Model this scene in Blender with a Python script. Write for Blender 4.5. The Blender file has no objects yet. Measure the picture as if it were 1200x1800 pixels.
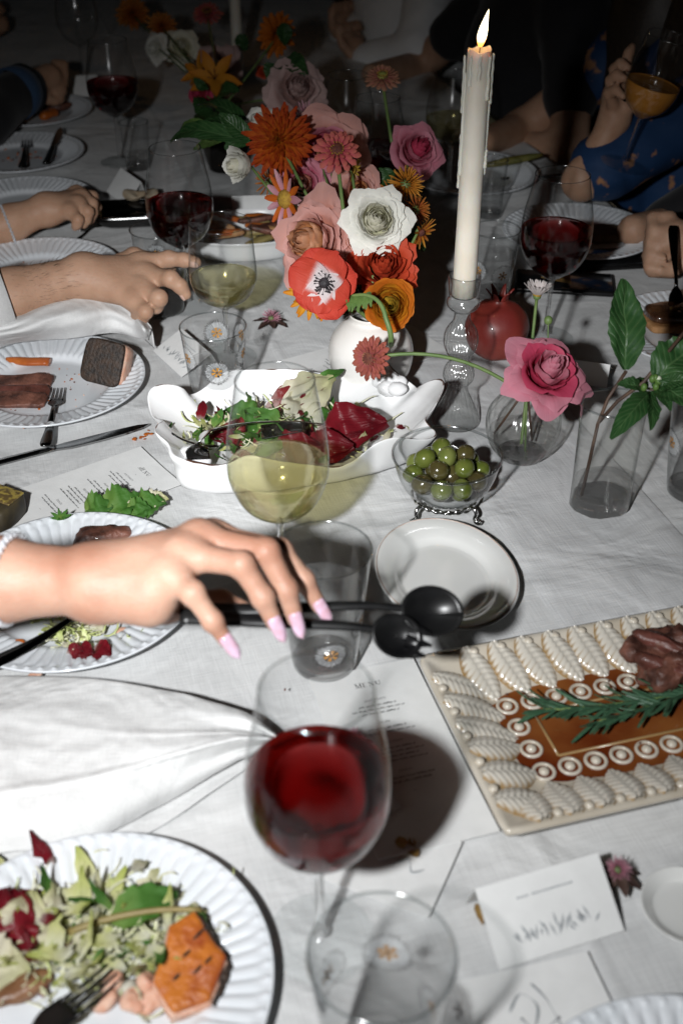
import bpy, math, random
import numpy as np
from mathutils import Vector, Matrix, Quaternion, noise

random.seed(7)
rs = np.random.RandomState(11)
SC = bpy.context.scene
COL = SC.collection
PI = math.pi
R_ = math.radians

# ------------------------------------------------------------------ camera
FPX, PITCH, CAMH = 2050.0, R_(34.7), 0.73        # focal length in 1200x1800 pixels, tilt, height over the table top
CT, ST = math.cos(PITCH), math.sin(PITCH)
cam = bpy.data.cameras.new('camera')
cam.sensor_fit = 'VERTICAL'; cam.sensor_height = 36.0; cam.lens = 36.0 * FPX / 1800.0
cam.clip_start = 0.05; cam.clip_end = 2000
cam.dof.use_dof = True; cam.dof.focus_distance = 1.36; cam.dof.aperture_fstop = 5.2
camo = bpy.data.objects.new('camera', cam); COL.objects.link(camo)
camo.location = (0, 0, CAMH); camo.rotation_euler = (PI / 2 - PITCH, 0, 0)
SC.camera = camo

# ------------------------------------------------------------------ night sky and moonlight
W = bpy.data.worlds.new('World'); SC.world = W; W.use_nodes = True
nt = W.node_tree
sky = nt.nodes.new('ShaderNodeTexSky'); sky.sky_type = 'NISHITA'; sky.sun_disc = False
sky.sun_elevation = R_(4); sky.sun_rotation = R_(200)
bg = nt.nodes['Background']; bg.inputs['Strength'].default_value = 0.0012
nt.links.new(sky.outputs[0], bg.inputs[0])
sun = bpy.data.lights.new('moon', 'SUN'); sun.energy = 0.004; sun.angle = R_(0.5); sun.color = (1, .95, .9)
suno = bpy.data.objects.new('moon', sun); COL.objects.link(suno)
suno.rotation_euler = (R_(60), 0, R_(200)); suno.location = (0, 0, 5)

# the photographer's flash gun: a small bright head held to the left of the lens
FLASH = Vector((-0.22, -0.03, 0.76))
fl = bpy.data.lights.new('camera_flash', 'SPOT')
fl.energy = 160; fl.shadow_soft_size = 0.024; fl.color = (0.975, 0.99, 1.0)
fl.spot_size = R_(110); fl.spot_blend = .35
FLIP = 1.0
# beam profile of the flash head: brightest on its axis, falling off toward the sides
fl.use_nodes = True
_t = fl.node_tree; _em = _t.nodes['Emission']
_tc = _t.nodes.new('ShaderNodeTexCoord'); _sp = _t.nodes.new('ShaderNodeSeparateXYZ'); _t.links.new(_tc.outputs['Normal'], _sp.inputs[0])
def _m(op, a, b=None):
    n = _t.nodes.new('ShaderNodeMath'); n.operation = op
    for i, q in enumerate((a, b)):
        if q is None: continue
        if isinstance(q, (int, float)): n.inputs[i].default_value = q
        else: _t.links.new(q, n.inputs[i])
    return n.outputs[0]
_ang = _m('ARCCOSINE', _m('MINIMUM', _m('ABSOLUTE', _sp.outputs['Z']), 1.0))
_top = _m('EXPONENT', _m('DIVIDE', _m('MAXIMUM', _m('SUBTRACT', _m('MULTIPLY', _sp.outputs['Y'], FLIP), .085), 0.0), -.105))   # added dimming of the upper beam, darkens the far table
_t.links.new(_m('MULTIPLY', _top, _m('EXPONENT', _m('DIVIDE', _ang, -R_(22)))), _em.inputs['Strength'])
flo = bpy.data.objects.new('camera_flash', fl); COL.objects.link(flo)
flo.location = FLASH
FLASH_AIM = Vector((-0.08, 1.46, 0.0))
flo.rotation_euler = (FLASH_AIM - FLASH).to_track_quat('-Z', 'Y').to_euler()

SC.view_settings.view_transform = 'Standard'; SC.view_settings.look = 'None'
SC.view_settings.gamma = 1; SC.view_settings.exposure = 0
cy = SC.cycles
cy.max_bounces = 14; cy.diffuse_bounces = 2; cy.glossy_bounces = 4
cy.transmission_bounces = 12; cy.transparent_max_bounces = 24; cy.volume_bounces = 0
cy.caustics_reflective = False; cy.caustics_refractive = False; cy.blur_glossy = 1.0
cy.sample_clamp_indirect = 12.0
cy.use_denoising = True

# ------------------------------------------------------------------ helpers
def Q(px, py, d):
    u, v = (px - 600) / FPX, (py - 900) / FPX
    return Vector((u * d, d * (CT - v * ST), CAMH - d * (ST + v * CT)))
def P(px, py, z=0.0):
    v = (py - 900) / FPX
    return Q(px, py, (CAMH - z) / (ST + v * CT))

def link(o, parent=None):
    COL.objects.link(o)
    if parent is not None: o.parent = parent
    return o
def tag(o, label, cat, group=None):
    o['label'] = label; o['category'] = cat
    if group: o['group'] = group
    return o
def thing(name, label, cat, loc=(0, 0, 0), rz=0.0, group=None, rot=None):
    o = bpy.data.objects.new(name, None); COL.objects.link(o)
    o.empty_display_size = 0.02
    o.location = loc; o.rotation_euler = rot if rot is not None else (0, 0, rz)
    return tag(o, label, cat, group)
def copy_tree(o, parent=None):
    c = o.copy(); COL.objects.link(c); c.parent = parent
    for ch in o.children: copy_tree(ch, c)
    return c
def mesh(name, V, Fc, mat=None, smooth=True, uv=None):
    me = bpy.data.meshes.new(name)
    me.from_pydata([tuple(map(float, v)) for v in V], [], [tuple(int(i) for i in f) for f in Fc])
    if smooth: me.polygons.foreach_set('use_smooth', [True] * len(me.polygons))
    if uv is not None:
        l = me.uv_layers.new(name='UVMap')
        li = np.empty(len(me.loops), dtype=np.int32); me.loops.foreach_get('vertex_index', li)
        l.data.foreach_set('uv', np.asarray(uv, dtype=np.float32)[li].ravel())
    if mat is not None:
        for m in (mat if isinstance(mat, (list, tuple)) else [mat]): me.materials.append(m)
    me.update()
    return me
def obj(name, me, parent=None, loc=None, rot=None, scale=None):
    o = bpy.data.objects.new(name, me); link(o, parent)
    if loc is not None: o.location = loc
    if rot is not None: o.rotation_euler = rot
    if scale is not None: o.scale = scale if hasattr(scale, '__len__') else (scale,) * 3
    return o
class MB:
    """collects shapes, builds ONE mesh"""
    def __init__(s): s.V = []; s.F = []; s.U = []
    def add(s, V, Fc, U=None, M=None):
        n = len(s.V)
        for i, v in enumerate(V):
            s.V.append(tuple(M @ Vector(v)) if M is not None else tuple(v))
            s.U.append(U[i] if U is not None else (0, 0))
        s.F += [tuple(i + n for i in f) for f in Fc]
        return s
    def mesh(s, name, mat, smooth=True): return mesh(name, s.V, s.F, mat, smooth, s.U)
    def obj(s, name, mat, parent=None, smooth=True, **k): return obj(name, s.mesh(name, mat, smooth), parent, **k)

def g_box(sx, sy, sz, c=(0, 0, 0), bev=0.0):
    if bev <= 0:
        V = [(c[0] + x * sx / 2, c[1] + y * sy / 2, c[2] + z * sz / 2) for z in (-1, 1) for y in (-1, 1) for x in (-1, 1)]
        return V, [(0, 2, 3, 1), (4, 5, 7, 6), (0, 1, 5, 4), (2, 6, 7, 3), (0, 4, 6, 2), (1, 3, 7, 5)]
    # rounded-rectangle rings
    V = []; Fc = []; n = 16
    def ring(z, ins):
        a = sx / 2 - ins; b = sy / 2 - ins; r = min(bev * 1.5, a, b)
        for i in range(n):
            q = i // 4; t = (i % 4) / 3 * PI / 2 + q * PI / 2
            cx = (a - r) * (1 if q in (0, 3) else -1); cy_ = (b - r) * (1 if q in (0, 1) else -1)
            V.append((c[0] + cx + r * math.cos(t), c[1] + cy_ + r * math.sin(t), c[2] + z))
    for z, ins in ((-sz / 2, bev), (-sz / 2 + bev * .3, bev * .3), (-sz / 2 + bev, 0), (sz / 2 - bev, 0), (sz / 2 - bev * .3, bev * .3), (sz / 2, bev)):
        ring(z, ins)
    for k in range(5):
        for i in range(n): Fc.append((k * n + i, k * n + (i + 1) % n, (k + 1) * n + (i + 1) % n, (k + 1) * n + i))
    Fc.append(tuple(range(n - 1, -1, -1))); Fc.append(tuple(5 * n + i for i in range(n)))
    return V, Fc
def g_lathe(prof, n=48, mod=None, close=False):
    V = []; Fc = []; U = []; m = len(prof)
    for j, (r, z) in enumerate(prof):
        for i in range(n):
            a = 2 * PI * i / n
            rr, zz = (r, z) if mod is None else mod(r, z, a, j / (m - 1))
            V.append((rr * math.cos(a), rr * math.sin(a), zz)); U.append((i / n, j / (m - 1)))
    for j in range(m - 1):
        for i in range(n):
            Fc.append((j * n + i, j * n + (i + 1) % n, (j + 1) * n + (i + 1) % n, (j + 1) * n + i))
    return V, Fc, U
def smooth_prof(pts, k=4):
    """Catmull-Rom resample of a profile"""
    out = []
    n = len(pts)
    for i in range(n - 1):
        p0 = pts[max(i - 1, 0)]; p1 = pts[i]; p2 = pts[i + 1]; p3 = pts[min(i + 2, n - 1)]
        for s in range(k):
            t = s / k
            out.append(tuple(0.5 * (2 * b + (c - a) * t + (2 * a - 5 * b + 4 * c - d) * t * t + (3 * b - a - 3 * c + d) * t ** 3)
                             for a, b, c, d in zip(p0, p1, p2, p3)))
    out.append(tuple(pts[-1]))
    return out
def g_tube(pts, rad, n=10, caps=True, flat=1.0, up=None):
    """tube along points; rad number or list; flat squeezes along the second normal"""
    pts = [Vector(p) for p in pts]; m = len(pts)
    rad = [rad] * m if not hasattr(rad, '__len__') else list(rad)
    V = []; Fc = []; U = []
    t0 = (pts[1] - pts[0]).normalized()
    nrm = Vector(up) if up is not None else (Vector((0, 0, 1)) if abs(t0.z) < .9 else Vector((1, 0, 0)))
    for j in range(m):
        t = (pts[min(j + 1, m - 1)] - pts[max(j - 1, 0)])
        t = t.normalized() if t.length > 1e-9 else t0
        b = t.cross(nrm); b = b.normalized() if b.length > 1e-6 else Vector((1, 0, 0)); nn = b.cross(t)
        if up is None: nrm = nn
        r = rad[j]; rx, ry = (r if hasattr(r, '__len__') else (r, r * flat))
        for i in range(n):
            a = 2 * PI * i / n
            V.append(tuple(pts[j] + b * (rx * math.cos(a)) + nn * (ry * math.sin(a)))); U.append((i / n, j / (m - 1)))
    for j in range(m - 1):
        for i in range(n):
            Fc.append((j * n + i, j * n + (i + 1) % n, (j + 1) * n + (i + 1) % n, (j + 1) * n + i))
    if caps:
        Fc.append(tuple(range(n - 1, -1, -1))); Fc.append(tuple((m - 1) * n + i for i in range(n)))
    return V, Fc, U
def g_grid(fn, nu, nv):
    V = []; Fc = []; U = []
    for j in range(nv + 1):
        for i in range(nu + 1):
            u, v = i / nu, j / nv
            V.append(tuple(fn(u, v))); U.append((u, v))
    w = nu + 1
    for j in range(nv):
        for i in range(nu): Fc.append((j * w + i, j * w + i + 1, (j + 1) * w + i + 1, (j + 1) * w + i))
    return V, Fc, U
def bez(p0, p1, p2, n=10):
    p0, p1, p2 = Vector(p0), Vector(p1), Vector(p2)
    return [p0 * (1 - t) ** 2 + p1 * 2 * t * (1 - t) + p2 * t * t for t in [i / n for i in range(n + 1)]]
def nz(x, y=0, z=0): return noise.noise(Vector((x, y, z)))
def fbm(p, s=1.0, o=3):
    a = 1; t = 0; q = Vector(p) * s
    for _ in range(o): t += a * noise.noise(q); q = q * 2.1; a *= .5
    return t
def g_blob(sx, sy, sz, pw=2.0, amp=0.0, fs=20.0, seed=0, n=20, m=12, pw2=None):
    """superellipsoid with noise: pw 2 round, 4+ boxy"""
    V = []; Fc = []; U = []
    e = 2.0 / pw; e2 = 2.0 / (pw2 or pw)
    sg = lambda c, k: math.copysign(abs(c) ** k, c)
    for j in range(m + 1):
        la = -PI / 2 + PI * j / m
        for i in range(n):
            lo = 2 * PI * i / n
            v = Vector((sx * sg(math.cos(la), e2) * sg(math.cos(lo), e), sy * sg(math.cos(la), e2) * sg(math.sin(lo), e), sz * sg(math.sin(la), e2)))
            if amp:
                k = fbm(v + Vector((seed, seed * 1.7, -seed)), fs)
                v = v + v.normalized() * amp * k if v.length > 0 else v
            V.append(tuple(v)); U.append((i / n, j / m))
    for j in range(m):
        for i in range(n): Fc.append((j * n + i, j * n + (i + 1) % n, (j + 1) * n + (i + 1) % n, (j + 1) * n + i))
    return V, Fc, U
def mod_solid(o, th, off=-1): m = o.modifiers.new('solidify', 'SOLIDIFY'); m.thickness = th; m.offset = off; return o
def mod_sub(o, lv=1): m = o.modifiers.new('subsurf', 'SUBSURF'); m.levels = lv; m.render_levels = lv; return o
def mod_bev(o, w, seg=2): m = o.modifiers.new('bevel', 'BEVEL'); m.width = w; m.segments = seg; m.limit_method = 'ANGLE'; return o

# ------------------------------------------------------------------ implicit surfaces (hands, bodies)
def sd_cone(p, a, b, ra, rb):
    a = np.asarray(a, float); b = np.asarray(b, float); ba = b - a
    t = np.clip(((p - a) @ ba) / max(ba @ ba, 1e-12), 0, 1)
    return np.linalg.norm(p - a - t[..., None] * ba, axis=-1) - (ra + (rb - ra) * t)
def sd_ell(p, c, r, Rm=None):
    q = p - np.asarray(c, float)
    if Rm is not None: q = q @ np.asarray(Rm, float)
    r = np.asarray(r, float)
    k0 = np.linalg.norm(q / r, axis=-1); k1 = np.linalg.norm(q / (r * r), axis=-1) + 1e-9
    return k0 * (k0 - 1) / k1
def smin(a, b, k):
    h = np.clip(.5 + .5 * (b - a) / k, 0, 1)
    return b + (a - b) * h - k * h * (1 - h)
def sdf_mesh(name, f, lo, hi, h, mat):
    lo = np.asarray(lo, float); hi = np.asarray(hi, float)
    n = np.ceil((hi - lo) / h).astype(int) + 1
    ax = [lo[i] + h * np.arange(n[i]) for i in range(3)]
    bsz = 8; nb = -(-n // bsz); NP = nb * bsz                    # evaluate only blocks near the surface
    cax = [lo[i] + h * (np.arange(nb[i]) * bsz + (bsz - 1) / 2) for i in range(3)]
    Cb = np.stack(np.meshgrid(*cax, indexing='ij'), -1).reshape(-1, 3)
    cv = f(Cb); near = np.abs(cv) < h * (bsz * .87 + 2.5)
    Db = np.repeat(cv[:, None], bsz ** 3, 1)
    off = np.stack(np.meshgrid(*[h * (np.arange(bsz) - (bsz - 1) / 2)] * 3, indexing='ij'), -1).reshape(-1, 3)
    if near.any(): Db[near] = f((Cb[near][:, None, :] + off[None]).reshape(-1, 3)).reshape(-1, bsz ** 3)
    D = Db.reshape(*nb, bsz, bsz, bsz).transpose(0, 3, 1, 4, 2, 5).reshape(*NP)[:n[0], :n[1], :n[2]]
    c = [(x, y, z) for x in (0, 1) for y in (0, 1) for z in (0, 1)]
    sl = lambda o: D[o[0]:n[0] - 1 + o[0], o[1]:n[1] - 1 + o[1], o[2]:n[2] - 1 + o[2]]
    cnt = sum((sl(o) < 0).astype(np.int8) for o in c)
    act = (cnt > 0) & (cnt < 8)
    I = np.argwhere(act)
    acc = np.zeros((len(I), 3)); num = np.zeros(len(I))
    for o in c:
        for k in range(3):
            if o[k]: continue
            q = list(o); q[k] = 1
            da = D[I[:, 0] + o[0], I[:, 1] + o[1], I[:, 2] + o[2]]; db = D[I[:, 0] + q[0], I[:, 1] + q[1], I[:, 2] + q[2]]
            cr = (da < 0) != (db < 0)
            t = np.where(cr, da / np.where(cr, da - db, 1), 0)
            pos = np.tile(np.array(o, float), (len(I), 1)); pos[:, k] += t
            acc += np.where(cr[:, None], pos, 0); num += cr
    Vv = (I + acc / num[:, None]) * h + lo
    idx = -np.ones(act.shape, int); idx[act] = np.arange(len(I))
    Fs = []
    for k in range(3):
        a, b = [(1, 2), (2, 0), (0, 1)][k]
        s0 = [slice(None)] * 3; s1 = [slice(None)] * 3
        s0[k] = slice(0, n[k] - 1); s1[k] = slice(1, n[k])
        A = D[tuple(s0)] < 0; B = D[tuple(s1)] < 0
        E = np.argwhere(A != B)
        E = E[(E[:, a] > 0) & (E[:, b] > 0) & (E[:, a] < n[a] - 1) & (E[:, b] < n[b] - 1)]
        if not len(E): continue
        flip = A[E[:, 0], E[:, 1], E[:, 2]]
        def cell(da, db):
            X = E.copy(); X[:, a] -= da; X[:, b] -= db
            return idx[X[:, 0], X[:, 1], X[:, 2]]
        q = np.stack([cell(1, 1), cell(0, 1), cell(0, 0), cell(1, 0)], 1)
        q[~flip] = q[~flip][:, ::-1]
        Fs.append(q)
    Fq = np.concatenate(Fs)
    return mesh(name, Vv, Fq, mat, True)

# ------------------------------------------------------------------ materials
MATS = {}
def nodes_of(name):
    m = bpy.data.materials.new(name); m.use_nodes = True
    t = m.node_tree; b = t.nodes['Principled BSDF']
    return m, t, b
def c4(c): return (c[0], c[1], c[2], 1)
def mat(name, col, rough=.5, col2=None, ns=30, metal=0, spec=.5, sss=0, ssr=(1, .4, .2), ssc=.005, bump=0, bs=200, sheen=0, coat=0, ramp=(.35, .65), det=4, trans=0):
    if name in MATS: return MATS[name]
    m, t, b = nodes_of(name); L = t.links
    b.inputs['Base Color'].default_value = c4(col); b.inputs['Roughness'].default_value = rough
    b.inputs['Metallic'].default_value = metal; b.inputs['Specular IOR Level'].default_value = spec
    tc = t.nodes.new('ShaderNodeTexCoord')
    if col2 is not None:
        n = t.nodes.new('ShaderNodeTexNoise'); n.inputs['Scale'].default_value = ns; n.inputs['Detail'].default_value = det
        L.new(tc.outputs['Object'], n.inputs['Vector'])
        r = t.nodes.new('ShaderNodeValToRGB'); r.color_ramp.elements[0].position = ramp[0]; r.color_ramp.elements[1].position = ramp[1]
        r.color_ramp.elements[0].color = c4(col); r.color_ramp.elements[1].color = c4(col2)
        L.new(n.outputs['Fac'], r.inputs['Fac']); L.new(r.outputs[0], b.inputs['Base Color'])
    if sss:
        b.inputs['Subsurface Weight'].default_value = sss; b.inputs['Subsurface Radius'].default_value = ssr
        b.inputs['Subsurface Scale'].default_value = ssc
    if sheen: b.inputs['Sheen Weight'].default_value = sheen
    if coat: b.inputs['Coat Weight'].default_value = coat; b.inputs['Coat Roughness'].default_value = .06
    if trans: b.inputs['Transmission Weight'].default_value = trans
    if bump:
        n2 = t.nodes.new('ShaderNodeTexNoise'); n2.inputs['Scale'].default_value = bs; n2.inputs['Detail'].default_value = 5
        L.new(tc.outputs['Object'], n2.inputs['Vector'])
        bp = t.nodes.new('ShaderNodeBump'); bp.inputs['Strength'].default_value = bump; bp.inputs['Distance'].default_value = .002
        L.new(n2.outputs['Fac'], bp.inputs['Height']); L.new(bp.outputs[0], b.inputs['Normal'])
    MATS[name] = m
    return m
def fabric(name, col, col2, thread=900, bump=.35, wr=0):
    if name in MATS: return MATS[name]
    m, t, b = nodes_of(name); L = t.links
    b.inputs['Roughness'].default_value = .85; b.inputs['Specular IOR Level'].default_value = .25; b.inputs['Sheen Weight'].default_value = .1
    tc = t.nodes.new('ShaderNodeTexCoord')
    n = t.nodes.new('ShaderNodeTexNoise'); n.inputs['Scale'].default_value = 9; n.inputs['Detail'].default_value = 8; n.inputs['Roughness'].default_value = .65
    L.new(tc.outputs['Object'], n.inputs['Vector'])
    r = t.nodes.new('ShaderNodeValToRGB'); r.color_ramp.elements[0].position = .3; r.color_ramp.elements[1].position = .7
    r.color_ramp.elements[0].color = c4(col2); r.color_ramp.elements[1].color = c4(col)
    L.new(n.outputs['Fac'], r.inputs['Fac'])
    hs = []
    for sc_ in ((thread, thread * .06, thread), (thread * .06, thread, thread)):
        mp = t.nodes.new('ShaderNodeMapping'); mp.inputs['Scale'].default_value = sc_; L.new(tc.outputs['Object'], mp.inputs['Vector'])
        w = t.nodes.new('ShaderNodeTexNoise'); w.inputs['Scale'].default_value = 1.0; w.inputs['Detail'].default_value = 2
        L.new(mp.outputs[0], w.inputs['Vector']); hs.append(w)
    ad = t.nodes.new('ShaderNodeMath'); ad.operation = 'ADD'; L.new(hs[0].outputs['Fac'], ad.inputs[0]); L.new(hs[1].outputs['Fac'], ad.inputs[1])
    mx = t.nodes.new('ShaderNodeMix'); mx.data_type = 'RGBA'; mx.blend_type = 'MULTIPLY'; mx.inputs['Factor'].default_value = .35
    mr = t.nodes.new('ShaderNodeMapRange'); mr.inputs['From Min'].default_value = .6; mr.inputs['From Max'].default_value = 1.4; mr.inputs['To Min'].default_value = .7; mr.inputs['To Max'].default_value = 1.1
    L.new(ad.outputs[0], mr.inputs['Value']); L.new(r.outputs[0], mx.inputs['A']); L.new(mr.outputs[0], mx.inputs['B'])
    L.new(mx.outputs['Result'], b.inputs['Base Color'])
    bp = t.nodes.new('ShaderNodeBump'); bp.inputs['Strength'].default_value = bump; bp.inputs['Distance'].default_value = .0006
    L.new(ad.outputs[0], bp.inputs['Height'])
    last = bp
    if wr:
        n3 = t.nodes.new('ShaderNodeTexNoise'); n3.inputs['Scale'].default_value = 7; n3.inputs['Detail'].default_value = 3; n3.inputs['Distortion'].default_value = 1.2
        L.new(tc.outputs['Object'], n3.inputs['Vector'])
        b2 = t.nodes.new('ShaderNodeBump'); b2.inputs['Strength'].default_value = wr; b2.inputs['Distance'].default_value = .02
        L.new(n3.outputs['Fac'], b2.inputs['Height']); L.new(bp.outputs[0], b2.inputs['Normal']); last = b2
    L.new(last.outputs[0], b.inputs['Normal'])
    MATS[name] = m
    return m
def petal_mat(name, base, mid, tip, rough=.6, var=.25, pos=(0, .5, 1), vein=.3, sss=.0):
    if name in MATS: return MATS[name]
    m, t, b = nodes_of(name); L = t.links
    b.inputs['Roughness'].default_value = rough; b.inputs['Specular IOR Level'].default_value = .3
    uv = t.nodes.new('ShaderNodeUVMap'); sp = t.nodes.new('ShaderNodeSeparateXYZ'); L.new(uv.outputs[0], sp.inputs[0])
    tc = t.nodes.new('ShaderNodeTexCoord')
    n = t.nodes.new('ShaderNodeTexNoise'); n.inputs['Scale'].default_value = 90; n.inputs['Detail'].default_value = 3
    L.new(tc.outputs['Object'], n.inputs['Vector'])
    a = t.nodes.new('ShaderNodeMath'); a.operation = 'MULTIPLY_ADD'; a.inputs[1].default_value = var; L.new(n.outputs['Fac'], a.inputs[0])
    s = t.nodes.new('ShaderNodeMath'); s.operation = 'SUBTRACT'; s.inputs[1].default_value = var / 2; L.new(sp.outputs['Y'], s.inputs[0])
    L.new(s.outputs[0], a.inputs[2])
    r = t.nodes.new('ShaderNodeValToRGB'); e = r.color_ramp.elements
    e[0].position = pos[0]; e[0].color = c4(base); e[1].position = pos[2]; e[1].color = c4(tip)
    k = e.new(pos[1]); k.color = c4(mid)
    L.new(a.outputs[0], r.inputs['Fac'])
    # fine veins running along the petal
    mp = t.nodes.new('ShaderNodeMapping'); mp.inputs['Scale'].default_value = (26, 1.5, 1); L.new(uv.outputs[0], mp.inputs['Vector'])
    v = t.nodes.new('ShaderNodeTexNoise'); v.inputs['Scale'].default_value = 1; v.inputs['Detail'].default_value = 3; L.new(mp.outputs[0], v.inputs['Vector'])
    bp = t.nodes.new('ShaderNodeBump'); bp.inputs['Strength'].default_value = vein; bp.inputs['Distance'].default_value = .0015
    L.new(v.outputs['Fac'], bp.inputs['Height']); L.new(bp.outputs[0], b.inputs['Normal'])
    L.new(r.outputs[0], b.inputs['Base Color'])
    # thin tissue lets some light through
    tr = t.nodes.new('ShaderNodeBsdfTranslucent'); L.new(r.outputs[0], tr.inputs['Color'])
    mx = t.nodes.new('ShaderNodeMixShader'); mx.inputs[0].default_value = .32
    out = t.nodes['Material Output']
    L.new(b.outputs[0], mx.inputs[1]); L.new(tr.outputs[0], mx.inputs[2]); L.new(mx.outputs[0], out.inputs['Surface'])
    MATS[name] = m
    return m
def thin_glass(name, tint=(.99, .995, .995), edge=(.55, .58, .58), refl=1.0):
    """a thin blown wall: light passes straight through, with Fresnel reflections and darker grazing edges"""
    m, t, b = nodes_of(name); L = t.links
    t.nodes.remove(b)
    lw = t.nodes.new('ShaderNodeLayerWeight'); lw.inputs['Blend'].default_value = .5      # 1 - |cos|
    def pw(e, k, o):
        p = t.nodes.new('ShaderNodeMath'); p.operation = 'POWER'; p.inputs[1].default_value = e; L.new(lw.outputs['Facing'], p.inputs[0])
        q = t.nodes.new('ShaderNodeMath'); q.operation = 'MULTIPLY_ADD'; q.inputs[1].default_value = k; q.inputs[2].default_value = o; q.use_clamp = True
        L.new(p.outputs[0], q.inputs[0]); return q
    cm = t.nodes.new('ShaderNodeMix'); cm.data_type = 'RGBA'; cm.inputs['A'].default_value = c4(tint); cm.inputs['B'].default_value = c4(edge)
    L.new(pw(3.2, 1, 0).outputs[0], cm.inputs['Factor'])
    tr = t.nodes.new('ShaderNodeBsdfTransparent'); L.new(cm.outputs['Result'], tr.inputs[0])
    gl = t.nodes.new('ShaderNodeBsdfGlossy'); gl.inputs['Roughness'].default_value = .13
    ml = pw(5, .85 * refl, .045 * refl)
    mx = t.nodes.new('ShaderNodeMixShader'); L.new(ml.outputs[0], mx.inputs[0]); L.new(tr.outputs[0], mx.inputs[1]); L.new(gl.outputs[0], mx.inputs[2])
    L.new(mx.outputs[0], t.nodes['Material Output'].inputs['Surface'])
    MATS[name] = m
    return m
def solid_glass(name, col=(1, 1, 1), ior=1.45, rough=0.0, vol=None, dens=0, clear=0, ctint=(1, 1, 1)):
    m, t, b = nodes_of(name); L = t.links
    t.nodes.remove(b)
    g = t.nodes.new('ShaderNodeBsdfGlass'); g.inputs['Color'].default_value = c4(col); g.inputs['IOR'].default_value = ior; g.inputs['Roughness'].default_value = rough
    if clear:
        tr = t.nodes.new('ShaderNodeBsdfTransparent'); tr.inputs[0].default_value = c4(ctint)
        mx = t.nodes.new('ShaderNodeMixShader'); mx.inputs[0].default_value = clear
        L.new(g.outputs[0], mx.inputs[1]); L.new(tr.outputs[0], mx.inputs[2]); L.new(mx.outputs[0], t.nodes['Material Output'].inputs['Surface'])
    else: L.new(g.outputs[0], t.nodes['Material Output'].inputs['Surface'])
    if vol is not None:
        a = t.nodes.new('ShaderNodeVolumeAbsorption'); a.inputs['Color'].default_value = c4(vol); a.inputs['Density'].default_value = dens
        L.new(a.outputs[0], t.nodes['Material Output'].inputs['Volume'])
    MATS[name] = m
    return m

m_linen = fabric('table_linen', (.74, .74, .735), (.58, .585, .585), 520, .6, .5)
m_runner = fabric('runner_linen', (.72, .72, .72), (.57, .575, .58), 560, .6, .6)
m_napkin = fabric('napkin_cotton', (.74, .74, .735), (.67, .67, .665), 800, .6, .6)
m_plate = mat('glazed_stoneware', (.74, .76, .79), .22, (.68, .71, .74), 25, spec=.5, coat=.3)
m_dish = mat('white_glaze', (.83, .83, .83), .2, (.78, .78, .785), 15, coat=.4)
m_side = mat('ivory_glaze', (.74, .74, .72), .16, (.66, .66, .64), 8, coat=.4)
m_paper = mat('card_paper', (.76, .76, .75), .8, (.72, .72, .71), 60, bump=.08, bs=500, spec=.2)
m_ink = mat('printing_ink', (.03, .03, .032), .7, (.06, .06, .06), 300)
m_inkgrey = mat('grey_ink', (.33, .35, .36), .8, (.45, .46, .47), 200)
m_black = mat('black_metal', (.004, .004, .0045), .32, (.009, .009, .009), 40, metal=.0, spec=.35)
m_steel = mat('polished_steel', (.42, .42, .42), .16, (.34, .34, .34), 30, metal=1)
m_darksteel = mat('dark_steel', (.10, .10, .10), .2, (.06, .06, .06), 30, metal=1)
m_silver = mat('silver', (.75, .75, .74), .18, (.6, .6, .6), 80, metal=1)
m_spark = mat('sparkling_stones', (.80, .81, .84), .12, (.45, .46, .5), 400, metal=.25, spec=1.0, coat=1.0)
m_wine_glass = thin_glass('wine_glass_wall')
m_tumbler = thin_glass('tumbler_wall', (.99, .995, .995), (.50, .53, .54), 1.6)
CLR = .6; WCL = .80
m_foot = thin_glass('foot_glass', (.985, .99, .99), (.80, .82, .82), .5)
m_crystal = solid_glass('crystal', (1, 1, 1), 1.5, clear=.08)
m_realglass = solid_glass('tumbler_glass', (1, 1, 1), 1.5, clear=CLR)
m_rim = thin_glass('rim_glass', (.85, .87, .87), (.6, .62, .62), 3.0)
m_solid = solid_glass('solid_glass', (1, 1, 1), 1.48, clear=.55)
m_water = solid_glass('water', (1, 1, 1), 1.33, clear=WCL)
m_red = solid_glass('red_wine', (1, .93, .93), 1.34, vol=(.72, .02, .018), dens=92, clear=.17, ctint=(.85, .07, .05))
m_white = solid_glass('white_wine', (1, 1, .97), 1.34, vol=(.94, .80, .20), dens=3.5, clear=.72, ctint=(.98, .95, .74))
m_orange = mat('glow_orange_wine', (.80, .36, .07), .12, (.70, .28, .05), 30, trans=.35, coat=.3)  # diffuse orange body added in place of light glowing through the wine
m_skin = mat('fair_skin', (.33, .165, .11), .5, (.455, .275, .20), 18, sss=.25, ssr=(1, .35, .2), ssc=.004, bump=.28, bs=330, spec=.35)
m_skin2 = mat('tan_skin', (.40, .235, .155), .5, (.46, .28, .19), 40, sss=.2, ssr=(1, .35, .2), ssc=.005, bump=.3, bs=260, spec=.3)
m_skin3 = mat('warm_skin', (.44, .25, .16), .5, (.50, .30, .20), 40, sss=.2, ssr=(1, .35, .2), ssc=.005, bump=.3, bs=260, spec=.3)
m_nail = mat('pink_nail', (.50, .28, .33), .16, (.58, .42, .54), 110, coat=1.0)
m_nail2 = mat('bare_nail', (.58, .37, .30), .3, (.62, .42, .34), 80)
m_nailw = mat('white_nail', (.8, .76, .74), .25, (.75, .7, .68), 80)
m_naild = mat('dark_nail', (.01, .008, .008), .15, (.02, .015, .015), 80)
m_stem = mat('green_stem', (.10, .17, .05), .5, (.15, .22, .07), 60)
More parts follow.
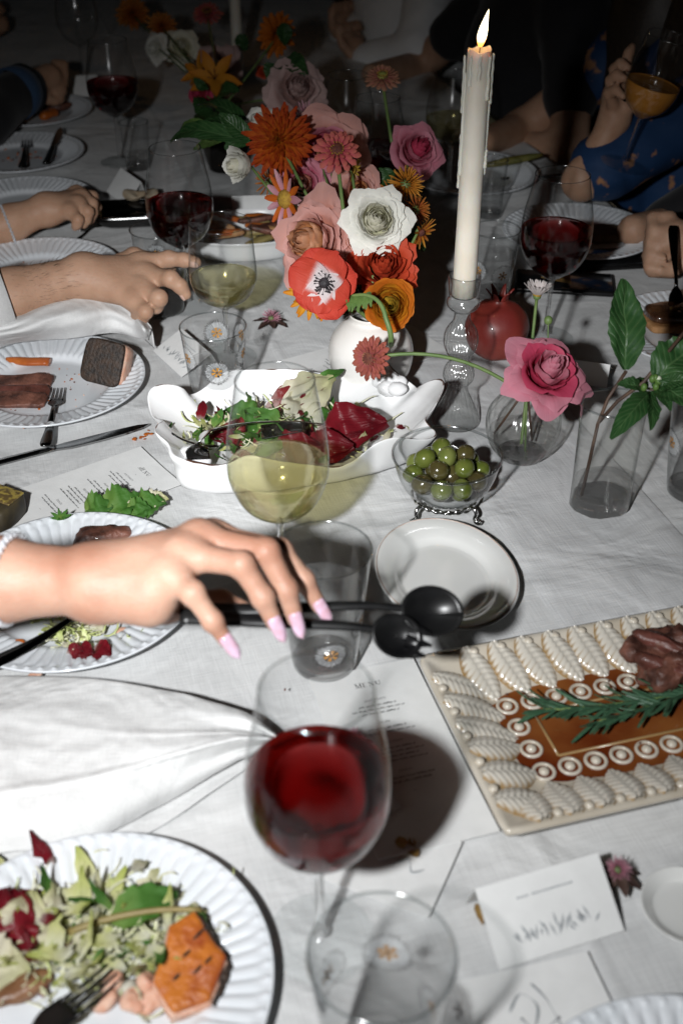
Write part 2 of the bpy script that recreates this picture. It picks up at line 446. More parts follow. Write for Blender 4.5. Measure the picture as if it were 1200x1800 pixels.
def leaf_mat(name, c1, c2, rib, rough=.42):
    m, t, b = nodes_of(name); L = t.links
    b.inputs['Roughness'].default_value = rough; b.inputs['Specular IOR Level'].default_value = .35
    uv = t.nodes.new('ShaderNodeUVMap'); sp = t.nodes.new('ShaderNodeSeparateXYZ'); L.new(uv.outputs[0], sp.inputs[0])
    def mth(op, a, b_=None):
        n = t.nodes.new('ShaderNodeMath'); n.operation = op
        for i, q in enumerate((a, b_)):
            if q is None: continue
            if isinstance(q, (int, float)): n.inputs[i].default_value = q
            else: L.new(q, n.inputs[i])
        return n.outputs[0]
    ax = mth('ABSOLUTE', mth('SUBTRACT', sp.outputs['X'], .5))
    ph = mth('SUBTRACT', mth('MULTIPLY', sp.outputs['Y'], 9.0), mth('MULTIPLY', ax, 5.0))
    vein = mth('POWER', mth('ABSOLUTE', mth('SINE', mth('MULTIPLY', ph, PI))), .35)
    ribm = mth('MINIMUM', mth('MULTIPLY', ax, 22.0), 1.0)
    h = mth('MULTIPLY', vein, ribm)
    tc = t.nodes.new('ShaderNodeTexCoord'); n = t.nodes.new('ShaderNodeTexNoise'); n.inputs['Scale'].default_value = 60; n.inputs['Detail'].default_value = 5; L.new(tc.outputs['Object'], n.inputs['Vector'])
    r = t.nodes.new('ShaderNodeValToRGB'); r.color_ramp.elements[0].position = .3; r.color_ramp.elements[1].position = .7; r.color_ramp.elements[0].color = c4(c1); r.color_ramp.elements[1].color = c4(c2); L.new(n.outputs['Fac'], r.inputs['Fac'])
    mx = t.nodes.new('ShaderNodeMix'); mx.data_type = 'RGBA'; mx.inputs['A'].default_value = c4(rib); L.new(h, mx.inputs['Factor']); L.new(r.outputs[0], mx.inputs['B']); L.new(mx.outputs['Result'], b.inputs['Base Color'])
    bp = t.nodes.new('ShaderNodeBump'); bp.inputs['Strength'].default_value = .6; bp.inputs['Distance'].default_value = .0012; L.new(mth('ADD', h, n.outputs['Fac']), bp.inputs['Height']); L.new(bp.outputs[0], b.inputs['Normal'])
    tr = t.nodes.new('ShaderNodeBsdfTranslucent'); L.new(mx.outputs['Result'], tr.inputs[0]); ms = t.nodes.new('ShaderNodeMixShader'); ms.inputs[0].default_value = .15
    L.new(b.outputs[0], ms.inputs[1]); L.new(tr.outputs[0], ms.inputs[2]); L.new(ms.outputs[0], t.nodes['Material Output'].inputs['Surface'])
    MATS[name] = m; return m
m_leaf_old = mat('leaf_green_plain', (.035, .105, .025), .42, (.06, .16, .04), 50, bump=.3, bs=150)
m_leaf = leaf_mat('leaf_green', (.014, .055, .014), (.035, .095, .028), (.07, .14, .05))
m_leaf2 = leaf_mat('leaf_bright', (.07, .15, .03), (.12, .21, .05), (.2, .28, .1))
m_wood_stem = mat('dark_twig', (.05, .03, .022), .6, (.09, .05, .03), 80)
# ------------------------------------------------------------------ ground, table, cloth
m_ground = mat('night_lawn', (.03, .035, .02), .95, (.05, .045, .03), 6, bump=.6, bs=60)
V, Fc, U = g_grid(lambda u, v: ((u - .5) * 400, (v - .5) * 400, -.76 + .02 * nz(u * 40, v * 40)), 60, 60)
g = obj('ground', mesh('ground', V, Fc, m_ground)); g['kind'] = 'structure'

TANG = R_(16)                       # the table runs away from the camera and a little to the left
TDIR = Vector((-math.sin(TANG), math.cos(TANG), 0)); TRIGHT = Vector((math.cos(TANG), math.sin(TANG), 0))
TORG = Vector((.09, 1.33, 0)); TW = 1.12
def T(s, t, z=0): return TORG + TRIGHT * s + TDIR * t + Vector((0, 0, z))
tb = thing('dining_table', 'long dining table hidden under the white tablecloth', 'table', TORG, TANG)
m_wood = mat('table_wood', (.20, .12, .07), .6, (.28, .17, .10), 12)
MB().add(*g_box(TW - .012, 4.2, .04, (0, .9, -.026))).obj('tabletop', m_wood, tb, False)
for sx in (-.47, .47):
    for sy in (-1.05, .9, 2.85):
        MB().add(*g_box(.07, .07, .71, (sx, sy, -.402))).obj('leg', m_wood, tb, False)
# tablecloth: top with faint creases, folded over the edges and hanging in soft waves
def cloth(u, v):
    t = -1.22 + 4.24 * v
    a = (u - .5) * 2
    k = .76
    if abs(a) <= k:
        s = a / k * (TW / 2 + .003)
        z = -.0019 + .0012 * fbm((s * 5, t * 5, 1), 1.0) + .0006 * math.sin(t * 31 + 3 * nz(s * 3, t)) * max(0, nz(s * 2.2, t * 1.3, 7))
        for cx, ww in ((-.14, .004), (.235, .004)):
            z += .0020 * math.exp(-((s - cx) / ww) ** 2)
        for cy_, ww in ((-.62, .004), (-.28, .004), (.05, .004), (.40, .004), (.72, .004)):
            z += .0020 * math.exp(-((t - cy_) / ww) ** 2)
        z = min(z, 0)
        return (s, t, z)
    d = (abs(a) - k) / (1 - k)
    w = math.sin(t * 13 + 2 * nz(t * 1.5, a)) * .022 * d
    return (math.copysign(TW / 2 + .004 + .012 * min(1, d * 6) + w + .01 * d, a), t, -.004 - .36 * d)
V, Fc, U = g_grid(cloth, 300, 640)
o = obj('tablecloth', mesh('tablecloth', V, Fc, m_linen, True, U), None, TORG, (0, 0, TANG))
tag(o, 'long white linen tablecloth covering the whole table', 'tablecloth')
# runner down the middle
e0 = P(845, 905); 
def runner(u, v):
    s = -.014 + u * .188; t = -.95 + v * 3.6
    z = .0022 + .0008 * fbm((s * 9, t * 7, 3), 1) + .0012 * max(0, math.sin(t * 17 + 4 * nz(s * 4, t * 2))) * max(0, nz(s * 3, t * 2, 5))
    ed = min(u, 1 - u)
    if ed < .06: z -= .0016 * (1 - ed / .06)
    return (s, t, z)
V, Fc, U = g_grid(runner, 50, 300)
o = obj('table_runner', mesh('table_runner', V, Fc, m_runner, True, U), None, TORG, (0, 0, TANG))
tag(o, 'pale linen runner lying down the middle of the table', 'runner')
# ------------------------------------------------------------------ fluted plates
PLATE_D = .25
def plate_mesh(name, D, nf=62):
    R = D / 2; n = nf * 8
    rad = [0.0, .2, .4, .52, .57, .60, .625, .65, .69, .73, .77, .81, .85, .88, .905, .925, .945, .96, .975, .99, 1.0]
    def prof(r):
        if r < .57: return .0045
        if r < .65: return .0045 + .006 * ((r - .57) / .08) ** 1.5
        return .0105 + .0105 * ((r - .65) / .35) ** 1.15
    V = []; Fc = []; U = []
    for r in rad:
        for i in range(n):
            a = 2 * PI * i / n
            z = prof(r)
            w = max(0, min(1, (r - .62) / .06)) * max(0, min(1, (.93 - r) / .03))
            ph = nf * a + 3.0 * (r - .65)
            z += w * .0025 * (abs(math.cos(ph / 2)) ** .8 - .6)
            bd = max(0, 1 - ((r - .962) / .022) ** 2)
            z += .0022 * bd * max(0, math.sin(nf * a + .9)) ** .8
            V.append((R * r * math.cos(a), R * r * math.sin(a), z)); U.append((i / n, r))
    for r, z in ((1.0, .0185), (.9, .014), (.7, .006), (.6, .0012), (.0, .0012)):
        for i in range(n):
            a = 2 * PI * i / n; V.append((R * r * math.cos(a), R * r * math.sin(a), z)); U.append((i / n, r))
    m = len(rad) + 5
    for j in range(m - 1):
        for i in range(n): Fc.append((j * n + i, j * n + (i + 1) % n, (j + 1) * n + (i + 1) % n, (j + 1) * n + i))
    return mesh(name, V, Fc, m_plate, True, U)
ME_PLATE = plate_mesh('dinner_plate', PLATE_D)
def plate(x, ytop, label, D=PLATE_D, rz=0.0):
    c = P(x, ytop, .02); c = Vector((c.x, c.y - D / 2, .0008))
    o = obj('dinner_plate', ME_PLATE, None, c, (0, 0, rz), D / PLATE_D)
    tag(o, label, 'plate', 'fluted dinner plates')
    return c
PL_A = plate(208, 1465, 'fluted white plate with frisee salad and orange salmon in the near corner', rz=.3)
PL_B = plate(165, 902, 'fluted white plate of salad scraps under the outstretched fair arm', rz=.1)
PL_C = plate(116, 588, 'fluted white plate carrying black-skinned salmon, carrot and sliced meat', rz=.2)
PL_D = plate(95, 418, 'nearly empty fluted plate behind the hairy forearm', rz=.5)
PL_E = plate(67, 310, 'fluted plate under the hand that wears a sparkling bracelet', rz=.9)
PL_F = plate(58, 232, 'dim fluted plate with dark fork and knife laid across it', rz=.4)
PL_G = plate(80, 163, 'farthest fluted plate with food beside the blue cuff', rz=.7)
PL_H = plate(995, 357, 'fluted plate with brown bread behind the right red wine glass', rz=.6)
PL_I = plate(1194, 511, 'fluted plate with dark toast at the right edge behind the leaves', rz=.25)
PL_J = plate(1165, 1750, 'fluted plate whose beaded rim peeks in at the bottom right corner', rz=.05)
PL_K = plate(815, 264, 'dim fluted plate half hidden behind the lit candle', rz=.15)

# small oval side plate
def oval_plate():
    prof = [(0, .004), (.55, .004), (.66, .0055), (.74, .010), (.86, .0145), (.97, .0165), (1, .016), (.985, .0135), (.8, .008), (.6, .001), (0, .001)]
    prof = smooth_prof(prof, 3)
    V, Fc, U = g_lathe(prof, 72)
    V = [(x * .070, y * .092, z) for x, y, z in V]
    c = P(783, 1012, .01)
    t = thing('side_plate', 'plain ivory oval side plate below the olive bowl', 'plate', (c.x, c.y, .0012), R_(12))
    obj('plate_body', mesh('plate_body', V, Fc, m_side, True, U), t)
    m_rimline = mat('brown_rim_line', (.42, .27, .2), .4, (.6, .5, .45), 90)
    V, Fc, U = g_tube([(math.cos(a) * .0683, math.sin(a) * .0897, .0166) for a in np.linspace(0, 2 * PI, 90)], .0005, 6, False)
    obj('rim_line', mesh('rim_line', V, Fc, m_rimline), t)
oval_plate()

# ------------------------------------------------------------------ wine glasses
def wine_glass(px, py, label, H=.242, rim=.035, bowl=.047, fill=.165, wine=None, foot=.037, loc=None, rot=None, name='wine_glass', group='stemmed wine glasses', wname='wine'):
    c = P(px, py) if loc is None else Vector(loc)
    if loc is None: c.z = .0015
    t = thing(name, label, 'wine glass', c, random.random() * 6, group, rot=rot)
    zb = H * .385; zm = H * .64
    pts = [(.0038, zb - .006), (.006, zb - .001), (.016, zb + .006), (bowl * .74, zb + (zm - zb) * .36), (bowl * .96, zb + (zm - zb) * .75), (bowl, zm + .004),
           (bowl * .965, zm + (H - zm) * .35), (bowl + (rim - bowl) * .62, zm + (H - zm) * .7), (rim, H)]
    prof = smooth_prof(pts, 6)
    obj('bowl', mesh('bowl', *g_lathe(prof, 64)[:2], m_wine_glass), t)
    obj('rim', mesh('rim', *g_tube([(rim * math.cos(a), rim * math.sin(a), H) for a in np.linspace(0, 2 * PI, 65)], .0007, 8, False)[:2], m_rim), t)
    st = smooth_prof([(.0, zb + .004), (.0036, zb - .004), (.0034, zb - .02), (.0032, H * .2), (.0034, H * .08), (.0048, .0115), (.0055, .0085), (0, .0080)], 4)
    obj('stem', mesh('stem', *g_lathe([(max(r, 0), z) for r, z in st], 40)[:2], m_solid), t)
    ft = smooth_prof([(.0058, .0082), (.012, .0048), (foot * .8, .0022), (foot, .0014), (foot, .0006), (foot * .6, .0004), (.002, .0004)], 4)
    obj('foot', mesh('foot', *g_lathe(ft, 56)[:2], m_foot), t)
    if wine is not None:
        W_ = [(max(r - .0007, .0), z) for r, z in prof if z < fill and z > zb - .001]
        rt = W_[-1][0]
        W_ = [(0, zb - .0005)] + W_ + [(rt + .0001, fill + .0012), (rt - .0007, fill + .0004), (rt - .0018, fill - .0003), (rt - .0040, fill - .0007), (0, fill - .0008)]
        obj(wname, mesh(wname, *g_lathe(W_, 64)[:2], wine), t)
    return t
G_RED = wine_glass(563, 1652, 'big glass of red wine in the blurred foreground', fill=.166, wine=m_red)
wine_glass(497, 1050, 'glass of white wine in front of the ruffled salad dish', fill=.153, wine=m_white)
wine_glass(401, 630, 'shorter glass of white wine that the pointing finger touches', H=.19, rim=.0395, bowl=.044, fill=.116, wine=m_white)
wine_glass(330, 538, 'glass of dark red wine behind the pointing hand', H=.232, fill=.155, wine=m_red)
wine_glass(957, 596, 'glass of dark red wine above the white daisy', H=.232, fill=.158, wine=m_red)
wine_glass(212, 286, 'far dim glass of red wine beside the small juice glass', H=.225, fill=.15, wine=m_red)
wine_glass(150, 150, 'far empty wine glass behind the blue cuff', H=.225)
wine_glass(610, 345, 'dark empty wine glass behind the orange dahlia and pink zinnia', H=.21)
wine_glass(660, 395, 'dark wine glass deep behind the pink rose', H=.21, fill=.13, wine=m_red)
wine_glass(788, 330, 'dim glass with pale wine left of the candle in the dark', H=.2, fill=.125, wine=m_white)

# ------------------------------------------------------------------ tumblers with printed daisies
m_dpetal = mat('daisy_print_white', (.70, .72, .74), .6, (.6, .62, .64), 200)
m_dora = mat('daisy_print_amber', (.50, .24, .05), .5, (.36, .17, .03), 200)
def tumbler(px, py, label, H=.131, rt=.042, rb=.029, fill=.075, daisies=((0, .07),), water=m_water, rz=0, name='tumbler', loc=None):
    c = P(px, py) if loc is None else Vector(loc); c.z = .0015
    t = thing(name, label, 'tumbler', c, rz, 'drinking tumblers')
    rr = lambda z: rb + (rt - rb) * (z / H) ** .9
    wall = [(rb * .9, .0005), (rb, .003)] + [(rr(z), z) for z in np.linspace(.008, H, 14)]
    th = .0006
    obj('wall', mesh('wall', *g_lathe(wall, 72)[:2], m_tumbler), t)
    obj('rim', mesh('rim', *g_tube([(rt * math.cos(a), rt * math.sin(a), H) for a in np.linspace(0, 2 * PI, 65)], .0010, 8, False)[:2], m_rim), t)
    bs = [(0, .0006), (rb * .80, .0006), (rb * .93, .0016), (rb - .001, .004), (rr(.011) - .0009, .0090), (rr(.011) - .003, .0105), (rb * .6, .0118), (0, .0122)]
    obj('glass_base', mesh('glass_base', *g_lathe(smooth_prof(bs, 3), 56)[:2], m_solid), t)
    if fill:
        wt = [(0, .0126), (rr(.012) - .005, .0126)] + [(rr(z) - th * .8, z) for z in np.linspace(.0135, fill, 8)] + [(rr(fill) - th * .9, fill + .0010), (rr(fill) - th - .0006, fill + .0001), (rr(fill) - th - .0022, fill - .0005), (0, fill - .0006)]
        obj('water', mesh('water', *g_lathe(wt, 64)[:2], water), t)
    for a0, zc in daisies:
        b = MB(); rd = .0165; mats = []
        def on(x, y):
            z = zc + y; r = rr(max(z, .001)) + .0004; a = a0 + x / r
            return (r * math.cos(a), r * math.sin(a), z)
        me_f = []
        def stroke(a, r0, r1, w0, w1, mi):
            ca, sa = math.cos(a), math.sin(a); n0 = len(b.V)
            q = [(r0 * ca - w0 * sa, r0 * sa + w0 * ca), (r0 * ca + w0 * sa, r0 * sa - w0 * ca), (r1 * ca + w1 * sa, r1 * sa - w1 * ca), (r1 * ca - w1 * sa, r1 * sa + w1 * ca)]
            b.add([on(*p) for p in q], [(0, 1, 2, 3)]); me_f.append(mi)
        for k in range(46):
            a = 2 * PI * k / 46 + random.uniform(-.03, .03)
            stroke(a, rd * .42, rd * random.uniform(.78, .88), .00010, .00026, 1)
            stroke(a + .05, rd * random.uniform(.80, .9), rd * random.uniform(.98, 1.08), .0002, .0004, 0)
        for k in range(6): stroke(2 * PI * k / 6 + .3, .0008, rd * .40, .0005, .0019, 2)
        for k in range(6): stroke(2 * PI * k / 6 + .8, 0, .0016, .0006, .0008, 0)
        me = b.mesh('daisy_print', [m_ink, m_dpetal, m_dora], False)
        me.polygons.foreach_set('material_index', me_f)
        dp = obj('daisy_print', me, t); dp['kind'] = 'stuff'
    return t
dz = lambda h: [(-PI / 2 + .15, h * .56), (-PI / 2 + 1.35, h * .62), (-PI / 2 - 1.1, h * .6), (PI / 2 + .3, h * .58), (PI / 2 - .9, h * .6)]
tumbler(0, 0, 'daisy tumbler of water at the bottom of the picture, nearest of all', fill=.07, daisies=[(-PI / 2 + 1.9, .055), (-PI / 2 + .55, .09), (-PI / 2 - .7, .06), (PI / 2 - .15, .078), (PI / 2 + 1.0, .08)], loc=P(664, 1897), rt=.0435)
tumbler(570, 1168, 'daisy tumbler of water under the salad servers', fill=.088, daisies=[(-PI / 2 + .2, .038), (-PI / 2 - 1.5, .1), (-PI / 2 + 1.2, .062), (PI / 2 + .5, .07)])
tumbler(384, 718, 'daisy tumbler standing behind the left end of the ruffled dish', H=.112, rt=.040, rb=.029, fill=.062, daisies=[(-PI / 2 + .15, .068), (-PI / 2 - .95, .080), (-PI / 2 + 1.3, .082), (PI / 2, .085), (PI / 2 - 1, .09)])
tumbler(290, 548, 'daisy tumbler held in the hairy hand', H=.125, rt=.0385, rb=.028, fill=.04, daisies=dz(.125))
tumbler(862, 523, 'short daisy tumbler of water behind the pomegranate', H=.105, rt=.035, rb=.027, fill=.068, daisies=[(-PI / 2 + .35, .045), (-PI / 2 - .9, .05)])
tumbler(1216, 868, 'daisy tumbler cut off by the right edge beside the leafy twig', fill=.06, daisies=[(-PI / 2 - .35, .06), (-PI / 2 - 1.4, .07), (PI / 2, .07)])
tumbler(243, 298, 'small dim juice glass far on the left', H=.088, rt=.027, rb=.022, fill=.03, daisies=[])
tumbler(858, 382, 'small dim water glass right beside the candle', H=.1, rt=.026, rb=.021, fill=.06, daisies=[])

# ------------------------------------------------------------------ cutlery
def fork(label, loc, rz, L=.19, m=m_black, tilt=0, rot=None, s=1.0):
    t = thing('fork', label, 'fork', loc, rz, 'forks', rot=rot)
    if rot is None: t.rotation_euler = (tilt, 0, rz)
    k = L / .19 * s
    def pz(y):
        return .002 + .008 * math.exp(-((y - .105) / .035) ** 2) + .003 * max(0, (y - .15) / .04) ** 2
    ys = np.linspace(0, .118, 16)
    def wd(y): return .0085 if y < .02 else .0085 - (.0085 - .003) * min(1, (y - .02) / .075)
    V, Fc, U = g_tube([(0, y * k, pz(y) * k) for y in ys], [(wd(y) * k * (.75 if i == 0 else 1), .0014 * k) for i, y in enumerate(ys)], 12, up=(0, 0, 1))
    obj('handle', mesh('handle', V, Fc, m), t)
    ys = np.linspace(.116, .150, 8)
    V, Fc, U = g_tube([(0, y * k, pz(y) * k) for y in ys], [((.003 + .009 * math.sin(min(1, (y - .116) / .022) * PI / 2)) * k, .0011 * k) for y in ys], 12, up=(0, 0, 1))
    obj('head', mesh('head', V, Fc, m), t)
    for i in range(4):
        x = (-.0092 + i * .00613)
        ys = np.linspace(.147, .191, 6)
        V, Fc, U = g_tube([((x * (1 - .06 * j / 5)) * k, y * k, pz(y) * k) for j, y in enumerate(ys)], [((.0020 - .0011 * j / 5) * k, .001 * k) for j in range(6)], 8, up=(0, 0, 1))
        obj('tine', mesh('tine', V, Fc, m), t)
    return t
def knife(label, loc, rz, L=.225, m=m_steel, rot=None):
    t = thing('table_knife', label, 'knife', loc, rz, 'table knives', rot=rot)
    ys = np.linspace(0, .105, 12)
    V, Fc, U = g_tube([(0, y, .0035) for y in ys], [(.0075 - .002 * j / 11, .0028) for j in range(12)], 12, up=(0, 0, 1))
    obj('handle', mesh('handle', V, Fc, m), t)
    out = [(.0045, .103), (.009, .125), (.0095, .16), (.0085, .19), (.005, .215), (0, L), (-.004, .21), (-.0055, .18), (-.0055, .12), (-.0045, .103)]
    V = [(x, y, .0022) for x, y in out] + [(x, y, .0042) for x, y in out]; n = len(out)
    Fc = [tuple(range(n - 1, -1, -1)), tuple(range(n, 2 * n))] + [(i, (i + 1) % n, n + (i + 1) % n, n + i) for i in range(n)]
    obj('blade', mesh('blade', V, Fc, m, False), t)
    return t
def aim(p, q): d = Vector(q) - Vector(p); return math.atan2(-d.x, d.y)

fk = P(83, 790, .018); fk2 = P(108, 668, .006)
fork('dark steel fork resting tines-down beside the sliced meat', P(80, 786, .018), aim(P(80, 786, .018), P(110, 665, .008)), L=.155, m=m_darksteel, tilt=R_(-4))
knife('steel table knife lying between the salmon plate and the menu card', P(-60, 832, .001), aim(P(-60, 832), P(278, 746)), m=m_steel)
fork('dark fork lying over the salad scraps below the fair arm', P(-30, 1178, .021), aim(P(-30, 1178), P(185, 1062)), L=.19, m=m_darksteel, tilt=R_(-3))
tp_ = P(205, 1712, .018); dr_ = (P(205, 1712, .018) - P(40, 1830, .03)); dr_.z = 0; dr_.normalize()
fork('blurred black fork reaching into the near salad plate', tp_ - dr_ * .172 + Vector((0, 0, .012)), aim((0, 0, 0), dr_), L=.17, m=m_black, tilt=R_(-4))
fork('dark fork on the table above the almost empty plate', P(120, 432, .001), aim(P(120, 432), P(170, 402)), L=.12, m=m_darksteel)
fork('dark fork across the dim plate, left of the knife', P(40, 296, .022), aim(P(40, 296), P(48, 238)), m=m_darksteel, tilt=R_(-3))
knife('dark knife across the dim plate, right of the fork', P(82, 290, .022), aim(P(82, 290), P(108, 225)), m=m_darksteel)
knife('steel knife under the wrist with the bracelet', P(40, 410, .001), aim(P(40, 410), P(170, 378)), m=m_darksteel)
knife('knife at the rim of the far right plate', P(880, 318, .001), aim(P(880, 318), P(1000, 310)), m=m_steel)

# ------------------------------------------------------------------ printed cards
def word(txt, size):
    cu = bpy.data.curves.new('word', 'FONT'); cu.body = txt; cu.size = size; cu.align_x = 'CENTER'; cu.space_character = 1.25
    ob = bpy.data.objects.new('word', cu); COL.objects.link(ob)
    dg = bpy.context.evaluated_depsgraph_get()
    me = bpy.data.meshes.new_from_object(ob.evaluated_get(dg))
    bpy.data.objects.remove(ob); me.materials.clear(); me.materials.append(m_ink)
    return me
def menu_heading():
    """MENU in spaced small serif capitals"""
    b = MB(); h = .0058
    def seg(x0, y0, x1, y1, w):
        d = Vector((x1 - x0, y1 - y0, 0)); n = Vector((-d.y, d.x, 0)).normalized() * w / 2
        p, q = Vector((x0, y0, 0)), Vector((x1, y1, 0))
        b.add([p + n, p - n, q - n, q + n], [(0, 1, 2, 3)])
    def ser(x, y, w=.0022): seg(x - w / 2, y, x + w / 2, y, .0003)
    T_, t_ = .00085, .00035
    x = -.0115                                             # M
    seg(x, 0, x, h, t_); seg(x, h, x + .0022, 0, T_); seg(x + .0022, 0, x + .0044, h, t_); seg(x + .0044, h, x + .0044, 0, T_)
    for q in ((x, 0), (x, h), (x + .0044, 0), (x + .0044, h)): ser(*q)
    x = -.0045; h2 = h * .86                               # E
    seg(x, 0, x, h2, T_); seg(x, h2, x + .0028, h2, t_); seg(x, h2 / 2, x + .002, h2 / 2, t_); seg(x, 0, x + .003, 0, t_); ser(x, 0); ser(x, h2)
    x = .0010                                              # N
    seg(x, 0, x, h2, t_); seg(x, h2, x + .0035, 0, T_); seg(x + .0035, 0, x + .0035, h2, t_); ser(x, 0); ser(x, h2); ser(x + .0035, h2)
    x = .0075                                              # U
    seg(x, h2, x, .0012, T_); seg(x, .0012, x + .0016, 0, .0005); seg(x + .0016, 0, x + .0032, .0012, .0005); seg(x + .0032, .0012, x + .0032, h2, t_); ser(x, h2); ser(x + .0032, h2)
    return b.mesh('heading', m_ink, False)
ME_HEAD = menu_heading()
ME_WORD = {w: word(w, .0034) for w in ('ANTIPASTI', 'PRIMI', 'SECONDI', 'DOLCI')}
def line_mesh(wid, seed):
    """a printed line too small to read: ink specks grouped in word lengths"""
    r = random.Random(seed); b = MB(); x = -wid / 2
    while x < wid / 2:
        wl = r.uniform(.003, .009); e = min(x + wl, wid / 2)
        while x < e:
            l = r.uniform(.0006, .001); h = r.choice((.0010, .0012, .0017)); y = 0 if r.random() < .85 else -.0005
            b.add(*g_rect(x, y, x + l, y + h)); x += l + .0003
        x += .0011
    return b.mesh('text_line', m_ink, False)
def g_rect(x0, y0, x1, y1, z=0): return [(x0, y0, z), (x1, y0, z), (x1, y1, z), (x0, y1, z)], [(0, 1, 2, 3)]
ME_LINES = [line_mesh(w, i) for i, w in enumerate((.036, .040, .044, .034, .041, .046, .030, .048))]
def card_sheet(w, h, th=.0006, curl=.0, seed=0):
    def f(u, v):
        z = curl * ((u - .5) ** 2 * 4 + (v - .5) ** 2 * 3) + .0004 * nz(u * 3 + seed, v * 3)
        return (u * w, -v * h, z)
    V, Fc, U = g_grid(f, 10, 16)
    return V, Fc, U
def menu_card(label, loc, rz, w=.10, h=.21, curl=.0012, tilt=(0, 0)):
    t = thing('menu_card', label, 'menu', loc, rz, 'printed menu cards')
    t.rotation_euler = (tilt[0], tilt[1], rz)
    V, Fc, U = card_sheet(w, h, curl=curl, seed=loc[0] * 9)
    o = obj('sheet', mesh('sheet', V, Fc, m_paper, False, U), t); mod_solid(o, .0006)
    e = .0006 + curl * .6
    obj('heading', ME_HEAD, t, (w / 2, -.024, e))
    obj('dash', mesh('dash', *g_rect(-.0014, 0, .0014, .0003), m_ink, False), t, (w / 2, -.033, e))
    y = -.043; k = 0
    for sec, n in (('ANTIPASTI', 3), ('PRIMI', 2), ('SECONDI', 4), ('DOLCI', 2)):
        obj('section_title', ME_WORD[sec], t, (w / 2, y, e)); y -= .0062
        for i in range(n):
            obj('text_line', ME_LINES[(k * 3 + i + n) % 8], t, (w / 2, y, e)); y -= .0048; k += 1
        y -= .008
    obj('dash', mesh('dash', *g_rect(-.0014, 0, .0014, .0003), m_ink, False), t, (w / 2, y + .002, e))
    return t
p = P(248, 790, .0)
menu_card('printed menu card lying beside the knife, its heading to the right', (p.x, p.y, .0016), R_(-54))
menu_card('printed menu card tucked under the relief platter by the red wine', (-.030, .783, .0022), R_(16))
p = P(590, 660)
menu_card('printed menu card lying in front of the round white flower vase', (p.x - .02, p.y - .05, .0022), R_(122))

def brush_leaf(b, x, y, a, l, w):
    d = Vector((math.cos(a), math.sin(a), 0)); n = Vector((-d.y, d.x, 0)); o_ = Vector((x, y, 0))
    b.add([o_, o_ + d * l * .5 + n * w, o_ + d * l, o_ + d * l * .5 - n * w], [(0, 1, 2, 3)])
def tent_card(label, loc, rz, w=.098, h=.055, lean=35, deco=True, sheet=m_paper):
    """folded place card: origin at the middle of the front edge on the table; leans away along +y"""
    t = thing('place_card', label, 'place card', loc, rz, 'folded place cards')
    a = R_(lean)
    def panel(u, v, back):
        yy = v * h
        z = yy * math.sin(a); y = yy * math.cos(a)
        if back: y = h * math.cos(a) + (h - yy) * .22
        bow = .0012 * math.sin(u * PI) * math.sin(v * PI)
        return ((u - .5) * w, y, z + bow)
    for nm, bk in (('front_panel', False), ('back_panel', True)):
        V, Fc, U = g_grid(lambda u, v: panel(u, v, bk), 8, 6)
        o = obj(nm, mesh(nm, V, Fc, sheet, False, U), t); mod_solid(o, .0005, 0)
    if deco:
        b = MB(); r = random.Random(int(loc[0] * 1000))
        x = -.022
        while x < .022:
            l = r.uniform(.0012, .0020); b.add(*g_rect(x, h * .72, x + l, h * .72 + .0016)); x += l + .0006
            if r.random() < .12: x += .002
        for k in range(26):
            brush_leaf(b, -.03 + .06 * k / 25 + r.uniform(-.003, .003), h * .16 + r.uniform(0, .006), r.uniform(.7, 2.4), r.uniform(.006, .012), .0011)
        M = Matrix.Translation((0, 0, .0017)) @ Matrix.Rotation(a, 4, 'X')
        me = b.mesh('brush_print', m_inkgrey, False); me.transform(M)
        o = obj('brush_print', me, t); o['kind'] = 'stuff'
    return t
q0, q1 = P(880, 1708), P(1093, 1640); c = (q0 + q1) / 2
tent_card('folded white place card with grey brushwork beside the pink flower', (c.x, c.y, .0022), math.atan2(q1.y - q0.y, q1.x - q0.x), w=.099, h=.056, lean=34)
q0, q1 = P(267, 617), P(322, 668); c = (q0 + q1) / 2
tent_card('folded place card with grey brushwork left of the daisy tumbler', (c.x, c.y, .0022), math.atan2(q1.y - q0.y, q1.x - q0.x), w=.09, h=.05, lean=26)
c = P(1010, 650); tent_card('folded place card behind the pink rose', (c.x, c.y + .01, .0045), R_(162), w=.10, h=.052, lean=32, deco=False)
c = P(205, 352); tent_card('folded card beside the bracelet hand and the flower scraps', (c.x, c.y, .0022), R_(-58), w=.09, h=.05, lean=50, deco=False)
c = P(448, 392); tent_card('folded card behind the orange daisy', (c.x, c.y, .0022), R_(5), w=.075, h=.045, lean=55, deco=False)
c = P(140, 172); tent_card('far dim place card beside the blue cuff', (c.x, c.y, .0022), R_(8), w=.085, h=.05, lean=50, deco=False)
q = P(731, 1474); tent_card('folded white card in the shadow of the red wine glass', (q.x - .048, q.y + .004, .0055), R_(32), w=.086, h=.055, lean=14, deco=False)

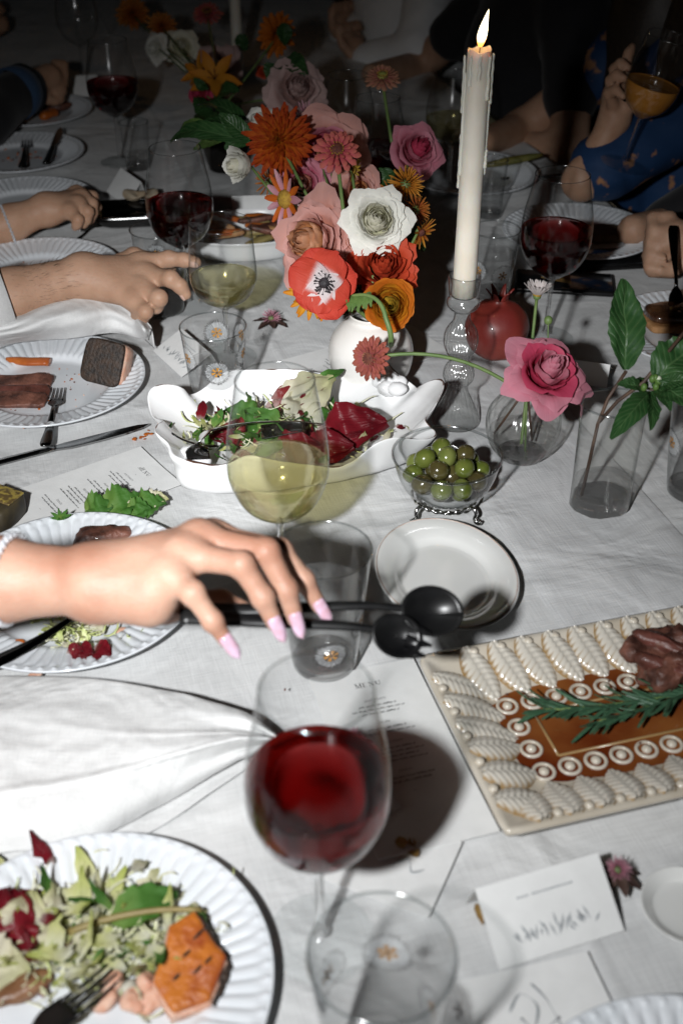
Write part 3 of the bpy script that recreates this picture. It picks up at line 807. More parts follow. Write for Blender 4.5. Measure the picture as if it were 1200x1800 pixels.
# loose sheets with brush lettering
def script_sheet(label, loc, rz, w, h, strokes, seed=1):
    t = thing('note_sheet', label, 'note', loc, rz)
    V, Fc, U = card_sheet(w, h, curl=.0006, seed=seed)
    mod_solid(obj('sheet', mesh('sheet', V, Fc, m_paper, False, U), t), .0006)
    for s in strokes:
        pts = smooth_prof(s, 5)
        V, Fc, U = g_tube([(x * w, -y * h, .0011) for x, y in pts], [(.0007 + .0005 * math.sin(i * .7), .0001) for i in range(len(pts))], 6, up=(0, 0, 1))
        obj('pen_stroke', mesh('pen_stroke', V, Fc, m_inkgrey), t)
q = P(1030, 1678)
script_sheet('white note with loose grey handwriting under the near place card', (q.x - .1 * math.cos(R_(14)), q.y - .1 * math.sin(R_(14)), .0024), R_(14), .10, .14,
    [[(.3, .22), (.42, .14), (.50, .22), (.42, .32), (.36, .26)], [(.52, .10), (.58, .2), (.60, .34)], [(.22, .32), (.4, .36), (.62, .3)], [(.62, .34), (.7, .42), (.8, .44)],
     [(.42, .38), (.4, .5), (.46, .58), (.56, .52)], [(.3, .5), (.26, .62), (.34, .7)], [(.5, .62), (.62, .66), (.76, .64)]])
q = P(800, 1512)
script_sheet('white note corner sticking out under the card by the red wine', (q.x - .085, q.y + .055, .0018), R_(-24), .10, .075, [[(.6, .5), (.68, .42), (.74, .56), (.82, .48)]], 3)

# ------------------------------------------------------------------ candlestick and candles
m_stick = thin_glass('candlestick_glass', (.985, .99, .985), (.10, .11, .11), 2.2)
def candlestick(loc, label):
    t = thing('candlestick', label, 'candlestick', loc)
    pts = [(0, .001), (.026, .001), (.029, .004), (.0285, .008), (.024, .020), (.0175, .034), (.0135, .043), (.0125, .048), (.013, .053), (.0175, .059), (.0190, .067), (.0165, .077), (.0112, .084), (.0125, .089),
           (.0175, .098), (.0208, .111), (.0185, .124), (.012, .134), (.0098, .140), (.0102, .148), (.0165, .153), (.0192, .158), (.0185, .163), (.0168, .167), (.0180, .176), (.0186, .191), (.0170, .192), (.0150, .180), (.0145, .168), (0, .167)]
    prof = smooth_prof(pts, 3)
    def rib(r, z, a, s):
        w = 0
        if .054 < z < .083: w = .0007
        elif .088 < z < .133: w = .0007
        elif .004 < z < .040: w = .0009
        return r - 1.6 * w * (1 - abs(math.cos(12 * a))) if r > .003 else r, z
    obj('glass_body', mesh('glass_body', *g_lathe([(max(r, 0), z) for r, z in prof], 144, rib)[:2], m_stick), t)
m_wax = mat('candle_wax', (.72, .66, .56), .45, (.77, .72, .63), 30, sss=.5, ssr=(1, .6, .35), ssc=.008, bump=.12, bs=160)
def flame_mat():
    m, t_, b = nodes_of('candle_flame'); L = t_.links; t_.nodes.remove(b)
    uv = t_.nodes.new('ShaderNodeUVMap'); sp = t_.nodes.new('ShaderNodeSeparateXYZ'); L.new(uv.outputs[0], sp.inputs[0])
    r = t_.nodes.new('ShaderNodeValToRGB'); e = r.color_ramp.elements
    e[0].position = .0; e[0].color = (.25, .03, .0, 1); e[1].position = .42; e[1].color = (1, .82, .5, 1)
    k = e.new(.22); k.color = (1, .33, .05, 1)
    L.new(sp.outputs['Y'], r.inputs['Fac'])
    em = t_.nodes.new('ShaderNodeEmission'); em.inputs['Strength'].default_value = 7; L.new(r.outputs[0], em.inputs['Color'])
    L.new(em.outputs[0], t_.nodes['Material Output'].inputs['Surface'])
    return m
m_flame = flame_mat()
m_wick = mat('charred_wick', (.01, .008, .006), .9, (.02, .015, .01), 100)
def candle(loc, label, z0, z1, r=.0122, lit=True, drips=True, lean=0.0):
    t = thing('taper_candle', label, 'candle', (loc[0], loc[1], z0))
    h = z1 - z0; rnd = random.Random(3)
    prof = [(0, 0), (r * 1.1, 0)] + [(r * (1.1 - .1 * k / 10), h * k / 10) for k in range(1, 10)] + [(r * 1.0, h - .006), (r * 1.0, h), (r * .93, h + .001), (r * .8, h - .004), (r * .4, h - .0065), (0, h - .007)]
    def md(rr, z, a, s):
        if z > h - .002: z += .0022 * max(0, math.sin(2 * a + .6)) + .001 * math.sin(5 * a)
        if rr > r * .75: rr *= 1 + .02 * nz(math.cos(a) * 2, math.sin(a) * 2, z * 45)
        return rr, z
    V, Fc, U = g_lathe(prof, 40, md)
    obj('wax_body', mesh('wax_body', V, Fc, m_wax), t)
    if drips:
        for a, top, ln, off in ((PI * .98, h - .004, .060, .0022), (PI * 1.06, h - .02, .11, .0012), (PI * .92, h - .085, .06, .0016), (-.05, h - .002, .052, .0024), (.10, h - .03, .10, .0014), (-.25, h - .1, .02, .002),
                                (PI * 1.25, h - .004, .03, .0008), (-.7, h - .003, .045, .0012), (PI * 1.5, h - .002, .025, .0008), (2.2, h - .004, .07, .0012)):
            pts = []; rad = []
            for k in range(14):
                s = k / 13; z = top - ln * s; rr = r + off * (1 - .3 * s) + .0004 * math.sin(k * 2.1)
                pts.append((rr * math.cos(a + .05 * math.sin(k)), rr * math.sin(a + .05 * math.sin(k)), z)); rad.append(.0011 + .0011 * (k / 13) ** 2 + .0007 * abs(math.sin(k * 1.7 + a)))
            V, Fc, U = g_tube(pts, rad, 8)
            o = obj('wax_drip', mesh('wax_drip', V, Fc, m_wax), t); mod_sub(o, 1)
    V, Fc, U = g_tube(bez((0, 0, h - .007), (0, 0, h + .002), (.001, -.0005, h + .005)), .0006, 6)
    obj('wick', mesh('wick', V, Fc, m_wick), t)
    if lit:
        prof = smooth_prof([(0, .0), (.0026, .003), (.0046, .010), (.0044, .017), (.0026, .026), (.0008, .034), (0, .037)], 4)
        V, Fc, U = g_lathe([(max(a, 0), b) for a, b in prof], 20)
        V = [(x + .0062 * (z / .037) ** 1.5, y, z) for x, y, z in V]
        obj('flame', mesh('flame', V, Fc, m_flame, True, U), t, (.0006, 0, h + .0025))
        l = bpy.data.lights.new('candle_light', 'POINT'); l.energy = .07; l.color = (1, .55, .22); l.shadow_soft_size = .006
        lo = bpy.data.objects.new('candle_light', l); COL.objects.link(lo); lo.location = (loc[0] + .003, loc[1], z1 + .045)
cs = P(800, 745); cs.z = .003
candlestick(cs, 'ribbed clear glass candlestick holding the lit candle')
candle(cs, 'ivory taper candle burning in the glass candlestick', .1715, .440)
cs2 = Q(418, 110, 2.75); cs2.z = .003
candle(cs2, 'far ivory taper candle behind the flowers', .0, .36, drips=False, lit=True)
cs3 = Vector((cs2.x - .16, cs2.y + .5, 0))

# ------------------------------------------------------------------ vases
m_vaseglass = thin_glass('vase_glass', (.992, .995, .985), (.50, .52, .50), 1.6)
def ribbed_vase(loc, label):
    t = thing('bud_vase', label, 'vase', loc, group='clear bud vases')
    R = .0435
    pts = [(.018, .001), (.026, .003), (R * .9, .022), (R, .044), (R * .93, .062), (R * .62, .080), (.013, .088), (.0095, .091), (.0098, .096)]
    V, Fc, U = g_lathe(smooth_prof(pts, 6), 160, lambda r, z, a, s: (r - .0012 * (1 - abs(math.cos(11 * a + 16 * z))) * min(1, r / .03), z))
    obj('wall', mesh('wall', V, Fc, m_vaseglass), t)
    V, Fc, U = g_lathe([(0, .0008), (.018, .0008), (.026, .003), (.028, .006), (.02, .008), (0, .0085)], 48)
    obj('glass_base', mesh('glass_base', V, Fc, m_solid), t)
    wt = [(0, .0095), (.02, .0095), (.031, .0125), (R * .9 - .003, .0215), (R * .97 - .003, .034), (0, .0338)]
    obj('water', mesh('water', *g_lathe(wt, 64)[:2], m_water), t)
RV = P(913, 806); RV.z = .003
ribbed_vase(RV, 'round ribbed glass bud vase holding the pink rose and white daisy')
def hex_vase(loc, label):
    t = thing('bud_vase', label, 'vase', loc, R_(14), group='clear bud vases')
    def ring(z, s):
        out = []
        for k in range(6):
            for j in range(4):
                a0 = PI / 3 * k; a1 = a0 + PI / 3; tt = (j + .5) / 4 * .84 + .08
                p0 = Vector((math.cos(a0), math.sin(a0))); p1 = Vector((math.cos(a1), math.sin(a1)))
                q = p0 * (1 - tt) + p1 * tt; out.append((q.x * s, q.y * s * .86, z))
        return out
    def body(zs, cap=False):
        V = []; Fc = []
        for z, s in zs: V += ring(z, s)
        n = 24
        for j in range(len(zs) - 1):
            for i in range(n): Fc.append((j * n + i, j * n + (i + 1) % n, (j + 1) * n + (i + 1) % n, (j + 1) * n + i))
        if cap: Fc.append(tuple(range(n - 1, -1, -1))); Fc.append(tuple((len(zs) - 1) * n + i for i in range(n)))
        return V, Fc
    V, Fc = body([(.002, .036), (.006, .038), (.04, .0378), (.08, .0382), (.12, .0392), (.130, .0395)])
    obj('wall', mesh('wall', V, Fc, m_vaseglass, True), t)
    V, Fc, U = g_tube([Vector(v) for v in ring(.130, .0395)] + [Vector(ring(.130, .0395)[0])], .0013, 8, False)
    obj('rim', mesh('rim', V, Fc, m_rim), t)
    V, Fc = body([(.001, .034), (.004, .0368), (.014, .0362), (.0165, .030)], True)
    obj('glass_base', mesh('glass_base', V, Fc, m_solid, True), t)
    V, Fc = body([(.0175, .030), (.0185, .0358), (.034, .0366), (.0335, .034)], True)
    obj('water', mesh('water', V, Fc, m_water, True), t)
HV = P(1052, 893); HV.z = .003
hex_vase(HV, 'six-sided clear glass bud vase holding the leafy twig')
m_vw = mat('white_vase_glaze', (.78, .76, .73), .2, (.72, .70, .66), 20, coat=.5)
BV = P(650, 690); BV.z = .003
t = thing('flower_vase', 'round glossy white vase under the main bouquet', 'vase', BV)
pts = [(0, .001), (.03, .001), (.034, .004), (.046, .022), (.0535, .05), (.050, .075), (.036, .094), (.027, .101), (.0275, .108), (.0255, .108), (.024, .100), (.034, .090), (.046, .07), (.0, .02)]
obj('vase_body', mesh('vase_body', *g_lathe([(max(r, 0), z) for r, z in smooth_prof(pts, 4)], 64)[:2], m_vw), t)
BV2 = P(400, 300); BV2.z = .003
t = thing('flower_vase', 'dark glass vase under the far dim bouquet', 'vase', BV2)
m_dkg = thin_glass('dark_vase_glass', (.35, .33, .30), (.08, .08, .08), 1.0)
pts = [(0, .001), (.03, .001), (.036, .01), (.045, .05), (.042, .09), (.032, .115), (.035, .125)]
obj('vase_body', mesh('vase_body', *g_lathe([(max(r, 0), z) for r, z in smooth_prof(pts, 4)], 48)[:2], m_dkg), t)

# ------------------------------------------------------------------ olive bowl
OB = P(780, 893); OB.z = .0028
t = thing('olive_bowl', 'clear glass bowl of olives on little silver feet', 'bowl', OB)
pts = [(0, .0165), (.022, .0165), (.034, .019), (.046, .029), (.053, .044), (.057, .060), (.0585, .067)]
obj('glass_bowl', mesh('glass_bowl', *g_lathe(smooth_prof(pts, 5), 80)[:2], m_tumbler), t)
obj('rim', mesh('rim', *g_tube([(.0585 * math.cos(a), .0585 * math.sin(a), .067) for a in np.linspace(0, 2 * PI, 81)], .0015, 8, False)[:2], m_rim), t)
obj('silver_ring', mesh('silver_ring', *g_tube([(.036 * math.cos(a), .036 * math.sin(a), .0155 + .0012 * math.sin(24 * a)) for a in np.linspace(0, 2 * PI, 145)], .0016, 8, False)[:2], m_silver), t)
for k in range(4):
    a = k * PI / 2 + .75
    pts = [(.036, .016), (.042, .017), (.046, .012), (.044, .006), (.047, .002), (.051, .0025), (.052, .006)]
    V, Fc, U = g_tube([(r * math.cos(a), r * math.sin(a), z) for r, z in smooth_prof(pts, 4)], .0021, 8)
    o = obj('foot', mesh('foot', V, Fc, m_silver), t)
    obj('foot_ball', mesh('foot_ball', *g_blob(.0032, .0032, .0032, n=12, m=8)[:2], m_silver), o, (.047 * math.cos(a), .047 * math.sin(a), .0034))
m_olive = [mat('green_olive', (.075, .10, .015), .18, (.12, .14, .03), 70, coat=.6, bump=.06, bs=300), mat('brown_olive', (.045, .034, .013), .2, (.075, .065, .02), 60, coat=.6, bump=.06, bs=300),
           mat('yellow_olive', (.11, .14, .03), .2, (.16, .18, .05), 70, coat=.6, bump=.06, bs=300)]
MEO = []
for k, m in enumerate(m_olive): MEO.append(mesh('olive', *g_blob(.0108, .0108, .0122, 2.0, .0004, 60, k, 20, 14)[:2], m))
olv = []
for r, n, z, ph in ((.0, 1, .0295, 0), (.0215, 6, .031, .2), (.0115, 3, .0465, .9), (.0365, 10, .0445, .1), (.024, 5, .0600, .5), (.0, 1, .0640, 0)):
    for k in range(n):
        a = ph + 2 * PI * k / n; olv.append((r * math.cos(a), r * math.sin(a), z))
names_o = ['back', 'front', 'left', 'right']
for i, (x, y, z) in enumerate(olv):
    mi = [0, 1, 0, 2, 0, 1, 0, 0, 1, 1, 0][i % 11]
    o = obj('olive', MEO[mi], None, (OB.x + x, OB.y + y, OB.z + z), (rs.rand() * 3, rs.rand() * 3, rs.rand() * 3), .92 + .12 * rs.rand())
    tag(o, '%s olive in the footed glass bowl' % ('green', 'brownish', 'yellow-green')[mi], 'olive', '%s olives in the glass bowl' % ('green', 'brown', 'yellow')[mi])

# ------------------------------------------------------------------ ruffled salad dish
def ruffled_dish():
    c = Vector((-.052, 1.178, .0025)); rot = R_(10)
    t = thing('ruffled_dish', 'large white ruffled ceramic dish of salad with worn brown rim', 'serving dish', c, rot)
    m, nt_, b = nodes_of('worn_ruffle_glaze'); L = nt_.links
    b.inputs['Roughness'].default_value = .22; b.inputs['Coat Weight'].default_value = .3
    uv = nt_.nodes.new('ShaderNodeUVMap'); sp = nt_.nodes.new('ShaderNodeSeparateXYZ'); L.new(uv.outputs[0], sp.inputs[0])
    tc = nt_.nodes.new('ShaderNodeTexCoord'); n = nt_.nodes.new('ShaderNodeTexNoise'); n.inputs['Scale'].default_value = 26; n.inputs['Detail'].default_value = 5; L.new(tc.outputs['Object'], n.inputs['Vector'])
    # glaze worn off along the lip: UV y is 1 at the lip
    a = nt_.nodes.new('ShaderNodeMath'); a.operation = 'MULTIPLY_ADD'; a.inputs[1].default_value = .16; L.new(n.outputs['Fac'], a.inputs[0]); L.new(sp.outputs['Y'], a.inputs[2])
    r = nt_.nodes.new('ShaderNodeValToRGB'); r.color_ramp.elements[0].position = 0; r.color_ramp.elements[0].color = (0, 0, 0, 1); r.color_ramp.elements[1].position = 1; r.color_ramp.elements[1].color = (1, 1, 1, 1)
    mr = nt_.nodes.new('ShaderNodeMapRange'); mr.inputs['From Min'].default_value = 1.072; mr.inputs['From Max'].default_value = 1.085; L.new(a.outputs[0], mr.inputs['Value'])
    mx = nt_.nodes.new('ShaderNodeMix'); mx.data_type = 'RGBA'; mx.inputs['A'].default_value = (.80, .80, .80, 1); mx.inputs['B'].default_value = (.09, .04, .025, 1)
    L.new(mr.outputs[0], mx.inputs['Factor']); L.new(mx.outputs['Result'], b.inputs['Base Color'])
    # (k across wall profile): floor -> inner wall -> lip -> outer wall -> foot
    prof = [(0, .012, 0), (.45, .012, 0), (.66, .015, .05), (.80, .028, .3), (.90, .046, .7), (.985, .058, .93), (1.004, .0625, 1.0), (1.011, .0628, 1.0), (1.014, .0610, .97), (.995, .053, .8), (.955, .042, .5), (.89, .024, .3), (.83, .003, .1), (.60, .001, 0), (0, .001, 0)]
    NA = 288; V = []; Fc = []; U = []
    A_, B_ = .163, .104
    for j, (k, z, uvy) in enumerate(prof):
        for i in range(NA):
            a = 2 * PI * i / NA
            ca, sa = math.cos(a), math.sin(a)
            e = 2 / 2.5
            x = A_ * math.copysign(abs(ca) ** e, ca); y = B_ * math.copysign(abs(sa) ** e, sa)
            w = max(0, (k - .62) / .38)
            ru = math.sin(7 * a + .8) + .55 * math.sin(11 * a + 2.2) + .3 * math.sin(17 * a)
            rv = math.sin(7 * a + 2.1) + .6 * math.sin(10 * a + .4)
            s = k * (1 + .050 * w * ru)
            zz = z * (.84 if z > .013 else 1) + .0085 * w ** 1.5 * rv * min(1, z / .05)
            # raised ends
            zz += .010 * w * w * abs(ca) ** 6
            # drape-like swelling of the near left wall
            dr = math.exp(-((a - 1.28 * PI) / .45) ** 2)
            if j >= 8: s *= 1 + .10 * dr * (1 - abs(z - .02) / .06)
            if j >= 11 and k > .3: s *= 1 + .12 * dr
            V.append((x * s, y * s, max(zz, .001))); U.append((i / NA, uvy))
    for j in range(len(prof) - 1):
        for i in range(NA): Fc.append((j * NA + i, j * NA + (i + 1) % NA, (j + 1) * NA + (i + 1) % NA, (j + 1) * NA + i))
    o = obj('dish_body', mesh('dish_body', V, Fc, m, True, U), t); mod_sub(o, 1)
    # moulded fruit on the right end
    for k, (x, y, z, s) in enumerate(((.118, .050, .046, .013), (.128, .040, .05, .011), (.112, .062, .048, .010), (.124, .056, .056, .009), (.134, .052, .052, .009), (-.128, -.050, .040, .012), (-.116, -.062, .036, .011))):
        obj('moulded_fruit', mesh('moulded_fruit', *g_blob(s, s * .8, s * .8, 2, .002, 60, k)[:2], m_dish), t, (x, y, z))
    return t, c, rot
DISH, DC, DR = ruffled_dish()
def D(x, y, z): 
    v = Matrix.Rotation(DR, 4, 'Z') @ Vector((x, y, z)); return DC + v
# wide steel handle of the serving tongs over the left lip, dark fork-spoon inside
t = thing('serving_tongs', 'polished steel serving tongs hooked over the left end of the ruffled dish', 'tongs', D(-.118, -.060, .062), R_(5))
pts = bez((0, -.012, -.016), (-.004, -.014, .006), (.012, .0, .012), 8) + bez((.012, 0, .012), (.06, .02, .016), (.135, .045, -.012), 10)[1:]
obj('bent_handle', mesh('bent_handle', *g_tube(pts, [(.013, .0012)] * len(pts), 12, up=(0, .5, .85))[:2], m_steel), t)
pts = bez((-.028, .012, .004), (-.01, .01, -.012), (.02, .02, -.02), 8)
obj('jaw', mesh('jaw', *g_tube(pts, [(.005, .0012)] * len(pts), 8, up=(0, .3, .9))[:2], m_darksteel), t)
V, Fc, U = g_grid(lambda u, v: (.07 + .05 * u, .024 + (v - .5) * .03 * (1 - .3 * u), -.012 + .006 * (2 * v - 1) ** 2 + .006 * u), 8, 8)
mod_solid(obj('tong_blade', mesh('tong_blade', V, Fc, m_steel), t), .001)

# ------------------------------------------------------------------ relief platter
m_cream = mat('cream_glaze', (.50, .44, .35), .22, (.60, .55, .47), 22, coat=.5)
def leaf_relief_mat():
    m, t_, b = nodes_of('leaf_relief_glaze'); L = t_.links
    b.inputs['Roughness'].default_value = .2; b.inputs['Coat Weight'].default_value = .5
    uv = t_.nodes.new('ShaderNodeUVMap'); tc = t_.nodes.new('ShaderNodeTexCoord')
    n = t_.nodes.new('ShaderNodeTexNoise'); n.inputs['Scale'].default_value = 70; n.inputs['Detail'].default_value = 3; L.new(tc.outputs['Object'], n.inputs['Vector'])
    sp = t_.nodes.new('ShaderNodeSeparateXYZ'); L.new(uv.outputs[0], sp.inputs[0])
    ml = t_.nodes.new('ShaderNodeMath'); ml.operation = 'MULTIPLY_ADD'; ml.inputs[1].default_value = .5; ml.inputs[2].default_value = -.22; L.new(n.outputs['Fac'], ml.inputs[0])
    ad = t_.nodes.new('ShaderNodeMath'); ad.operation = 'ADD'; L.new(ml.outputs[0], ad.inputs[0]); L.new(sp.outputs['X'], ad.inputs[1])
    r = t_.nodes.new('ShaderNodeValToRGB'); e = r.color_ramp.elements
    e[0].position = .10; e[0].color = (.30, .19, .08, 1); e[1].position = .46; e[1].color = (.60, .56, .49, 1)
    L.new(ad.outputs[0], r.inputs['Fac']); L.new(r.outputs[0], b.inputs['Base Color'])
    return m
m_relief = leaf_relief_mat()
def platter():
    c = Vector((.268, .7345, .003)); rz = R_(15.5)
    t = thing('relief_platter', 'cream rectangular platter moulded with leaves and rings, holding meat and rosemary', 'platter', c, rz)
    HX, HY = .18, .106
    def hz(x, y):
        ex = HX - abs(x); ey = HY - abs(y); e = min(ex, ey)      # distance from the outer edge
        if e > .052: return .006
        k = e / .052
        return .006 + .022 * (1 - k) ** 1.1 - (.004 * (1 - k / .08) if k < .08 else 0)
    def top(u, v):
        x = (u - .5) * 2 * HX; y = (v - .5) * 2 * HY
        # rounded corners
        r = .016; ax = max(abs(x) - (HX - r), 0); ay = max(abs(y) - (HY - r), 0)
        if ax > 0 and ay > 0:
            l = math.hypot(ax, ay); lim = max(ax, ay)
            if l > 1e-6:
                s = lim / l; x = math.copysign(HX - r + ax * s, x); y = math.copysign(HY - r + ay * s, y)
        return (x, y, hz(x, y))
    V, Fc, U = g_grid(top, 90, 56)
    o = obj('platter_body', mesh('platter_body', V, Fc, m_cream, True, U), t); mod_solid(o, .006, -1)
    # relief leaf: pointed oval with a midrib and herringbone veins
    def leafm(L_, W_, nv):
        V = []; Fc = []; U = []; NU, NV = 12, nv * 6
        for j in range(NV + 1):
            v = j / NV
            wv = W_ * (math.sin(PI * min(1, v * .92 + .05)) ** .65)
            for i in range(NU + 1):
                u = (i / NU - .5) * 2
                vein = abs(math.sin(PI * (v * nv - abs(u) * 1.2)))
                z = .0072 * (1 - u * u) ** .6 * (.7 + .3 * math.sin(PI * v)) + .0016 * (vein ** .7 - .5) * (1 - abs(u) ** 3) - .0016 * math.exp(-(u / .12) ** 2)
                edge = 1 - abs(u) ** 4
                V.append((u * wv, v * L_, z)); U.append((min(vein, 1) * .6 * edge + .35 * (1 - abs(u)), v))
        w = NU + 1
        for j in range(NV):
            for i in range(NU): Fc.append((j * w + i, j * w + i + 1, (j + 1) * w + i + 1, (j + 1) * w + i))
        return mesh('relief_leaf', V, Fc, m_relief, True, U)
    ML = leafm(.058, .0158, 10); ML2 = leafm(.053, .0168, 8)
    slope = math.atan2(.021, .05)
    def put(me, x, y, ang, dz=.0, roll=0):
        # base on the outer edge, tip toward the well, tilted down with the rim
        o = obj('relief_leaf', me, t); o.rotation_mode = 'QUATERNION'
        o.rotation_quaternion = Quaternion((0, 0, 1), ang + random.uniform(-.05, .05)) @ Quaternion((1, 0, 0), -slope)
        o.location = (x, y, .0250 + dz); j = random.uniform(.94, 1.06); o.scale = (j, random.uniform(.95, 1.04), random.uniform(.85, 1.1))
    n = 12
    for i in range(n):
        x = -HX + .035 + i * (2 * HX - .07) / (n - 1)
        put(ML, x + .010, HY - .004, PI + .30)
        put(ML2, x, -HY + .004, -.05)
    for i in range(6):
        y = -HY + .03 + i * .0295
        put(ML if i > 2 else ML2, -HX + .004, y + .003, -PI / 2 - (.28 if i > 2 else -.1))
        put(ML, HX - .004, y, PI / 2 + .2)
    MBo = mesh('relief_bead', *g_blob(.0042, .0042, .003, n=14, m=8)[:2], m_cream)
    for i in range(n - 1):
        x = -HX + .048 + i * (2 * HX - .07) / (n - 1)
        obj('relief_bead', MBo, t, (x + .004, HY - .010, .026)); obj('relief_bead', MBo, t, (x, -HY + .010, .026))
    for i in range(5): obj('relief_bead', MBo, t, (-HX + .009, -HY + .046 + i * .0295, .026))
    # rings and bosses on the floor of the well
    MR = mesh('relief_ring', *g_tube([(.0085 * math.cos(a), .0085 * math.sin(a), 0) for a in np.linspace(0, 2 * PI, 33)], .0017, 8, False)[:2], m_cream)
    MBs = mesh('relief_boss', *g_blob(.0045, .0045, .0036, n=16, m=8)[:2], m_cream)
    def ringat(x, y):
        r_ = obj('relief_ring', MR, t, (x, y, .0072)); obj('relief_boss', MBs, r_, (0, 0, .0004))
    for i in range(11):
        x = -.117 + i * .0232
        ringat(x, .0395); ringat(x, -.0395)
    for y in (-.0132, .0132): ringat(-.117, y)
    # raised border of the plain middle panel
    w = .0015
    pts = [(-.098, -.026, .0068), (.125, -.026, .0068), (.125, .026, .0068), (-.098, .026, .0068), (-.098, -.026, .0068)]
    for a, b in zip(pts[:-1], pts[1:]):
        V, Fc, U = g_tube([a, b], .0014, 8); obj('panel_edge', mesh('panel_edge', V, Fc, m_relief), t)
    return t, c, rz
PLT, PC, PR = platter()
def PLp(x, y, z): return PC + Matrix.Rotation(PR, 4, 'Z') @ Vector((x, y, z))
m_sauce = mat('meat_juice', (.12, .020, .005), .07, (.25, .085, .022), 12, coat=.8, ramp=(.36, .62), det=6)
def sauce(u, v):
    a = 2 * PI * u
    rx, ry = .133, .0575
    e = .35
    x = rx * math.copysign(abs(math.cos(a)) ** e, math.cos(a)) * v; y = ry * math.copysign(abs(math.sin(a)) ** e, math.sin(a)) * v
    k = 1 + .05 * nz(math.cos(a) * 4, math.sin(a) * 4, 3) * v
    return (x * k, y * k, .0071 - .0004 * v ** 6 + .0045 * max(0, v - .9) * 5 * .5)
V, Fc, U = g_grid(sauce, 120, 12)
o = obj('meat_juice', mesh('meat_juice', V, Fc, m_sauce), None, PC, (0, 0, PR)); tag(o, 'orange brown meat juice pooled in the platter', 'sauce')

# ------------------------------------------------------------------ phones, tray, saucer and small things
def phone(label, cpx, rz, L=.15, Wd=.074):
    c = P(*cpx); t = thing('phone', label, 'phone', (c.x, c.y, .0055), rz, 'black phones')
    m_ph = mat('phone_glass', (.006, .006, .007), .12, (.01, .01, .011), 20, coat=.6)
    MB().add(*g_box(L, Wd, .008, bev=.003)).obj('case', m_black, t)
    MB().add(*g_box(L - .008, Wd - .008, .0006, (0, 0, .0044), .0002)).obj('screen', m_ph, t)
    MB().add(*g_box(.012, .002, .0025, (.02, -Wd / 2 - .0006, .0005), .0004)).obj('side_button', m_darksteel, t)
phone('black phone lying behind the right red wine glass, nearer the plate', (1062, 462), R_(8))
phone('black phone lying in front of the other, with a dry leaf on it', (990, 503), R_(-8))
m_crumb = mat('dry_leaf', (.32, .2, .06), .7, (.22, .12, .03), 60)
V, Fc, U = g_grid(lambda u, v: ((u - .5) * .05 * (1 - .6 * v), (v - .5) * .028, .004 + .006 * math.sin(u * 4 + v * 5) * v), 10, 8)
c = P(982, 492, .011); o = obj('dry_leaf', mesh('dry_leaf', V, Fc, m_crumb), None, c, (0, 0, R_(-30))); tag(o, 'curled dry yellow leaf on the nearer phone', 'leaf')
# clear round coaster at the right edge
c = P(1205, 1602, .004)
t = thing('saucer', 'clear round glass saucer cut by the right edge near the place card', 'saucer', (c.x, c.y, .004))
obj('saucer_body', mesh('saucer_body', *g_lathe(smooth_prof([(0, .002), (.022, .002), (.026, .004), (.032, .008), (.0335, .0085), (.0335, .0075), (.027, .0025), (.022, 0), (0, 0)], 4), 64)[:2], m_side), t)
# black serving tray with food behind the hand
c = P(262, 392); t = thing('serving_tray', 'dark oblong serving tray behind the daisy tumbler in the hand', 'tray', (c.x, c.y, .002), R_(8))
V, Fc, U = g_grid(lambda u, v: ((u - .5) * .17, (v - .5) * .085, .003 + .022 * max(abs(u - .5) * 2, abs(v - .5) * 2) ** 8), 16, 12)
mod_solid(obj('tray_body', mesh('tray_body', V, Fc, m_darksteel), t), .002)
obj('rim', mesh('rim', *g_tube([(.085, -.0425, .0255), (.085, .0425, .0255), (-.085, .0425, .0255), (-.085, -.0425, .0255), (.085, -.0425, .0255)], .0015, 8)[:2], m_steel), t)
# far serving dish with roast vegetables
RD = P(440, 438); 
t = thing('roasting_dish', 'white oval dish of roasted vegetables behind the left white wine', 'serving dish', (RD.x, RD.y, .002), R_(10))
V, Fc, U = g_lathe(smooth_prof([(0, .006), (.6, .006), (.8, .012), (.95, .03), (1, .036), (1.0, .038), (.97, .034), (.8, .004), (.6, .001), (0, .001)], 3), 64)
obj('dish_body', mesh('dish_body', [(x * .12, y * .078, z) for x, y, z in V], Fc, m_dish), t)
# dark block put in place of shade behind the bracelet arm, patterned tile on top
c = P(-22, 915); t = thing('shade_block', 'small dark block in place of shade with yellow patterned flap at the left edge by the menu', 'shade block', (c.x, c.y, .003), R_(-20))
m_cl = mat('shade_block_dark', (.02, .018, .015), .6, (.06, .045, .02), 50); m_cl2 = mat('tile_gold', (.36, .27, .06), .45, (.12, .08, .03), 160, ramp=(.45, .55))
obj('shade_block_body', mesh('shade_block_body', *g_blob(.040, .026, .014, 7, .001, 30)[:2], m_cl), t, (0, 0, .016))
MB().add(*g_box(.036, .03, .002, (0, 0, 0), .0006)).obj('flap', m_cl2, t, loc=(.020, .008, .0312), rot=(R_(-6), R_(8), 0))
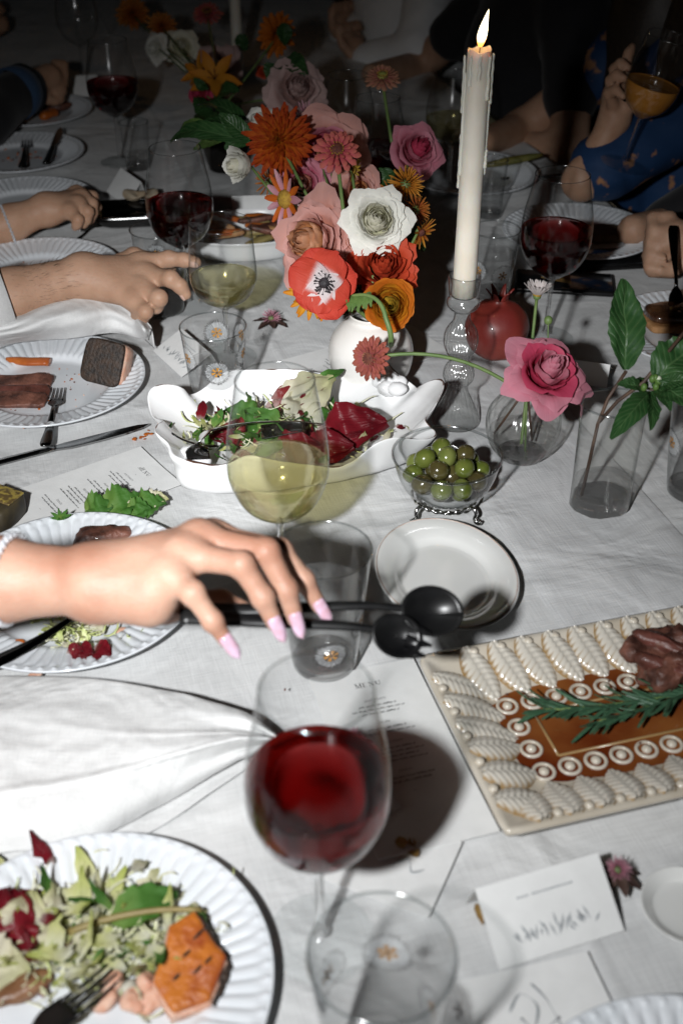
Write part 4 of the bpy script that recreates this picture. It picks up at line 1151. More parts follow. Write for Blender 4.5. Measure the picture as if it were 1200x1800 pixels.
# ------------------------------------------------------------------ petals, leaves, flower heads
def wprof(shape, v):
    if shape == 'ray': return max(.0, math.sin(PI * (.10 + .86 * v))) ** .7
    if shape == 'spat': return (.25 + .75 * min(1, v * 1.3) ** 1.2) * (1 - max(0, (v - .72) / .28) ** 2.4) ** .5 if v < 1 else .12
    if shape == 'broad': return max(0, math.sin(PI * min(1, .16 + .68 * v))) ** .55 * (1 if v < .8 else max(.25, 1 - ((v - .8) / .2) ** 2 * .75))
    if shape == 'lily': return max(.0, math.sin(PI * (.05 + .93 * v))) ** .9
    return 1
def petal(name, L, Wd, m, shape='ray', cup=.3, curl=0., nu=4, nv=7, ruf=0., seed=0, notch=0., twist=0.):
    def f(u, v):
        a = (u - .5) * 2
        w = Wd / 2 * wprof(shape, v)
        x = a * w
        y = L * v - notch * L * (1 - abs(a)) * max(0, v - .85) / .15
        z = cup * Wd * a * a * .5 * (1 - .3 * v) + curl * L * v * v + ruf * Wd * nz(a * 2 + seed, v * 4, seed) * v
        x += twist * v * v * L
        return (x, y, z)
    V, Fc, U = g_grid(f, nu, nv)
    return mesh(name, V, Fc, m, True, U)
def ring(t, mes, n, r0, z0, tilt, sc=1.0, a0=0.0, jit=.1, sx=1.0, name='petal'):
    for k in range(n):
        a = a0 + 2 * PI * k / n + random.uniform(-jit, jit) * 1.5 / max(n, 1) * 3
        o = obj(name, mes[k % len(mes)], t); o.rotation_mode = 'QUATERNION'
        o.rotation_quaternion = Quaternion((0, 0, 1), a) @ Quaternion((1, 0, 0), tilt + random.uniform(-jit, jit)) @ Quaternion((0, 1, 0), random.uniform(-jit, jit) * 1.2)
        o.location = (-math.sin(a) * r0, math.cos(a) * r0, z0)
        s = sc * random.uniform(1 - jit * .8, 1 + jit * .8); o.scale = (s * sx, s, s)
def head(name, label, px, py, d, face, cat='flower', group=None, spin=0.0):
    c = Q(px, py, d)
    t = thing(name, label, cat, c, group=group)
    n = (Vector((1, 0, 0)) * face[0] + Vector((0, 0, 1)) * face[1] + Vector((0, -1, 0)) * face[2]).normalized()
    t.rotation_mode = 'QUATERNION'; t.rotation_quaternion = n.to_track_quat('Z', 'Y') @ Quaternion((0, 0, 1), spin)
    t['_m'] = 0; del t['_m']
    return t, c, n
def local(t, pts):
    M = (Matrix.Translation(t.location) @ t.rotation_quaternion.to_matrix().to_4x4()).inverted()
    return [M @ Vector(p) for p in pts]
def stem(t, start, end, r=.0018, m=m_stem, bend=None, name='stem'):
    a, b = Vector(start), Vector(end)
    mid = (a + b) / 2 if bend is None else Vector(bend)
    pts = local(t, bez(a, mid, b, 12))
    return obj(name, mesh(name, *g_tube(pts, r, 8)[:2], m), t)
PX = lambda px, d: px * d / FPX              # photo pixels to metres at depth d
MOUTH = Vector((BV.x, BV.y, .10)); MOUTH2 = Vector((BV2.x, BV2.y, .12))

def rose_layers(t, R, m_list, nl=8, seed=0, op=1.0, tight=1.0, h=.95, np0=3, ruffle=.05, lip=.22):
    """nested cupped petals; op opens the outside"""
    rr = random.Random(seed); a0 = 0
    for i in range(nl):
        s = i / (nl - 1)
        Rb = R * (.13 + .87 * s ** (1.15 * tight)); Hb = R * h * (.92 - .66 * op * s ** 1.25)
        n = np0 + int(2.2 * s + .3); half = PI / n * 1.55
        m = m_list[min(len(m_list) - 1, int(s * len(m_list)))]
        sd = rr.uniform(0, 50)
        variants = []
        for q in range(2):
            def f(u, v):
                a = (u - .5) * 2
                e = abs(a)
                vv = v * (1 - .30 * e ** 3.0 + .05 * nz(a * 3 + sd, q * 5, 2) * (1 - e) + .035 * math.exp(-(a / .16) ** 2))
                ang = a * half * (.55 + .45 * min(1, v * 2.2))
                cl = max(0, 1 - s * 1.35)                       # the heart closes over itself
                r = Rb * ((1 - cl) * vv ** .55 + cl * 1.05 * math.sin(PI * (.10 + .72 * vv))) * (1 - .06 * e * e)
                z = Hb * vv ** (1.05 + .5 * s)
                lp = max(0, vv - .72) / .28
                r += lip * Rb * lp ** 2 * s * (1 - .3 * e); z -= .75 * lip * Rb * lp ** 2.2 * s
                k = ruffle * Rb * (nz(ang * 2.2 + sd + q * 9, v * 2.5, sd) + .5 * nz(ang * 6 + sd, v * 5, q)) * v
                r += k * 2.2; z += k * 1.5
                z += .10 * Rb * nz(ang * 1.3 + sd * 2, q * 7 + 3, v) * v
                return (-r * math.sin(ang), r * math.cos(ang), z)
            V, Fc, U = g_grid(f, 18, 12)
            variants.append(mesh('petal', V, Fc, m, True, U))
        a0 += 2.4
        for k in range(n):
            o = obj('petal', variants[k % 2], t); o.rotation_euler = (rr.uniform(-.05, .05), rr.uniform(-.05, .05), a0 + 2 * PI * k / n + rr.uniform(-.12, .12))
            o.location = (0, 0, -.28 * R * s); s_ = rr.uniform(.94, 1.06); o.scale = (s_, s_, s_)
def rose(label, px, py, d, dia, face, mats, name='rose', stem_to=None, **k):
    t, c, n = head(name, label, px, py, d, face)
    R = PX(dia / 2, d)
    # shift so that the visible middle of the flower sits on the given spot
    t.location = c - n * R * .35
    rose_layers(t, R, mats, **k)
    o = obj('calyx', mesh('calyx', *g_blob(R * .22, R * .22, R * .2, n=12, m=8)[:2], m_stem), t, (0, 0, -R * .32))
    if stem_to is not None: stem(t, t.location - n * R * .4, stem_to)
    return t
# petal colour families (base, middle, tip)
pm_white = petal_mat('petal_cream_white', (.78, .77, .60), (.83, .82, .73), (.85, .84, .78))
pm_whitec = petal_mat('petal_cream_heart', (.74, .72, .40), (.80, .78, .58), (.84, .82, .70))
pm_peach = petal_mat('petal_peach_heart', (.56, .20, .04), (.64, .27, .10), (.68, .36, .22))
pm_pinkp = petal_mat('petal_peach_pink', (.60, .22, .11), (.62, .25, .18), (.66, .36, .32))
pm_red = petal_mat('petal_scarlet', (.36, .03, .01), (.50, .05, .015), (.58, .075, .03), vein=.5)
pm_redt = petal_mat('petal_anemone', (.72, .64, .64), (.56, .07, .04), (.54, .05, .03), pos=(.30, .44, 1), vein=.8, var=.34)
pm_dahl = petal_mat('petal_dahlia', (.66, .30, .015), (.56, .13, .008), (.42, .042, .008), vein=.8, var=.4)
pm_zin = petal_mat('petal_zinnia_coral', (.42, .05, .09), (.55, .10, .12), (.58, .17, .12), vein=.5)
pm_zin2 = petal_mat('petal_zinnia_rust', (.40, .36, .10), (.40, .10, .10), (.36, .10, .06), pos=(.0, .35, 1), vein=.5)
pm_zin3 = petal_mat('petal_zinnia_far', (.42, .10, .12), (.50, .20, .15), (.52, .28, .17), vein=.4)
pm_mum = petal_mat('petal_mum_orange', (.40, .13, .01), (.58, .22, .02), (.66, .34, .06), vein=.4)
pm_mumd = petal_mat('petal_mum_rust', (.26, .05, .01), (.42, .11, .015), (.55, .24, .05), vein=.4)
pm_lil = petal_mat('petal_lilac_pink', (.40, .14, .20), (.52, .24, .30), (.58, .36, .42), vein=.4)
pm_oradaisy = petal_mat('petal_daisy_orange', (.60, .16, .01), (.62, .14, .015), (.60, .12, .02), vein=.5)
pm_pinkdaisy = petal_mat('petal_daisy_pink', (.62, .25, .30), (.66, .32, .38), (.70, .40, .45), vein=.5)
pm_pink = petal_mat('petal_hot_pink', (.52, .10, .06), (.50, .03, .08), (.56, .07, .14), vein=.35)
pm_pinkl = petal_mat('petal_rose_pink', (.54, .09, .10), (.58, .11, .18), (.64, .26, .33), vein=.35)
pm_ran = petal_mat('petal_ranunculus', (.58, .40, .04), (.62, .30, .02), (.58, .20, .01), vein=.3)
pm_rang = petal_mat('petal_ranunculus_green', (.34, .38, .06), (.52, .42, .06), (.60, .36, .03), vein=.3)
pm_orange = petal_mat('petal_orange', (.50, .14, .01), (.56, .15, .01), (.58, .17, .015), vein=.4)
pm_yel = petal_mat('petal_yellow', (.55, .32, .03), (.62, .42, .06), (.64, .46, .08), vein=.4)
pm_lily = petal_mat('petal_lily_orange', (.50, .22, .02), (.60, .24, .02), (.58, .20, .02), vein=.5)
pm_palepk = petal_mat('petal_pale_pink', (.46, .25, .21), (.52, .32, .29), (.56, .40, .38), vein=.3)
pm_daisyw = petal_mat('petal_daisy_white', (.66, .56, .54), (.74, .66, .64), (.78, .72, .70), vein=.5)
m_disc = mat('flower_disc_yellow', (.42, .26, .03), .8, (.30, .16, .02), 300, bump=.8, bs=400)
m_discd = mat('flower_disc_dark', (.07, .015, .012), .8, (.14, .04, .02), 300, bump=.8, bs=400)
m_discg = mat('flower_disc_green', (.34, .36, .08), .8, (.26, .28, .05), 300, bump=.6, bs=400)
m_anther = mat('black_anther', (.012, .010, .012), .6, (.03, .025, .03), 300, bump=.5, bs=500)

def dahlia(label, px, py, d, dia, face, pm, rings=8, n0=9, stem_to=None, name='dahlia', wid=.2, heart=None, tl0=80, tl1=2):
    t, c, n = head(name, label, px, py, d, face)
    R = PX(dia / 2, d); t.location = c - n * R * .22
    vs = [petal('petal', 1.0, wid * 2, pm, 'ray', .55, -.10 + .1 * q, 4, 6, .10, q * 3) for q in range(3)]
    for i in range(rings):
        s = i / (rings - 1)
        ring(t, vs, n0 + int(9 * s), R * (.03 + .10 * s), R * (.34 * (1 - s)), R_(tl0 + (tl1 - tl0) * s ** .75), R * (.24 + .70 * s), i * 1.3, .12)
    if heart: obj('disc', mesh('disc', *g_blob(R * .16, R * .16, R * .12, 2, R * .02, 120, 1, 14, 8)[:2], heart), t, (0, 0, R * .26))
    obj('calyx', mesh('calyx', *g_blob(R * .2, R * .2, R * .14, n=12, m=8)[:2], m_stem), t, (0, 0, -R * .08))
    if stem_to is not None: stem(t, t.location - n * R * .1, stem_to, .0021)
    return t
def zinnia(label, px, py, d, dia, face, pm, stem_to=None, disc=m_discd, rings=4, n0=15, bend=None, name='zinnia', srad=.0024, wid=.36, dome=.16, anth=True):
    t, c, n = head(name, label, px, py, d, face)
    R = PX(dia / 2, d); t.location = c - n * R * .1
    vs = [petal('petal', 1.0, wid, pm, 'spat', -.35, -.16, 4, 6, .10, q * 5, notch=.05) for q in range(3)]
    for i in range(rings):
        s = i / max(1, rings - 1)
        ring(t, vs, n0 - 1 * (rings - 1 - i), R * .16, R * (.16 * (1 - s)), R_(46 - 42 * s), R * (.46 + .38 * s), i * .7, .10)
    obj('disc', mesh('disc', *g_blob(R * .30, R * .30, R * dome, 2, R * .03, 140, 2, 18, 8)[:2], disc), t, (0, 0, R * .16))
    if anth:
        b = MB(); r = random.Random(5)
        for k in range(16):
            a = 2 * PI * k / 16; q = R * r.uniform(.20, .30)
            b.add(*g_blob(R * .035, R * .035, R * .07, n=6, m=4)[:2], None, Matrix.Translation((q * math.cos(a), q * math.sin(a), R * .28)))
        o = b.obj('stamens', m_disc, t); o['kind'] = 'stuff'
    obj('calyx', mesh('calyx', *g_blob(R * .26, R * .26, R * .22, n=12, m=8)[:2], m_stem), t, (0, 0, -R * .12))
    if stem_to is not None: stem(t, t.location - n * R * .2, stem_to, srad, bend=bend)
    return t
def mum(label, px, py, d, dia, face, pm, stem_to=None, name='chrysanthemum', n=70, wid=.16, up=.0, cone=105, ln=.62):
    t, c, nrm = head(name, label, px, py, d, face)
    R = PX(dia / 2, d); t.location = c
    vs = [petal('petal', 1.0, wid, pm, 'ray', .9, .22 - .1 * q, 3, 6, .05, q) for q in range(3)]
    for k in range(n):
        s = (k + .5) / n; pol = R_(cone) * s ** .6; a = k * 2.39996
        o = obj('petal', vs[k % 3], t); o.rotation_mode = 'QUATERNION'
        o.rotation_quaternion = Quaternion((0, 0, 1), a) @ Quaternion((1, 0, 0), PI / 2 - pol + random.uniform(-.12, .12))
        r0 = R * .3
        o.location = (-math.sin(a) * math.sin(pol) * r0, math.cos(a) * math.sin(pol) * r0, math.cos(pol) * r0 - R * .25)
        s_ = R * ln * random.uniform(.85, 1.1) * (.7 + .45 * s); o.scale = (s_, s_, s_)
    obj('calyx', mesh('calyx', *g_blob(R * .3, R * .3, R * .26, n=12, m=8)[:2], m_stem), t, (0, 0, -R * .35))
    if stem_to is not None: stem(t, t.location - nrm * R * .4, stem_to, .0016)
    return t
def anemone(label, px, py, d, dia, face, stem_to):
    t, c, n = head('anemone', label, px, py, d, face)
    R = PX(dia / 2, d); t.location = c - n * R * .1
    vs = [petal('petal', 1.0, 1.05, pm_redt, 'broad', .30, -.06 + .05 * q, 10, 12, .10, q * 7) for q in range(3)]
    ring(t, vs, 4, R * .04, -R * .05, R_(8), R * 1.04, .5, .14); ring(t, vs, 4, R * .03, R * .02, R_(20), R * .96, 1.25, .14)
    obj('boss', mesh('boss', *g_blob(R * .15, R * .15, R * .13, 2, R * .02, 150, 3, 16, 10)[:2], m_anther), t, (0, 0, R * .12))
    b = MB(); r = random.Random(4)
    for k in range(60):
        a = r.uniform(0, 2 * PI); q = R * r.uniform(.22, .33); z = R * r.uniform(.10, .22)
        V, Fc, U = g_tube([(q * .5 * math.cos(a), q * .5 * math.sin(a), R * .06), (q * math.cos(a), q * math.sin(a), z)], R * .008, 4); b.add(V, Fc)
        b.add(*g_blob(R * .032, R * .022, R * .022, n=6, m=4)[:2], None, Matrix.Translation((q * math.cos(a), q * math.sin(a), z)))
    o = b.obj('stamens', m_anther, t); o['kind'] = 'stuff'
    stem(t, t.location - n * R * .1, stem_to, .0024)
    return t
def daisy(label, px, py, d, dia, face, pms, n=15, disc=m_disc, stem_to=None, wid=.3, tilt=12, dr=.30, name='daisy', bend=None, rings=1, dome=.16):
    t, c, nn = head(name, label, px, py, d, face)
    R = PX(dia / 2, d); t.location = c - nn * R * .1
    for q in range(rings):
        for k, pm in enumerate(pms):
            vs = [petal('petal', 1.0, wid, pm, 'ray', .5, .08 - .06 * j, 4, 7, .05, j) for j in range(2)]
            ring(t, vs, n // len(pms), R * dr * .75, q * .02 * R, R_(tilt + 12 * q), R * (.80 - .12 * q), k * 2 * PI / n + q * .2, .10)
    obj('disc', mesh('disc', *g_blob(R * dr, R * dr, R * dome, 2, R * .02, 200, 2, 20, 8)[:2], disc), t, (0, 0, R * .05))
    obj('calyx', mesh('calyx', *g_blob(R * .22, R * .22, R * .18, n=12, m=8)[:2], m_stem), t, (0, 0, -R * .10))
    if stem_to is not None: stem(t, t.location - nn * R * .15, stem_to, .0019, bend=bend)
    return t
def leafsheet(t, base, tip, wid, m=m_leaf, n=(0, -.5, .8), fold=.25, bend=.12, serr=.06, ns=11, loc=None, name='leaf', nu=8, nv=22, rag=.10):
    base, tip = Vector(base), Vector(tip); a = tip - base; L = a.length; a.normalize()
    n = Vector(n); b = a.cross(n).normalized(); n = b.cross(a)
    org = Vector(loc) if loc is not None else Vector((0, 0, 0)); sdv = random.uniform(0, 90)
    def f(u, v):
        s = (u - .5) * 2
        w = wid / 2 * math.sin(PI * min(1, .04 + .93 * v ** .85)) ** .85
        w *= 1 + serr * (2 * ((v * ns + (.37 if s > 0 else 0)) % 1) - 1) * abs(s) * (1 + .8 * nz(v * 9, s * 2, sdv)) + rag * nz(v * 6 + sdv, s * 1.5, sdv * 2)
        return base - org + a * (L * v) + b * (s * w) + n * (abs(s) * fold * w * 1.0 + bend * L * math.sin(PI * v) + .02 * wid * math.sin(v * 30) * abs(s) + rag * 1.2 * wid * nz(v * 4 + sdv, s * 2, 4))
    V, Fc, U = g_grid(f, nu, nv)
    return obj(name, mesh(name, V, Fc, m, True, U), t)

# ---- the main bouquet in the white vase
dahlia('large orange dahlia facing the camera at the left of the bouquet', 488, 245, 1.55, 120, (-.1, .45, .85), pm_dahl, stem_to=MOUTH, wid=.125, rings=12, n0=11)
rose('pink garden rose half hidden behind the coral zinnia', 578, 262, 1.60, 140, (.1, .4, .8), [pm_peach, pm_pinkl, pm_pinkp], stem_to=MOUTH, seed=4, name='garden_rose')
zinnia('coral zinnia on a tall green stem in front of the bouquet', 592, 264, 1.45, 84, (.05, .62, .75), pm_zin, stem_to=Q(604, 378, 1.45), rings=3, n0=14)
mum('small lilac pink chrysanthemum above the orange dahlia', 540, 205, 1.66, 74, (0, .6, .6), pm_lil, stem_to=MOUTH, n=46, wid=.14)
rose('round white ranunculus bud left of the orange dahlia', 421, 290, 1.56, 60, (-.55, .1, .6), [pm_whitec, pm_white], stem_to=MOUTH, seed=9, op=.35, h=1.5, nl=6, name='ranunculus_bud', lip=.05)
daisy('orange and pink daisy turned to the left', 499, 350, 1.50, 100, (-.72, .15, .55), [pm_oradaisy, pm_pinkdaisy], n=14, stem_to=MOUTH, wid=.34, dr=.34, tilt=8, dome=.24)
rose('peach garden rose low on the left of the bouquet', 540, 422, 1.45, 150, (-.45, .45, .75), [pm_peach, pm_peach, pm_pinkp, pm_pinkp], stem_to=MOUTH, seed=2, nl=9, ruffle=.09, name='garden_rose')
rose('open pink petals of a rose tucked behind the peach rose', 560, 395, 1.52, 100, (.25, .35, .8), [pm_pinkp, pm_palepk], stem_to=MOUTH, seed=12, nl=6, ruffle=.09, name='garden_rose')
rose('creamy white rose at the front of the bouquet', 662, 386, 1.42, 106, (.05, .50, .80), [pm_whitec, pm_whitec, pm_white, pm_white], stem_to=MOUTH, seed=5, nl=12, op=.72, tight=.85, ruffle=.05, lip=.22, np0=4, name='garden_rose')
anemone('red anemone with white ring and black centre', 570, 497, 1.37, 128, (-.35, .25, .85), MOUTH)
rose('scarlet rose seen from the side under the white rose', 674, 466, 1.44, 112, (.12, .55, .65), [pm_red], stem_to=MOUTH, seed=8, nl=8, op=.45, h=1.15, ruffle=.10, name='garden_rose', lip=.2)
rose('small orange ranunculus ball between the peach and white roses', 628, 424, 1.45, 44, (.1, .6, .8), [pm_orange], stem_to=MOUTH, seed=3, nl=6, op=.4, h=1.2, name='ranunculus_bud', lip=.02)
rose('yellow orange ranunculus with green heart low on the right', 684, 536, 1.40, 92, (.05, .35, .95), [pm_rang, pm_ran, pm_ran, pm_orange], stem_to=MOUTH, seed=6, nl=14, op=.72, tight=.75, ruffle=.04, name='ranunculus', lip=.03, np0=4)
mum('golden orange petals fringed behind the yellow ranunculus', 706, 540, 1.43, 66, (.6, .25, .5), pm_mum, n=24, wid=.16)
mum('orange petals peeping out below the red anemone', 545, 520, 1.42, 92, (-.3, .05, .8), pm_ran, n=26, wid=.3, ln=.8)
mum('bright orange chrysanthemum at the upper right of the bouquet', 716, 318, 1.50, 72, (.25, .7, .5), pm_mum, stem_to=MOUTH, n=80)
mum('rust chrysanthemum just below the bright orange one', 736, 366, 1.50, 62, (.5, .4, .5), pm_mumd, stem_to=MOUTH, n=60)
daisy('rust orange daisy drooping at the right of the white rose', 742, 410, 1.46, 70, (.6, -.2, .5), [pm_mumd, pm_mum], n=16, stem_to=MOUTH, wid=.2, dr=.2, disc=m_discd)
rose('bright pink rose at the far right of the bouquet', 735, 262, 1.66, 88, (.35, .5, .6), [pm_pink, pm_pinkl], stem_to=MOUTH, seed=14, nl=7, op=.6, h=1.15, name='garden_rose')
zinnia('salmon zinnia on a tall stem against the dark', 672, 134, 1.72, 66, (0, .95, .35), pm_zin3, stem_to=Q(688, 250, 1.70), rings=4, n0=16, disc=m_discg)
daisy('small yellow flower under the coral zinnia', 623, 300, 1.50, 44, (.75, -.1, .3), [pm_yel], n=14, wid=.3, stem_to=MOUTH)
rose('white flower peeping out above the dahlia', 450, 210, 1.68, 56, (-.3, .6, .6), [pm_white], stem_to=MOUTH, seed=21, nl=5, name='ranunculus')
dahlia('orange flower low behind the coral zinnia stem', 528, 345, 1.62, 70, (0, .6, .6), pm_mumd, stem_to=MOUTH, rings=6)
rose('crimson rose peeking out below the pink garden rose', 552, 300, 1.62, 70, (-.1, .1, .8), [pm_pink], stem_to=MOUTH, seed=23, nl=5, name='garden_rose')
mum('rust spray chrysanthemum filling the gap under the orange dahlia', 470, 318, 1.62, 60, (-.3, .5, .6), pm_mumd, stem_to=MOUTH, n=44)
rose('dusky pink rose deep in the bouquet behind the daisy', 530, 322, 1.60, 92, (-.1, .4, .8), [pm_pinkp, pm_pinkl], stem_to=MOUTH, seed=51, nl=6, name='garden_rose')
rose('coral rose between the white rose and the coral zinnia', 630, 335, 1.56, 84, (.1, .4, .8), [pm_peach, pm_pinkp], stem_to=MOUTH, seed=53, nl=6, name='garden_rose')
mum('small rust bloom tucked in left of the bright orange chrysanthemum', 690, 338, 1.56, 56, (.2, .4, .7), pm_mumd, stem_to=MOUTH, n=40)
# curled green stem and frond over the vase
t = thing('fern_frond', 'curled green stem with feathery leaf over the white vase', 'foliage', Q(676, 600, 1.35))
t.rotation_mode = 'QUATERNION'
o = obj('stem', mesh('stem', *g_tube(local(t, bez(Q(612, 522, 1.37), Q(668, 505, 1.34), Q(678, 560, 1.34), 10) + bez(Q(678, 560, 1.34), Q(690, 590, 1.34), Q(686, 606, 1.36), 6)[1:]), [.0018 + .0018 * i / 16 for i in range(17)], 8)[:2], m_stem), t)
for k in range(12):
    s = k / 11; bx = 612 + 40 * s; by = 520 - 6 * s
    leafsheet(t, Q(bx, by, 1.365), Q(bx + random.uniform(-16, 4), by + random.uniform(10, 34), 1.36), .006, m_leaf2, (0, -.8, .5), loc=t.location, serr=.3, ns=4, nu=4, nv=8)
# stems and greenery inside the bouquet
def greens(label, spec, m=m_leaf, name='leaf_sprig'):
    t = thing(name, label, 'foliage', Q(*spec[0][0]))
    for b_, t_, w in spec: leafsheet(t, Q(*b_), Q(*t_), w, m, (random.uniform(-.3, .3), -.6, .7), loc=t.location, bend=random.uniform(-.1, .2))
    return t
greens('dark green leaves left of the orange dahlia', [((440, 245, 1.62), (385, 200, 1.60), .03), ((440, 250, 1.62), (300, 250, 1.72), .03), ((430, 240, 1.65), (350, 215, 1.75), .035), ((445, 235, 1.66), (395, 262, 1.66), .028), ((440, 230, 1.7), (345, 185, 1.8), .03)], m_leaf)
greens('pale green leaves hanging beside the white bud', [((400, 235, 1.7), (322, 222, 1.8), .03), ((405, 240, 1.72), (340, 262, 1.8), .026), ((380, 228, 1.75), (310, 244, 1.82), .022)], m_leaf2)
greens('dark leaves among the roses on the right', [((660, 480, 1.5), (700, 500, 1.46), .03), ((690, 300, 1.6), (660, 330, 1.6), .03), ((640, 300, 1.62), (690, 350, 1.6), .04), ((700, 400, 1.55), (745, 440, 1.52), .035), ((620, 330, 1.62), (590, 300, 1.6), .04), ((600, 470, 1.5), (640, 500, 1.46), .03)], m_leaf)
greens('dark leaves filling the lower middle of the bouquet', [((590, 400, 1.58), (560, 330, 1.6), .05), ((600, 400, 1.58), (650, 320, 1.6), .05), ((620, 420, 1.55), (600, 350, 1.58), .05), ((610, 460, 1.52), (520, 400, 1.56), .05), ((640, 470, 1.52), (720, 420, 1.52), .05), ((620, 500, 1.48), (560, 560, 1.45), .045), ((640, 500, 1.48), (720, 560, 1.47), .045), ((560, 380, 1.6), (490, 380, 1.62), .04)], m_leaf)
greens('green leaf between the far pink rose and the orange flower', [((492, 112, 2.0), (538, 132, 1.95), .05), ((488, 115, 2.0), (470, 140, 2.0), .035), ((500, 40, 2.2), (500, 80, 2.2), .03)], m_leaf)

# ---- the dim bouquet further down the table
rose('pale pink rose in the dim upper middle', 525, 152, 1.95, 104, (.2, .5, .7), [pm_palepk], stem_to=MOUTH2, seed=31, nl=7, name='garden_rose', ruffle=.09)
def lily(label, px, py, d, dia, face, stem_to):
    t, c, n = head('lily', label, px, py, d, face)
    R = PX(dia / 2, d)
    vs = [petal('petal', 1.0, .42, pm_lily, 'lily', .35, -.22 + .1 * q, 5, 9, .05, q) for q in range(2)]
    ring(t, vs, 3, R * .05, 0, R_(28), R, .3, .1); ring(t, vs, 3, R * .05, .0, R_(34), R * .95, .3 + PI / 3, .1)
    for k in range(5):
        a = k * 1.26; V, Fc, U = g_tube([(0, 0, 0), (R * .2 * math.cos(a), R * .2 * math.sin(a), R * .5)], R * .012, 5)
        obj('stamen', mesh('stamen', V, Fc, m_discd), t)
    stem(t, c - n * .004, stem_to, .002)
lily('orange lily with open pointed petals in the far bouquet', 378, 138, 2.15, 100, (-.1, .5, .8), MOUTH2)
lily('second orange lily just left of the other, half hidden', 352, 128, 2.2, 70, (-.6, .5, .5), MOUTH2)
dahlia('orange red dahlia nodding at the top centre', 483, 58, 2.25, 78, (-.4, .3, .6), pm_orange, stem_to=MOUTH2, rings=6)
zinnia('dim red zinnia at the top left of the far candle', 364, 22, 2.5, 56, (0, .9, .4), pm_zin, stem_to=MOUTH2, rings=3)
rose('dim pink rose behind the orange lily', 382, 106, 2.4, 76, (0, .6, .6), [pm_palepk], stem_to=MOUTH2, seed=33, nl=6, name='garden_rose')
rose('dim white flower at the upper left', 268, 84, 2.5, 46, (-.4, .2, .6), [pm_white], stem_to=MOUTH2, seed=35, nl=5, name='ranunculus')
dahlia('dim rust flower above the white one at the upper left', 284, 44, 2.6, 50, (0, .5, .6), pm_mumd, stem_to=MOUTH2, rings=5)
dahlia('very dark orange flower at the top left', 232, 22, 2.75, 56, (0, .5, .6), pm_mumd, stem_to=MOUTH2, rings=5)
rose('dark red flower beside the orange lily', 346, 162, 2.2, 46, (-.4, .3, .6), [pm_pink], stem_to=MOUTH2, seed=37, nl=5, name='ranunculus')
rose('tiny red ranunculus near the far green leaf', 462, 124, 2.3, 22, (0, .6, .6), [pm_red], seed=38, nl=4, name='ranunculus_bud')
rose('cream flower dim behind the pink rose at the upper left', 318, 78, 2.55, 60, (0, .5, .6), [pm_whitec], stem_to=MOUTH2, seed=39, nl=5, name='ranunculus')
greens('dark leaves under the far orange lily', [((380, 175, 2.15), (420, 160, 2.1), .045), ((370, 180, 2.15), (345, 200, 2.1), .04), ((360, 145, 2.1), (348, 158, 2.1), .035), ((400, 200, 2.1), (440, 240, 1.9), .04), ((375, 195, 2.1), (350, 225, 2.0), .045), ((420, 60, 2.5), (432, 90, 2.5), .03)], m_leaf)

# ---- bud vase flowers on the right
RVM = Vector((RV.x, RV.y, .094))
rose('large pink rose leaning out of the ribbed bud vase', 962, 652, 1.27, 122, (.28, .80, .50), [pm_pinkl, pm_pinkl, pm_pink, pm_pinkl], stem_to=RVM, seed=17, nl=8, op=.58, h=1.2, ruffle=.06, name='garden_rose', lip=.42)
daisy('white pink-tinged daisy standing up from the ribbed bud vase', 944, 515, 1.36, 66, (.05, 1.0, -.05), [pm_daisyw], n=22, wid=.22, tilt=46, dr=.25, stem_to=Vector((RV.x, RV.y, .02)), disc=m_disc, rings=2)
zinnia('rust zinnia with green eye drooping in front of the candlestick', 648, 630, 1.31, 80, (-.55, .30, .72), pm_zin2, stem_to=Vector((RV.x - .002, RV.y, .085)), disc=m_discd, rings=5, n0=17, bend=Q(800, 598, 1.31), srad=.0021, wid=.3, dome=.1, anth=False)
t = thing('flower_bud', 'tiny green bud on a thin stem beside the white daisy', 'flower', Q(963, 563, 1.33)); t.rotation_mode = 'QUATERNION'
obj('bud', mesh('bud', *g_blob(.005, .005, .0055, n=12, m=8)[:2], m_stem), t); stem(t, Q(963, 563, 1.33), Q(962, 612, 1.33), .0008)
for k, (a, b) in enumerate((((.0, .0), (-.02, -.004)), ((.0, 0), (.022, .006)), ((0, 0), (.012, -.012)))):
    pass
# submerged stems and hanging sepals of the bud vase
t = thing('cut_stems', 'brown cut stems and sepals hanging inside the ribbed bud vase', 'stems', RVM); t.rotation_mode = 'QUATERNION'
for dx, dy, z in ((-.032, .004, -.062), (.004, -.006, -.08), (.014, .01, -.075)):
    V, Fc, U = g_tube([(0, 0, .002), (dx * .5, dy * .5, z * .5), (dx, dy, z)], .0014, 6); obj('stem', mesh('stem', V, Fc, m_stem if dx > 0 and dx < .01 else m_wood_stem), t)
for k in range(6):
    leafsheet(t, RVM + Vector((.006, 0, -.004)), RVM + Vector((.012 + .012 * rs.rand(), -.01 + .02 * rs.rand(), -.022 - .012 * rs.rand())), .004, m_wood_stem, (0, -1, .3), loc=RVM, nu=2, nv=6, serr=0)

